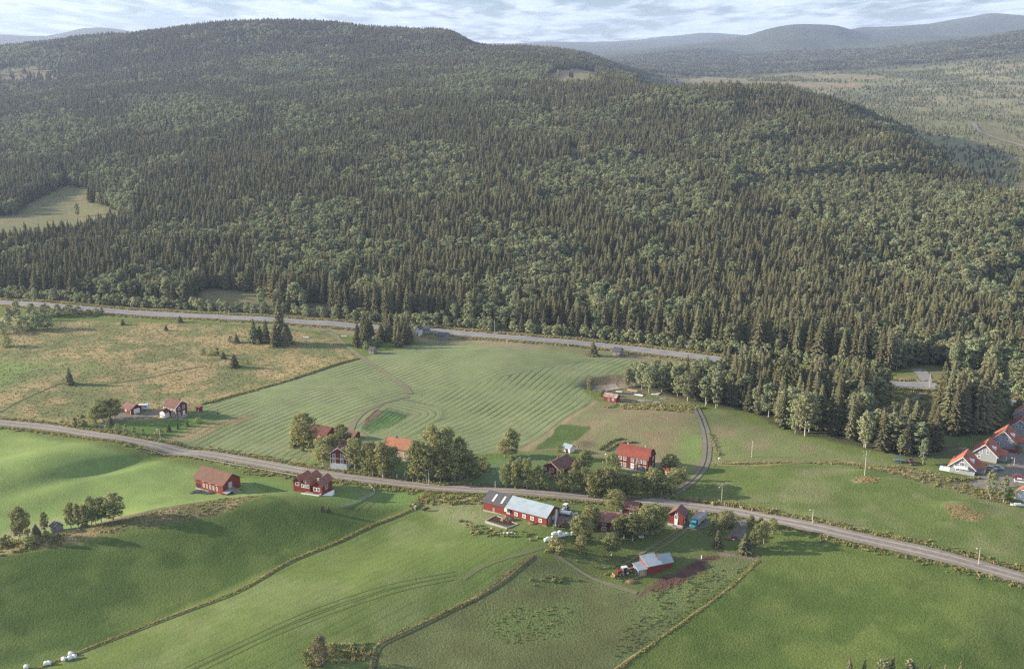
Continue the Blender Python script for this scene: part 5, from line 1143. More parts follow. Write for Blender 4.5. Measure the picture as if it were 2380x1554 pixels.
boat(2364, 1176, 170, 'white boat on the ground beside the orange-roofed bungalow')
def truck():
    r = thing_at('truck', 'teal and silver box truck parked beside the small porch cottage', 'truck', 1622, 1216.5, 0)
    a = G(1617,1222.5); b = G(1634,1207); r.rotation_euler.z = math.atan2(b.y - a.y, b.x - a.x)
    MB().prismy([(-4.6, .5), (-4.65, 2.3), (-4.3, 2.75), (-2.9, 2.85), (-2.9, .5)], -1.15, 1.15).build('cab', M_teal, r)
    MB().box(-4.68, -4.63, -.95, .95, 1.45, 2.2).build('windscreen', M_glass, r)
    MB().prism([(-1.2, .9), (1.2, .9), (1.25, 2.9), (1.0, 3.3), (-1.0, 3.3), (-1.25, 2.9)], -2.8, 4.6).build('cargo_box', M_silver, r)
    MB().box(-2.8, 4.6, -.9, .9, 3.31, 3.36).build('box_roof', M_rusty, r)
    MB().box(-4.4, 4.5, -.5, .5, .55, .85).build('chassis', M_rubber, r)
    for x in (-3.7, 2.4, 3.6):
        for y in (-1.0, 1.0): wheel(r, x, y, .48, .28)
    MB().box(-4.75, -4.66, -1.1, 1.1, .45, .75).build('bumper', M_teal, r)
    for y in (-.85, .85): MB().box(-4.72, -4.66, y - .15, y + .15, .85, 1.05).build('headlight', M_skyl, r)
truck()
def tractor(u, v, deg, body, label, cabm, loader=False):
    r = thing_at('tractor', label, 'tractor', u, v, deg)
    MB().prismy([(-2.3, .9), (-2.3, 1.45), (-2.1, 1.6), (-.6, 1.7), (-.6, .8)], -.36, .36).build('bonnet', body, r)
    MB().prismy([(-.55, 1.2), (-.7, 2.4), (.9, 2.4), (1.0, 1.2)], -.6, .6).build('cab', M_glass, r); MB().box(-.75, 1.0, -.68, .68, 2.41, 2.53).build('cab_roof', cabm, r)
    for x in (-.62, .88):
        for y in (-.62, .62): MB().box(x - .05, x + .05, y - .05, y + .05, 1.0, 2.41).build('cab_pillar', cabm, r)
    for y in (-.85, .85): wheel(r, .75, y, .78, .4); wheel(r, -1.7, y * .8, .45, .28); MB().prismy([(.0, 1.5), (.3, 1.75), (1.2, 1.75), (1.55, 1.4), (1.2, 1.62), (.3, 1.62)], y - .22, y + .22).build('mudguard', body, r)
    MB().tube([(-1.5, .2, 1.6), (-1.5, .2, 2.2)], .05, 5).build('exhaust', M_rubber, r)
    if loader:
        for y in (-.5, .5): MB().tube([(-.4, y, 1.6), (-2.4, y, 1.5), (-3.4, y, .5)], .07, 5).build('loader_arm', body, r)
        MB().prismy([(-3.5, .1), (-4.2, .05), (-4.1, .2), (-3.6, .25), (-3.5, .9), (-3.35, .9)], -1.0, 1.0).build('bucket', mat('worn_yellow', (0.24, 0.17, 0.07), .7), r)
tractor(1450, 1334, 196, M_carred, 'red tractor with yellow loader bucket before the machine shed', M_carwhite, True)
bpy.data.objects['tractor'].rotation_euler.z = R(22)
tractor(1314, 1187, 60, M_cargrey, 'white-cabbed tractor parked behind the long barn', M_carwhite)
def trailer(u, v, deg, label, m, L=4.0, load=None, name='farm_trailer'):
    r = thing_at(name, label, 'trailer', u, v, deg); MB().box(-L/2, L/2, -1.0, 1.0, .75, .88).build('bed', M_greywood, r)
    for y in (-1.0, 1.0): MB().box(-L/2, L/2, y - .04, y + .04, .9, 1.35).build('side_board', m, r)
    for x in (-.5, .5):
        for y in (-.85, .85): wheel(r, x, y, .38, .22)
    MB().tube([(-L/2, 0, .7), (-L/2 - 1.3, 0, .5)], .06, 5).build('drawbar', M_metal, r)
    if load: MB().prismy([(-L/2 + .2, .9), (-L/4, 1.4), (L/4, 1.5), (L/2 - .2, .9)], -.85, .85).build('load', load, r)
trailer(1471, 1324, 205, 'flatbed trailer hitched behind the red tractor', M_dred)
bpy.data.objects['farm_trailer'].rotation_euler.z = R(30)
trailer(1307, 1222, 20, 'orange-red feed wagon under the barn conveyor pipe', M_carred, 3.4, M_soil)
trailer(1312, 1197, 160, 'white and red wagon parked between tractor and barn', M_carwhite, 4.2, M_wrap)
trailer(2089, 1073.5, 170, 'blue-green flat trailer on the grass left of the dark car', M_blue, 3.6)
def bathtub(u, v, label):
    r = thing_at('water_trough', label, 'trough', u, v, 10); MB().prismy([(-.7, .2), (-.9, .75), (.9, .75), (.7, .2)], -.35, .35).build('tub', M_carwhite, r); MB().box(-.75, .75, -.28, .28, .752, .76).build('water', M_glass, r)
bathtub(1336, 1196, 'small white trough on the gravel right of the barn wagon')
bathtub(1490, 1249, 'pale blue trough beside the trees below the porch cottage')
def round_bale(u, v, label, group, dz=0.0, deg=0, r_=.62, m=None, loc=None):
    p = G(u, v) if loc is None else Vector(loc); b = MB(); n = 18; L = 1.2; pr = [(0, r_ * .3), (.03, r_ * .85), (.12, r_), (L - .12, r_), (L - .03, r_ * .85), (L, r_ * .3)]
    for x, rr in pr:
        for k in range(n): a = 2 * math.pi * k / n; w = 1 + .02 * math.sin(5 * a + x); b.v.append((x - L/2, rr * w * math.cos(a), r_ + rr * w * math.sin(a)))
    for i in range(len(pr) - 1):
        for k in range(n): b.f.append((i * n + k, i * n + (k + 1) % n, (i + 1) * n + (k + 1) % n, (i + 1) * n + k))
    b.f += [tuple(range(n)), tuple(range((len(pr) - 1) * n, len(pr) * n))[::-1]]
    o = b.build('round_bale', m or M_wrap, smooth=True, loc=(p.x, p.y, p.z + dz)); o.rotation_euler.z = R(deg); return tag(o, label, 'bale', group)
BG = 'white wrapped bales by the ditch'
for u, v, l_ in ((62,1553,'lowest white bale, cut by the bottom edge beside the ditch'), (108,1545,'left of the two touching bales at the bottom of the ditch'), (114.5,1544,'right of the two touching bales at the bottom of the ditch'), (149,1535,'single small white bale between the pair and the upper cluster'), (163,1532,'front left bale of the upper three-bale cluster'), (173.5,1529,'front right bale of the upper three-bale cluster'), (165,1522.5,'rear bale of the upper three-bale cluster by the ditch')):
    round_bale(u, v, l_, BG, 0, random.uniform(-20, 60), .6)
BG2 = 'white bales stacked beside the round trees'
k = 0
for u, v in ((1269,1258),(1274,1255),(1284,1254),(1289,1252),(1294,1250),(1299,1249),(1304,1247.5),(1310,1246.5),(1317,1245),(1332,1243)):
    round_bale(u, v, ['leftmost white bale standing apart from the farmyard pile','second white bale from the left of the farmyard pile','third white bale from the left of the farmyard pile','fourth white bale in the farmyard pile','fifth white bale in the farmyard pile','sixth white bale in the farmyard pile','seventh white bale in the farmyard pile','third white bale from the right end of the farmyard pile','second white bale from the right end of the farmyard pile','last white bale, half behind the trees right of the farmyard pile'][k], BG2, 0, 20); k += 1
for u, v, l_ in ((1286.5,1253,'left upper bale lying on top of the farmyard pile'), (1291.5,1251,'middle upper bale lying on top of the farmyard pile'), (1301.5,1248.2,'right upper bale lying on top of the farmyard pile')): round_bale(u, v, l_, BG2, 1.15, 20)
# horses
def horse(u, v, deg, m, label, graze):
    p = G(u, v); me = bpy.data.meshes.new('horse'); 
    J = [(0, 0, 1.05, .27, .30), (.45, 0, 1.08, .27, .32), (.8, 0, 1.08, .2, .27), (-.45, 0, 1.1, .27, .30), (-.7, 0, 1.1, .2, .24)]
    neck = [(.98, 0, 1.05, .14, .19), (1.2, 0, .78, .10, .13), (1.38, 0, .45, .10, .12), (1.45, 0, .16, .06, .07)] if graze else [(1.0, 0, 1.35, .13, .18), (1.2, 0, 1.68, .10, .14), (1.4, 0, 1.78, .10, .12), (1.72, 0, 1.55, .06, .07)]
    V = [j[:3] for j in J] + [j[:3] for j in neck]; Rr = [j[3:] for j in J] + [j[3:] for j in neck]; E = [(0, 1), (1, 2), (0, 3), (3, 4), (2, 5), (5, 6), (6, 7), (7, 8)]
    def leg(root, x, y, hind):
        b = len(V); pts = [(x, y, .85, .12, .13), (x + (.05 if hind else 0), y, .55, .07, .07), (x + (-.10 if hind else 0), y, .42, .05, .055), (x, y, .1, .038, .04), (x + .04, y, 0.0, .055, .05)]
        for q in pts: V.append(q[:3]); Rr.append(q[3:])
        E.append((root, b)); E.extend([(b + i, b + i + 1) for i in range(4)])
    leg(1, .62, .15, False); leg(1, .58, -.15, False); leg(3, -.62, .15, True); leg(3, -.55, -.15, True)
    me.from_pydata(V, E, []); me.materials.append(m); o = bpy.data.objects.new('horse', me); COL.objects.link(o)
    sk = o.modifiers.new('skin', 'SKIN'); o.modifiers.new('sub', 'SUBSURF').levels = 1
    for i, sv in enumerate(me.skin_vertices[0].data if me.skin_vertices else []): sv.radius = Rr[i]
    return o, p
def make_horse(u, v, deg, m, label, graze):
    import bmesh
    o, p = horse(u, v, deg, m, label, graze); me = o.data
    if not me.skin_vertices:
        bm = bmesh.new(); bm.from_mesh(me); bm.verts.layers.skin.verify(); bm.to_mesh(me); bm.free()
    J = [(.27,.30),(.27,.32),(.2,.27),(.27,.30),(.2,.24)] + ([(.14,.19),(.10,.13),(.10,.12),(.06,.07)] if graze else [(.13,.18),(.10,.14),(.10,.12),(.06,.07)]) + [(.12,.13),(.07,.07),(.05,.055),(.038,.04),(.055,.05)] * 4
    for i, sv in enumerate(me.skin_vertices[0].data): sv.radius = J[i]; sv.use_root = (i == 0)
    o.location = p; o.rotation_euler.z = R(deg); tag(o, label, 'horse', 'horses grazing by the ditch')
    nx = [(1.02,0,1.22),(1.25,0,.9),(1.42,0,.58)] if graze else [(.95,0,1.5),(1.1,0,1.8),(1.3,0,1.92)]
    MB().tube(nx, [.07, .06, .03], 5).build('mane', M_mane if m is M_brown else m, o); MB().tube([(-.85,0,1.15),(-1.0,0,.95),(-1.0,0,.5)], [.05,.08,.03], 5).build('tail', M_mane if m is M_brown else m, o)
    for y in (-.06, .06): MB().tube([(nx[-1][0] + .05, y, nx[-1][2]), (nx[-1][0] + .05, y * 1.2, nx[-1][2] + .14)], [.035, .01], 4).build('ear', m, o)
make_horse(966, 1183, -100, M_bwhite, 'white horse standing at the upper end of the ditch', False)
make_horse(990.5, 1187, 20, M_brown, 'dark brown horse grazing to the right of the white horse', True)

# ------------------------------------------------------------------ poles, fences, rail
def lamp_post(ub, vb, vt, label, lean=0, arm=-1.0, group='road lamp posts'):
    p = G(ub, vb); _, _, f = pix(*p); hgt = (vb - vt) / (FPX / f * math.cos(math.atan2(CAMZ - p.z, p.y))); r = empty('street_lamp', p, 0, label, 'street lamp', group)
    MB().tube([(0, 0, -.5), (lean, 0, hgt)], [.14, .10], 6).build('pole', M_pole, r)
    MB().tube([(lean, 0, hgt - .3), (lean + arm, 0, hgt - .05)], .05, 5).build('arm', M_metal, r)
    MB().ball((lean + arm, 0, hgt - .12), .26, .2, .14, 8, 5).build('lamp_head', M_white, r)
for a in ((1677,1168,1132,'lamp post at the hedge opposite the teal truck'), (1888,1216.5,1184,'lamp post behind the road where the tree shadows end'), (2274,1311.5,1274,'lamp post nearest the right edge along the farm road'), (373,1024,997,'lamp post on the garden corner below the meadow house'), (997,1127,1091,'lamp post under the big trees beside the hedge gate'), (1661,738,717,'small lamp post deep in the hillside trees'), (1808,748,722,'lamp post at the grassy highway gap in the forest'), (2090,846,824,'lamp post by the highway junction bushes'), (2356,1086,1063,'lamp post on the gravel yard of the terrace houses')): lamp_post(*a)
def pole(ub, vb, vt, label, cross=0, name='utility_pole'):
    p = G(ub, vb); _, _, f = pix(*p); hgt = (vb - vt) / (FPX / f * math.cos(math.atan2(CAMZ - p.z, p.y))); r = empty(name, p, 0, label, 'pole', 'wooden power poles')
    MB().tube([(0, 0, -.5), (0, 0, hgt)], [.15, .11], 6).build('post', M_pole, r)
    for i in range(cross):
        z = hgt - .15 - i * 1.6; L = 1.3 if i == 0 else .9; MB().box(-L, L, -.07, .07, z, z + .14).build('crossarm', M_pole, r)
        for x in (-L + .1, 0, L - .1): MB().tube([(x, 0, z + .15), (x, 0, z + .42)], .05, 5).build('insulator', M_white, r)
    return Vector((p.x, p.y, p.z + hgt))
pA = pole(2009.5, 1104, 1049, 'tall power pole with crossarms on the brown mound', 2); pB = pole(1747, 1062, 1024, 'plain pole on the green slope above the grass strip')
pC = pole(1151, 1146, 1118, 'short pole at the road behind the long barn'); pD = pole(2236, 1060, 1041, 'pole with one crossarm behind the nearest terrace house', 1)
pE = pole(1404, 812, 798, 'thin pole between the field spruce and the highway'); pF = pole(533, 748, 722, 'thin pole at the highway left of the tall spruce clump'); pG = pole(1392, 799, 760, 'pole before the highway shrubs above the field') if False else pE
pH = pole(2160, 902, 868, 'pole by the highway bend'); 
def wire(a, b, sag, label):
    pts = [a.lerp(b, t / 12) - Vector((0, 0, 4 * sag * (t / 12) * (1 - t / 12))) for t in range(13)]; m = MB().tube(pts, .035, 4); tag(m.build('power_line', M_wire), label, 'wire')
wire(pA, pD, 2.0, 'thin wire from the mound pole to the terrace house pole')
q1 = G(300,735); q1.z += 8; q2 = G(1150,776); q2.z += 8; wire(pF, q2, 6, 'thin power line sagging in front of the highway forest')
m = MB().tube([q2 - Vector((0, 0, 8.5)), q2], .12, 6); tag(m.build('utility_pole', M_pole), 'bare pole where the highway line ends above the field', 'pole', 'wooden power poles')
# flagpole
p = G(1341, 1122); r = empty('flagpole', p, 0, 'white flagpole with a small pennant before the dark-roofed farmhouse', 'flagpole')
MB().tube([(0, 0, -.3), (0, 0, 8.0)], [.09, .05], 6).ball((0, 0, 8.05), .1, .1, .1, 6, 4).build('pole', M_white, r); MB().box(.06, .10, -.02, .02, 5.5, 7.6).add([(.08, 0, 7.6), (.75, .15, 6.0), (.6, .1, 5.4), (.08, 0, 6.6), (.08, .03, 7.6), (.75, .18, 6.0), (.6, .13, 5.4), (.08, .03, 6.6)], [(0,3,2,1), (4,5,6,7), (0,1,5,4), (1,2,6,5), (2,3,7,6)]).build('pennant', M_carwhite, r)
# guard rail along the farm road
def guard_rail():
    L = smooth_line(PW([(336,1043),(430,1060),(520,1077),(600,1091),(640,1098),(692,1108)]), 1.0); d = np.gradient(L, axis=0); d /= np.linalg.norm(d, axis=1)[:, None]; n = np.stack([d[:, 1], -d[:, 0]], 1)
    L = L + n * 0.3; p0 = L[0]; r = empty('guard_rail', (p0[0], p0[1], float(H(*p0))), 0, 'long pale steel guard rail on short posts along the farm road', 'guard rail')
    z0 = r.location.z; m = MB(); pts = [(a[0] - p0[0], a[1] - p0[1], float(H(*a)) - z0) for a in L]
    for i in range(len(pts) - 1):
        a, b = pts[i], pts[i + 1]; m.add([(a[0], a[1], a[2] + .5), (b[0], b[1], b[2] + .5), (b[0], b[1], b[2] + .76), (a[0], a[1], a[2] + .76), (a[0] + .04, a[1] + .07, a[2] + .5), (b[0] + .04, b[1] + .07, b[2] + .5), (b[0] + .04, b[1] + .07, b[2] + .76), (a[0] + .04, a[1] + .07, a[2] + .76)], [(0,1,2,3), (7,6,5,4), (3,2,6,7), (4,5,1,0)])
    m.build('rail', mat('dull_steel', (0.34, 0.345, 0.35), .6), r); k = MB().box(-.06, .06, -.06, .06, -1.6, .72).mesh('post', M_pole)
    for i in range(0, len(pts), 2):
        if i // 2 >= 98: break
        o = bpy.data.objects.new('post', k); COL.objects.link(o); o.parent = r; o.location = (pts[i][0] + .1, pts[i][1] + .16, pts[i][2])
guard_rail()
def fence(px, sp, hgt, m, label, name='fence', rails=2, solid=0.0, pw=.06):
    L = smooth_line(PW(px), sp); p0 = L[0]; r = empty(name, (p0[0], p0[1], float(H(*p0))), 0, label, 'fence'); z0 = r.location.z
    pts = [(a[0] - p0[0], a[1] - p0[1], float(H(*a)) - z0) for a in L]; k = MB().box(-pw, pw, -pw, pw, -.4, hgt).mesh('post', m)
    for i, q in enumerate(pts[:99]):
        o = bpy.data.objects.new('post', k); COL.objects.link(o); o.parent = r; o.location = q
    for j in range(rails):
        z = hgt * (.92 - .42 * j); b = MB()
        for i in range(len(pts) - 1): a, c = pts[i], pts[i + 1]; b.tube([(a[0], a[1], a[2] + z), (c[0], c[1], c[2] + z)], .035, 4, False)
        b.build('fence_rail', m, r)
    if solid:
        b = MB()
        for i in range(len(pts) - 1): a, c = pts[i], pts[i + 1]; b.add([(a[0], a[1], a[2] + .1), (c[0], c[1], c[2] + .1), (c[0], c[1], c[2] + solid), (a[0], a[1], a[2] + solid), (a[0], a[1] + .05, a[2] + .1), (c[0], c[1] + .05, c[2] + .1), (c[0], c[1] + .05, c[2] + solid), (a[0], a[1] + .05, a[2] + solid)], [(0,1,2,3), (7,6,5,4), (3,2,6,7)])
        b.build('boarding', m, r)
fence([(746,1108),(800,1117),(856,1127)], 1.8, 1.0, M_greywood, 'grey rail fence along the road behind the three-roofed cottage')
fence([(857,1128),(866,1136),(872,1146)], 1.5, 1.0, M_greywood, 'short pale board fence at the bend of the cottage garden', solid=.7, pw=.04)
fence([(871,1146.5),(850,1158),(820,1170),(793,1178)], 1.6, 1.1, mat('weathered_white', (0.5, 0.5, 0.48), .8), 'white picket fence running down the cottage lawn', solid=.35, pw=.05)
for i, (u, v) in enumerate([(789,1179),(796,1181),(801,1176),(808,1173),(815,1171)]):
    p = G(u, v); tag(MB().box(-.05, .05, -.05, .05, -.3, 1.7).build('fence_post', M_greywood, loc=p), ['leftmost bare stake below the cottage picket fence','lowest bare stake below the cottage picket fence','third bare stake by the cottage picket fence','fourth bare stake by the cottage picket fence','rightmost bare stake by the cottage picket fence'][i], 'stake', 'bare stakes by the picket fence')
fence([(1095,1385),(1180,1335),(1236,1290)], 4.0, 1.0, M_pole, 'thin stake fence between the middle field and the dull pasture', rails=0)
fence([(1645,1077),(1720,1082),(1800,1078),(1900,1068),(2000,1080)], 5.0, .9, M_greywood, 'old stake fence along the tan grass strip on the green slope', rails=1)
fence([(1100,1122),(1160,1105),(1210,1070)], 2.2, 1.0, M_greywood, 'grey fence at the field corner behind the big birches') if False else None
# gate posts, garden pieces
for u, v, l_ in ((922.6,1112,'left white gate post in the dark roadside hedge'), (940,1109,'right white gate post in the dark roadside hedge')):
    p = G(u, v); tag(MB().box(-.13, .13, -.13, .13, -.2, 1.5).box(-.18, .18, -.18, .18, 1.5, 1.62).build('gate_post', M_white, loc=p), l_, 'gate post', 'hedge gate posts')
p = G(749.5,1541); tag(MB().tube([(0,0,-.2),(0,0,1.2)], .16, 8).build('marker_post', M_white, loc=p), 'stout white marker post below the big brown bush', 'post')
p = G(1630.5,1297.5); tag(MB().tube([(0,0,-.2),(0,0,1.1)], .16, 8).build('marker_post', M_white, loc=p), 'white post at the corner of the muddy strip', 'post')
p = G(1671,1122); 
def mailbox(u, v, label):
    r = thing_at('mailbox', label, 'mailbox', u, v, 0); MB().box(-.06, .06, -.06, .06, -.2, 1.0).build('stand', M_pole, r); MB().prismy([(-.35, 1.0), (-.35, 1.3), (0, 1.5), (.35, 1.3), (.35, 1.0)], -.3, .3).build('box', M_white, r)
mailbox(1671.5, 1072, 'white mailbox stand where the drive passes the grass strip'); mailbox(1386, 1115.5, 'small white stand on the lawn left of the curved-roof farmhouse') if False else mailbox(1408, 1063, 'small white stand on the lawn left of the curved-roof farmhouse')
def lawn_set(u, v, label, m):
    r = thing_at('garden_table', label, 'table', u, v, 20); MB().box(-.8, .8, -.4, .4, .7, .76).build('table_top', m, r)
    for x in (-.7, .7):
        for y in (-.3, .3): MB().box(x - .04, x + .04, y - .04, y + .04, -.1, .7).build('leg', m, r)
    for y in (-.75, .75): MB().box(-.8, .8, y - .14, y + .14, .4, .45).box(-.7, -.62, y - .1, y + .1, -.1, .4).box(.62, .7, y - .1, y + .1, -.1, .4).build('bench', m, r)
lawn_set(1692, 1253, 'faded red garden table at the lower end of the grey driveway', M_rpink); lawn_set(1707, 1251, 'bright red garden table beside white sacks on the driveway', M_carred)
p = G(1705, 1254.5); tag(MB().ball((0,0,.25), .4, .3, .3, 8, 5).build('sack', M_white, loc=p, smooth=True), 'white sack at the foot of the bright red garden table', 'sack')
# scrap and timber by the gravel pit and by the highway
def timber(u, v, deg, L, n, m, label, name='timber_stack', cat='timber'):
    p = G(u, v); b = MB()
    for i in range(n):
        row = i // 4; y = (i % 4 - 1.5) * .32 + random.uniform(-.04, .04); x = random.uniform(-.2, .2); b.box(x - L/2, x + L/2, y - .13, y + .13, row * .2, row * .2 + .17)
    o = b.build(name, m, loc=p); o.rotation_euler.z = R(deg); return tag(o, label, cat)
for a in ((1470,908,-30,5,12,M_timber,'yellowish timber stack at the edge of the scrap yard trees'), (1478,914,-25,5,12,M_greywood,'grey timber stack right of the yellowish one'), (1484,918,-30,4.4,8,M_white,'white boards stacked at the middle of the scrap yard'), (1439,910,-20,2.6,6,M_white,'small white board pile near the gravel pit floor'), (1522,917,-10,3.2,8,M_white,'white board pile under the scrap yard birches'), (1529,915,30,2.2,6,M_white,'bright white slabs at the right of the scrap yard'), (1541,926,-15,2.8,6,M_stone,'pale stone slabs at the lower right of the scrap yard'), (1505,931,-20,4.5,8,M_greywood,'long grey plank stack on the lower scrap yard'), (1490,931,0,3.2,4,M_silver,'flat silver sheet lying in the scrap yard grass'), (1527,935,-25,3.6,8,M_greywood,'short dark plank stack at the scrap yard corner'),
          (712,784,-15,3.5,6,M_white,'white rubble slabs by the track left of the spruce cluster'), (722,792,-10,3.5,5,M_silver,'silvery sheets in the grass left of the field track'), (800,781,-10,3,6,M_white,'white slab pile where the track meets the highway'), (755,770,10,5,8,M_greywood,'grey logs along the verge near the track mouth'), (781,799,5,3,6,M_greywood,'dark timber beside the upper track'), (775,806,-8,3.4,6,M_greywood,'dark timber in the meadow below the track mouth'),
          (946,790,0,2.5,6,M_white,'white crates in the yard below the cabins'), (1003,786,-10,2.0,8,M_carred,'red implement in the yard below the grey cabin'), (958,784,0,2.5,8,M_greywood,'grey pile beside the pale tall cabin')): timber(*a)
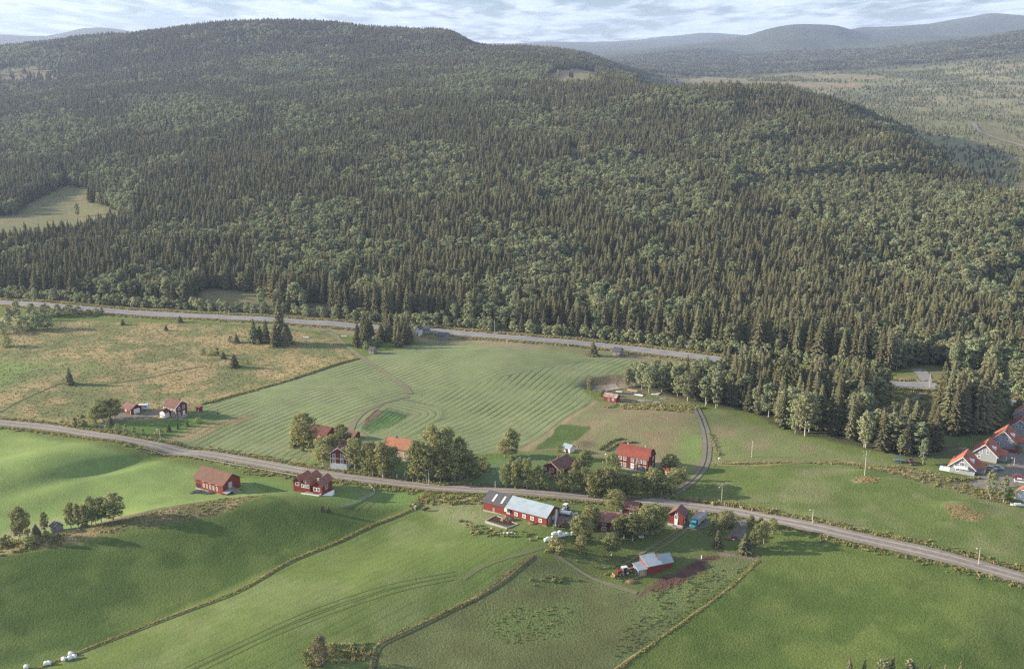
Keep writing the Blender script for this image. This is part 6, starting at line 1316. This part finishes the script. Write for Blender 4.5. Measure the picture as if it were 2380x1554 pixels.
# ------------------------------------------------------------------ garden, roadside and field trees, each where it stands
def Z1(x, y): return x * .2524, 871.6 + y * .2524
def Z2(x, y): return 595 + x * .2524, 871.6 + y * .2524
def Z3(x, y): return 1104 + x * .18695, 987.8 + y * .18695
def Z4(x, y): return 1365.5 + x * .2617, 987.8 + y * .2617
def Z0(x, y): return float(x), float(y)
TREES = [
 # (frame, scale, kind, x, top, base, width, label, group)
 (Z1,.2524,[('yard_birch',945,215,425,150,'tallest leafy tree left of the garage'),('yard_birch',1050,212,400,125,'round leafy tree touching the garage roof'),('yard_birch',870,300,440,90,'lower leafy tree at the left of the garage trees'),
   ('bush',765,360,478,110,'broad grey-green bush at the road end of the meadow garden'),('bush',690,385,470,60,'small bush at the far left of the meadow garden'),('bush',725,350,465,60,'upright bush between two broad ones by the meadow garden'),('wide_spruce',1018,350,455,44,'slim pale conifer in front of the garage trees'),
   ('bush',880,405,486,52,'first bush in the row along the garden drive'),('bush',985,430,507,52,'second bush in the row along the garden drive'),('bush',1080,438,528,60,'third bush in the row along the garden drive'),('bush',1160,445,541,60,'fourth bush in the row along the garden drive'),('bush',1237,468,552,56,'fifth bush in the row along the garden drive'),('bush',1318,490,561,42,'last slim bush in the row along the garden drive'),
   ('bush',1460,490,546,96,'dark rounded bush by the garden lamp post'),('wide_spruce',1555,440,516,36,'little dark conifer on the meadow lawn'),('wide_spruce',1637,430,492,18,'thinnest young conifer on the meadow lawn'),('wide_spruce',1722,388,468,36,'pale young conifer on the meadow lawn below the playhouse'),('bush',1820,383,440,64,'loose round shrub at the lawn corner below the playhouse'),('bush',2005,308,360,28,'small upright shrub at the corner of the striped field')], 'garden plants of the meadow house'),
 (Z1,.2524,[('yard_birch',655,1175,1408,110,'leftmost birch of the seven on the field ridge'),('yard_birch',722,1185,1405,84,'second birch from the left on the field ridge'),('yard_birch',785,1190,1398,84,'third birch from the left on the field ridge'),('yard_birch',845,1118,1385,112,'tall fourth birch on the field ridge'),('yard_birch',885,1150,1372,80,'narrow middle birch on the field ridge'),('yard_birch',937,1118,1372,120,'sixth birch from the left on the field ridge'),('yard_birch',1045,1092,1350,178,'largest birch at the right end of the field ridge group'),('wide_spruce',780,1315,1402,66,'dark little spruce under the field ridge birches'),
   ('yard_birch',188,1215,1540,128,'tall ragged tree in the bottom left tree group'),('yard_birch',238,1245,1490,96,'leaning tree behind the tallest one of the bottom left group'),('wide_spruce',338,1365,1500,84,'dark spruce in the bottom left tree group'),('yard_birch',413,1262,1450,72,'slender birch at the right of the bottom left tree group'),('bush',262,1405,1570,120,'broad shrub in front of the bottom left tree group'),('bush',75,1470,1570,150,'dark shrub at the left edge below the ridge'),('bush',430,1430,1500,110,'low dark shrub by the little hut'),('bush',340,1470,1560,110,'low shrub in the shade of the bottom left group'),('bush',5,1500,1590,120,'shrub cut by the left edge below the ridge'),('bush',500,1470,1530,90,'flat shrub right of the little hut')], 'trees on the field ridge'),
 (Z2,.2524,[('yard_birch',435,358,695,235,'biggest leafy tree in front of the dark red barn'),('wide_spruce',375,365,640,90,'conifer top at the left of the big tree by the dark barn'),('bush',335,570,665,72,'shrub at the left foot of the big barn tree'),('bush',500,600,690,100,'dark shrub right of the big barn tree'),('bush',425,640,698,50,'low shrub at the foot of the big barn tree'),
   ('yard_birch',620,560,835,170,'wide birch left of the white-based house'),('yard_birch',720,540,800,120,'birch touching the left of the white-based house'),('yard_birch',785,455,720,145,'tall birch behind the white-based house'),('yard_birch',912,572,880,170,'birch covering the right of the white-based house'),('yard_birch',1040,608,905,140,'second birch right of the white-based house'),('yard_birch',1075,660,925,110,'low birch between the white-based house and the orange roof'),('yard_birch',1170,615,945,160,'dense birch left of the orange-roofed house'),('yard_birch',1262,650,935,120,'birch in front of the left windows of the orange-roofed house'),
   ('yard_birch',1490,598,975,170,'birch right in front of the orange-roofed house'),('yard_birch',1450,760,965,110,'low birch by the hedge gate'),('yard_birch',1620,472,935,175,'highest tree in the clump right of the orange roof'),('yard_birch',1570,660,985,150,'front birch in the clump right of the orange roof'),('yard_birch',1755,478,930,160,'second highest tree in the clump right of the orange roof'),('yard_birch',1700,720,990,150,'low birch in the middle of the orange-roof clump'),('yard_birch',1880,572,910,120,'birch behind the right end of the orange-roof clump'),('yard_birch',1830,700,975,150,'thick birch in the right half of the orange-roof clump'),('yard_birch',1950,690,955,180,'broad birch at the right end of the orange-roof clump'),('bush',2080,740,880,170,'dark spreading bush at the right tip of the orange-roof clump'),('bush',2010,800,930,120,'dark bush under the right end of the orange-roof clump'),
   ('yard_birch',2290,590,750,130,'left of the two trees at the field corner'),('yard_birch',2355,490,758,150,'taller tree at the field corner with open crown')], 'trees around the roadside farms'),
 (Z3,.18695,[('yard_birch',385,480,775,120,'front left birch of the row before the flagpole farm'),('yard_birch',455,365,755,110,'tall left birch of the row before the flagpole farm'),('yard_birch',500,455,790,120,'birch with a visible white stem before the flagpole farm'),('yard_birch',575,390,760,110,'narrow back birch of the row before the flagpole farm'),('yard_birch',645,400,795,130,'full birch fourth in the row before the flagpole farm'),('yard_birch',790,505,805,120,'birch left of the flagpole farm gable'),('yard_birch',905,580,810,110,'low birch before the flagpole farm gable'),('yard_birch',1065,540,828,105,'birch before the flagpole farm windows'),('yard_birch',1205,560,835,140,'leafy birch just right of the flagpole'),('yard_birch',1255,440,740,120,'birch behind the flagpole to its right'),('yard_birch',1375,310,560,150,'broad birch beside the white cellar shed'),('yard_birch',1330,370,640,120,'birch between flagpole and cellar shed'),('yard_birch',1360,510,845,120,'birch left of the dark drive hedge'),('yard_birch',1450,600,880,130,'birch over the clipped dark hedge'),('yard_birch',1530,530,870,150,'wide birch at the middle of the drive hedge'),('yard_birch',1640,520,880,150,'birch at the right part of the drive hedge'),('yard_birch',1600,680,890,140,'low birch above the drive hedge'),('bush',1745,600,885,150,'bush at the right end of the drive hedge'),
   ('bush',1045,235,325,80,'round bush left of the white cellar shed'),('yard_birch',1440,1010,1300,180,'leafy tree between barn and pink-roofed house'),('yard_birch',1300,1120,1400,210,'wide tree over the white bale pile'),('yard_birch',1400,1180,1430,130,'low tree right of the bale pile'),('yard_birch',1390,1320,1440,90,'small tree on the lawn left of the pink-roofed house'),('bush',1005,1380,1560,225,'round dark tree in front of the white bales'),('yard_birch',1315,1370,1590,140,'dark bushy tree right of the round one by the bales'),('yard_birch',1750,800,1060,200,'round tree at the road left of the small cottage'),('bush',985,1225,1290,60,'grey bush at the right corner of the long barn')], 'trees around the flagpole farm and barnyard'),
 (Z4,.2617,[('yard_birch',75,430,625,120,'tree above the road left of the curved-roof farmhouse'),('yard_birch',150,415,625,120,'tree before the left corner of the curved-roof farmhouse'),('yard_birch',215,240,560,110,'tall thin tree crossing the left windows of the curved-roof farmhouse'),('yard_birch',290,425,625,120,'leafy tree below the porch of the curved-roof farmhouse'),('yard_birch',360,440,628,110,'tree below the ladder of the curved-roof farmhouse'),('yard_birch',440,430,615,110,'tree below the right windows of the curved-roof farmhouse'),('yard_birch',585,378,610,120,'tree at the right corner of the curved-roof farmhouse'),('yard_birch',520,460,615,100,'low tree before the dark gable of the curved-roof farmhouse'),('yard_birch',655,445,615,130,'dark tree by the tiny red hut'),('bush',735,450,600,110,'shadowed bush where the field drive meets the hedge'),('bush',645,395,440,60,'pale shrub left of the tiny red hut'),('yard_birch',735,258,400,140,'loose pale tree behind the tiny red hut'),('yard_birch',790,385,545,140,'full tree right of the tiny red hut'),('bush',860,365,490,80,'pale bush beside the field drive'),('yard_birch',690,300,420,80,'slim tree behind the gable of the curved-roof farmhouse'),
   ('yard_birch',35,710,935,120,'tree left of the pink-roofed house'),('yard_birch',255,822,1015,95,'tree before the right end of the pink-roofed house'),('yard_birch',325,790,1000,120,'hanging birch in front of the pink-roofed house'),('yard_birch',400,785,1025,140,'big hanging birch below the small road cottage'),('yard_birch',490,735,1005,120,'birch right below the small road cottage'),('yard_birch',575,705,965,190,'biggest round birch left of the porch cottage'),('yard_birch',640,740,930,110,'birch edge nearest the porch cottage'),
   ('yard_birch',215,960,1155,150,'bushy dark tree on the lawn below the pink-roofed house'),('bush',245,900,1060,80,'leafy bush behind the dark lawn tree'),('yard_birch',1120,835,990,90,'small birch right of the teal truck'),('yard_birch',1175,830,950,80,'second small birch right of the teal truck'),('yard_birch',1240,765,900,130,'leafy birch at the road left of the grey driveway'),('yard_birch',1205,800,930,90,'birch with pale leaves left of the grey driveway'),('wide_spruce',1155,925,1080,88,'dark spruce at the lower left of the grey driveway'),('wide_spruce',1397,955,1125,105,'yellowish spruce at the lower right of the grey driveway'),('yard_birch',1460,950,1128,72,'slim tree behind the yellowish spruce'),('yard_birch',1448,800,920,70,'small round birch at the road right of the driveway'),('yard_birch',1510,870,1085,85,'birch with a white foot right of the yellowish spruce'),('yard_birch',1565,850,1050,100,'taller birch in the right driveway group'),('yard_birch',1640,825,965,85,'rightmost birch of the driveway group by the road'),('yard_birch',1537,815,900,45,'narrow birch at the road in the driveway group')], 'trees around the near farmyard'),
 (Z0,1,[('birch',1458,855,900,24,'first birch of the copse beside the gravel pit'),('birch',1474,840,896,28,'second birch of the copse beside the gravel pit'),('birch',1492,838,905,30,'birch behind the yellowish timber in the scrap yard copse'),('birch',1508,850,912,30,'front birch of the copse over the scrap yard slabs'),('birch',1522,836,900,28,'tall birch in the middle of the scrap yard copse'),('birch',1538,846,910,30,'birch above the bright white slabs in the copse'),('birch',1553,838,902,28,'birch right of the middle of the scrap yard copse'),('birch',1566,850,915,32,'wide front birch at the right of the scrap yard copse'),('birch',1582,842,912,30,'birch between the copse and the drive entrance'),('birch',1598,862,932,36,'low birch hanging over the drive entrance'),('birch',1615,858,925,32,'birch over the drive where it enters the wood'),('spruce',1597,822,880,16,'dark spruce spire rising above the scrap yard copse'),('spruce',1532,830,880,12,'small dark spire behind the scrap yard copse'),('birch',1640,872,942,34,'birch right of the drive entrance'),('birch',1664,862,948,34,'second birch right of the drive entrance'),
   ('pine',1812,852,962,22,'first bare-stemmed pine of the bright trunk row'),('pine',1820,858,968,20,'second bare-stemmed pine of the bright trunk row'),('pine',1829,850,966,22,'third bare-stemmed pine of the bright trunk row'),('pine',1838,855,970,22,'fourth bare-stemmed pine of the bright trunk row'),('pine',1848,860,972,20,'fifth bare-stemmed pine of the bright trunk row'),('pine',1858,852,970,22,'sixth bare-stemmed pine of the bright trunk row'),
   ('wide_spruce',162,852,893,20,'lone dark spruce in the tan meadow at the left'),('wide_spruce',545,820,853,20,'lone dark spruce in the middle of the tan meadow'),('wide_spruce',285,740,755,11,'tiny spruce on the meadow right of the willow thicket'),('wide_spruce',386,753,768,10,'smaller of two little spruces near the highway'),('wide_spruce',418,733,749,13,'little wide spruce at the highway edge'),('wide_spruce',519,815,833,12,'small spruce left of the lone middle one'),('wide_spruce',550,774,797,13,'slim spruce left of the tall spruce clump'),('bush',575,835,846,8,'tiny bush right of the lone middle spruce'),
   ('wide_spruce',590,738,797,24,'leftmost spruce of the tall meadow clump'),('wide_spruce',604,755,795,18,'second spruce of the tall meadow clump'),('wide_spruce',619,740,797,21,'third spruce of the tall meadow clump'),('spruce',640,752,805,20,'low front spruce of the tall meadow clump'),('spruce',651,692,798,34,'tallest spruce, standing against the highway'),('wide_spruce',662,758,803,22,'right front spruce of the tall meadow clump'),('wide_spruce',670,752,798,22,'rightmost spruce of the tall meadow clump'),('bush',600,788,800,14,'pale bush at the foot of the tall meadow clump'),('bush',632,795,808,12,'pale bush below the tall meadow clump'),('bush',470,810,824,18,'scrubby bush left of the meadow ditch'),('bush',492,812,826,20,'dark scrub near the meadow ditch'),('bush',505,808,824,14,'upright scrub by the meadow ditch'),('bush',536,780,794,16,'scrub behind the slim meadow spruce'),
   ('willow',52,728,770,42,'big pale round willow in the thicket below the highway'),('willow',84,718,766,38,'willow behind the big round one'),('willow',110,730,764,32,'willow at the right end of the big thicket'),('willow',38,698,742,32,'tall willow at the highway in the left thicket'),('willow',72,703,735,34,'second tall willow at the highway in the left thicket'),('willow',105,704,733,34,'third willow at the highway in the left thicket'),('willow',135,705,735,32,'fourth willow at the highway in the left thicket'),('willow',162,706,731,34,'fifth willow at the highway in the left thicket'),('willow',182,710,732,24,'sixth willow, last before the highway shows again'),('willow',207,717,732,20,'small willow alone on the highway edge'),('willow',222,715,732,18,'willow beside the small lone one on the highway edge'),('willow',237,712,732,16,'rightmost willow on the near highway edge'),('willow',18,735,765,30,'willow left of the big round one'),('willow',5,745,775,26,'willow at the very left edge of the meadow'),('bush',16,780,806,30,'grey bush low at the left edge of the meadow'),('willow',20,712,745,26,'willow at the left edge by the highway'),
   ('wide_spruce',1378,791,826,22,'lone dark spruce at the top of the striped field'),('yard_birch',1372,957-80,1005-93,18,'small tree beside the gravel pit wall'),('bush',1400,905,920,28,'low dark bush above the rusty-roofed shack'),
   ('dry_bush',744,1476,1543,44,'big brown leafless-looking bush at the bottom of the middle field'),('bush',722,1528,1545,16,'small brown bush left of the big brown one'),('bush',770,1495,1520,22,'low brush right of the big brown bush'),
   ('wide_spruce',747,1174,1187,7,'leftmost tiny spruce on the lawn below the terrace wall'),('wide_spruce',751,1172,1188,7,'middle tiny spruce on the lawn below the terrace wall'),('wide_spruce',763,1175,1188,10,'rightmost tiny spruce on the lawn below the terrace wall'),
   ('birch',2145,1018,1079,26,'bright yellowish birch alone before the dark wood edge'),('wide_spruce',2110,966,1030,28,'pale lit spruce at the right end of the dark wood'),('birch',2302,1092,1160,24,'left birch with white stem below the terrace houses'),('birch',2332,1105,1167,24,'right birch below the terrace houses'),('bush',2348,1135,1163,24,'dark bush beside the right terrace birch'),('bush',2365,1030,1048,20,'low hedge bush between the terrace houses'),('bush',2210,1106,1116,26,'dark shrub at the foot of the nearest terrace house'),('bush',2240,1108,1118,26,'second dark shrub at the foot of the nearest terrace house'),
   ('wide_spruce',1966,1527,1640,30,'first spruce top poking into the bottom edge'),('wide_spruce',2001,1533,1640,26,'second spruce top poking into the bottom edge'),('wide_spruce',2066,1518,1640,24,'tallest spruce top on the bottom edge'),('wide_spruce',2150,1546,1650,24,'low spruce top right of the broad bush at the bottom'),('wide_spruce',2137,1545,1650,20,'small spruce top beside the broad bush at the bottom'),('wide_spruce',2222,1539,1650,30,'rightmost spruce top on the bottom edge'),('birch',2108,1538,1640,44,'broad leafy crown between spruce tops at the bottom edge'),('birch',2048,1534,1640,34,'leafy crown left of the tallest bottom spruce'),('wide_spruce',2186,1548,1650,24,'low spruce top between two others at the bottom right')], None),
]
for fr, sc, rows, grp in TREES:
    for kd, x, t, b, w, lab in rows:
        u, vt = fr(x, t); _, vb = fr(x, b); px_tree(kd, u, vt, vb, w * sc * (1.25 if kd == 'yard_birch' else 1.0), lab, grp)
# the tall spruces around the hidden cabins
rs = random.Random(5); GL = ['at the left edge of the cabin spruce cluster', 'in the middle of the cabin spruce cluster', 'at the right edge of the cabin spruce cluster']
SPU = sorted(rs.uniform(828, 952) for _ in range(34)); CNT = [0, 0, 0]
for i in range(34):
    u = SPU[i]; cq = 0 if u < 868 else 1 if u < 915 else 2; CNT[cq] += 1; v = rs.uniform(775, 806) + (12 if u < 885 else 0) * rs.random()
    px_tree('spruce', u, v - rs.uniform(36, 62), v, rs.uniform(13, 19), 'tall dark spruce ' + GL[cq] + ', ' + nth(CNT[cq]) + ' from left', 'spruces around the hidden cabins')
for i, (u, v) in enumerate([(842,805),(850,812),(862,806),(838,796),(875,797),(905,792),(880,804),(955,768),(992,762),(935,775)]):
    px_tree('willow', u, v - 20, v, 20, 'pale leafy shrub ' + ['at the lower left tip of the cabin spruces','in front of the small grey shed spruces','between the grey shed and the spruces above','at the left foot of the cabin spruces by the track','under the middle of the cabin spruces','at the right foot of the cabin spruces','below the middle cabin spruces near the field','left of the tall pale cabin','right of the tall pale cabin by the highway','behind the right cabin spruces'][i], 'shrubs below the cabin spruces')
# dark clipped hedges
def hedge(px, w, hgt, label, m=M_yard, den=34):
    L = smooth_line(PW(px), 1.0); V = []; F = []; rd = random.Random(len(px)); p0 = L[0]; z0 = float(H(*p0))
    for q in L:
        z = float(H(*q)) - z0
        for k in range(den):
            p = Vector((q[0] - p0[0] + rd.uniform(-.6, .6), q[1] - p0[1] + rd.uniform(-w/2, w/2), z + rd.uniform(0, hgt) * rd.uniform(.6, 1)))
            n = Vector((rd.uniform(-1, 1), rd.uniform(-1, 1), rd.uniform(-.3, 1))).normalized(); t1 = n.cross(Vector((0, .1, 1))).normalized(); t2 = n.cross(t1); s = rd.uniform(.15, .32)
            b = len(V); V += [p + t1 * s, p + t2 * s, p - t1 * s, p - t2 * s]; F.append((b, b+1, b+2, b+3))
    o = bpy.data.objects.new('hedge', make_mesh('hedge', V, F, m)); COL.objects.link(o); o.location = (p0[0], p0[1], z0); return tag(o, label, 'hedge')
hedge([(810,1092),(870,1104),(918,1111)], 1.4, 1.3, 'dark reddish hedge along the road left of the gate posts')
hedge([(944,1113),(1000,1124),(1040,1128),(1078,1122),(1110,1104),(1135,1086)], 1.6, 1.4, 'dark hedge along the road and up the field edge right of the gate posts')
hedge([(1368,1154),(1430,1160),(1500,1158),(1545,1140)], 2.0, 1.7, 'dark hedge along the road under the drive birches')
hedge([(2215,1112),(2240,1116),(2275,1112)], 1.6, 1.0, 'low dark hedge in front of the nearest terrace house')
hedge([(1395,1045),(1420,1026),(1445,1020)], 1.0, .9, 'dark berry row behind the curved-roof farmhouse'); hedge([(1410,1048),(1436,1032),(1475,1028)], 1.0, .8, 'second berry row behind the curved-roof farmhouse')
hedge([(1648,1010),(1658,1035),(1668,1058)], 1.0, 1.0, 'low hedge row along the right side of the field drive', den=18)
hedge([(1330,1046),(1315,1040),(1300,1052)], 1.0, .8, 'weedy row beside the cellar mound') if False else None

# ------------------------------------------------------------------ long grass: raised ditches and tussocks
ribbon('ditch_grass', [(60,1563),(150,1526),(300,1468),(430,1418),(560,1368),(680,1300),(800,1250),(900,1205),(965,1180)], 0.7, M_tuft, 0.03, 'stuff', hump=.12, label='pale long grass along the ditch from the bales to the horses', wob=.4, step=1.2)
ribbon('ditch', [(66,1567),(156,1530),(306,1472),(436,1422),(566,1372),(686,1304),(806,1254),(906,1209),(970,1184)], .45, mat('dark_ditch', (0.05, 0.065, 0.028), 0.9), 0.09, 'structure', wob=.4, step=1.2, cols=2)  # plain dark ribbon running beside the pale grass
ribbon('ditch_grass', [(860,1560),(868,1515),(885,1492),(950,1462),(1040,1418),(1110,1385),(1180,1340),(1238,1292)], .8, M_tuft, 0.03, 'stuff', hump=.12, label='tan grass strip between the middle field and the dull pasture', wob=.4, step=1.2)
ribbon('ditch', [(870,1565),(880,1518),(897,1497),(960,1467),(1050,1423),(1120,1388),(1190,1343),(1244,1297)], .45, mat('dark_ditch', (0.05,0.065,0.028)), 0.09, 'structure', wob=.4, cols=2)  # plain dark ribbon running beside the tan strip
ribbon('field_margin', [(1400,1580),(1440,1546),(1530,1485),(1600,1435),(1670,1385),(1730,1335),(1762,1302)], .7, M_tuft, 0.03, 'stuff', hump=.1, label='pale grass margin between pasture and lower right field', wob=.4, step=1.2)
ribbon('field_margin', [(470,940),(540,920),(640,893),(740,862),(832,833)], 1.3, mat('dark_margin', (0.07, 0.08, 0.035), 0.95, (0.15, 0.14, 0.06), 1.0), 0.06, 'stuff', hump=.5, label='dark weedy edge between striped field and tan meadow', wob=.5)
ribbon('field_margin', [(1655,1079),(1760,1082),(1880,1075),(1960,1070),(2010,1082),(2080,1095),(2140,1112)], 1.6, M_tuft, 0.05, 'stuff', hump=.3, label='pale dry grass strip across the green slope', wob=.5)
ribbon('meadow_ditch', [(0,958),(60,925),(130,895),(162,890),(230,893),(330,880),(480,850)], 1.1, mat('dark_margin', (0.07,0.08,0.035)), 0.06, 'structure', hump=.1, wob=.6)
def tuft_mesh(seed, n=16, h=.6, m=M_tuft, spread=.5):
    rd = random.Random(seed); V = []; F = []
    for i in range(n):
        a = rd.random() * 6.28; r = rd.random() * spread; x, y = math.cos(a) * r, math.sin(a) * r; b_ = rd.random() * 6.28; w = rd.uniform(.08, .2); l = rd.uniform(.5, 1) * h; ox, oy = rd.uniform(-.25, .25), rd.uniform(-.25, .25); c, s = math.cos(b_) * w, math.sin(b_) * w
        b = len(V); V += [(x - c, y - s, 0), (x + c, y + s, 0), (x + c * .4 + ox, y + s * .4 + oy, l), (x - c * .4 + ox, y - s * .4 + oy, l)]; F.append((b, b+1, b+2, b+3))
    return make_mesh('tuft', V, F, m)
TU = [tuft_mesh(i, 18, .55) for i in range(3)] + [tuft_mesh(10 + i, 18, .5, M_tuftg) for i in range(3)]
def tufts_along(px, width, n, mixg=.3, hs=1.0):
    L = smooth_line(PW(px), 1.0); k = rng.integers(0, len(L), n); p = L[k] + rng.normal(0, width * .5, (n, 2)); return p, np.full(n, mixg), rng.uniform(.6, 1.5, n) * hs
def tufts_in(px, spacing, mixg=.4, hs=1.0, thr=0.0):
    P = PW(px); lo, hi = P.min(0), P.max(0); n = int((hi - lo).prod() / spacing ** 2); q = rng.uniform(0, 1, (n, 2)) * (hi - lo) + lo; q = q[inside(P, q[:, 0], q[:, 1])]
    if thr: q = q[fbm(q[:, 0] / 9, q[:, 1] / 9, 91, 3) > thr]
    return q, np.full(len(q), mixg), rng.uniform(.6, 1.5, len(q)) * hs
TS = []
for off in (3.9, ):
    LR = smooth_line(PW(FARMROAD), 1.0); d = np.gradient(LR, axis=0); d /= np.linalg.norm(d, axis=1)[:, None]; nrm = np.stack([-d[:, 1], d[:, 0]], 1)
    for sgn, n in ((1, 2600), (-1, 2400)):
        k = rng.integers(0, len(LR), n); s = off + np.abs(rng.normal(0, 1.3, n)); p = LR[k] + nrm[k] * (s * sgn)[:, None]; TS.append((p, np.full(n, .45), rng.uniform(.5, 1.3, n)))
LH = smooth_line(HW, 2.0); d = np.gradient(LH, axis=0); d /= np.linalg.norm(d, axis=1)[:, None]; nrm = np.stack([-d[:, 1], d[:, 0]], 1)
for sgn in (1, -1):
    k = rng.integers(0, len(LH), 2600); s = 6.0 + np.abs(rng.normal(0, 2.0, 2600)); p = LH[k] + nrm[k] * (s * sgn)[:, None]; TS.append((p, np.full(2600, .35), rng.uniform(.8, 1.8, 2600)))
TS += [tufts_along([(60,1563),(300,1468),(560,1368),(680,1300),(800,1250),(965,1180)], .6, 1300, .35, .45), tufts_along([(868,1535),(885,1492),(1040,1418),(1110,1385),(1238,1292)], .6, 700, .45, .42), tufts_along([(1400,1580),(1530,1485),(1670,1385),(1762,1302)], .6, 700, .4, .45),
       tufts_along([(1655,1079),(1880,1075),(2010,1082),(2140,1112)], .9, 600, .3, .7), tufts_along([(480,937),(640,893),(832,833)], 1.0, 700, .6), tufts_along([(965,1178),(985,1155),(1000,1150)], 1.4, 120, .6, 1.1),
       tufts_in([(0,745),(400,745),(770,775),(830,828),(480,933),(420,972),(180,982),(0,960)], 1.5, .45, .5), tufts_in([(1000,1150),(1150,1153),(1140,1172),(985,1172)], 1.3, .6, 1.3), tufts_in([(1640,1168),(1800,1186),(1790,1202),(1650,1180)], 1.2, .4, 1.5),
       tufts_in([(1540,1160),(1680,1165),(1800,1198),(1790,1205),(1640,1182),(1545,1172)], 1.3, .5, 1.6), tufts_in([(150,1240),(400,1180),(520,1158),(620,1150),(540,1182),(430,1213),(260,1238)], 1.3, .4, .65), tufts_in([(0,1262),(150,1238),(150,1270),(0,1292)], 1.5, .6, 1.3),
       tufts_in([(1120,1425),(1200,1410),(1340,1405),(1350,1440),(1290,1480),(1180,1500)], 1.3, .95, .5, .5), tufts_in([(1500,1370),(1640,1330),(1740,1312),(1640,1400),(1440,1530),(1400,1540),(1470,1430)], 1.1, .95, .55, .45), tufts_in([(1220,1345),(1300,1335),(1350,1350),(1230,1362)], 1.2, .9, .9),
       tufts_in([(1975,1115),(2010,1104),(2050,1113),(2030,1122)], .8, .15, .55), tufts_in([(2197,1172),(2250,1182),(2302,1195),(2270,1208),(2215,1206)], .8, .2, .4), tufts_in([(1980,1085),(2100,1082),(2200,1105),(2330,1150),(2420,1180),(2300,1165),(2130,1118)], 1.3, .5, .8),
       tufts_in([(700,1510),(760,1500),(860,1490),(860,1530),(780,1545),(710,1552)], 1.0, .5, 1.2), tufts_in([(1060,1205),(1130,1225),(1260,1245),(1240,1260),(1100,1245)], 1.3, .7, 1.0), tufts_in([(1410,1235),(1500,1335),(1470,1360),(1330,1300),(1290,1270)], 2.0, .8, .9, .5),
       tufts_in([(1450,935),(1640,945),(1600,960),(1400,945)], 1.5, .4, 1.2), tufts_in([(2040,900),(2230,905),(2220,960),(2080,980)], 2.0, .6, 1.6), tufts_in([(560,1085),(760,1105),(980,1135),(960,1150),(720,1120),(560,1100)], 1.5, .6, 1.1)]
TP = np.vstack([t[0] for t in TS]); TG = np.concatenate([t[1] for t in TS]); TSC = np.concatenate([t[2] for t in TS])
kk = (dist_line(PW(FARMROAD), TP[:, 0], TP[:, 1]) > 3.5) & (dist_line(HW, TP[:, 0], TP[:, 1]) > 5.2); TP, TG, TSC = TP[kk], TG[kk], TSC[kk]
ti = rng.integers(0, 3, len(TP)) + 3 * (rng.random(len(TP)) < TG)
scatter('grass_tufts', TU, TP, ti, np.column_stack([TSC, TSC, TSC]), rng.uniform(0, 6.28, len(TP)), label='tufts of long dry and green grass on verges and meadows', zoff=.08)
print('TUFTS', len(TP))
# ------------------------------------------------------------------ the air of the valley
def haze():
    m = bpy.data.materials.new('air'); m.use_nodes = True; n = m.node_tree.nodes; l = m.node_tree.links; n.clear()
    o = n.new('ShaderNodeOutputMaterial'); v = n.new('ShaderNodeVolumePrincipled'); v.inputs['Color'].default_value = (0.58, 0.70, 1.0, 1)
    v.inputs['Density'].default_value = HAZE; v.inputs['Anisotropy'].default_value = 0.2; l.new(v.outputs[0], o.inputs['Volume'])
    b = MB().box(-11500, 11500, -60, 16450, -60, 560).build('haze', m); tag(b, kind='stuff')
HAZE = 0.00006
haze()
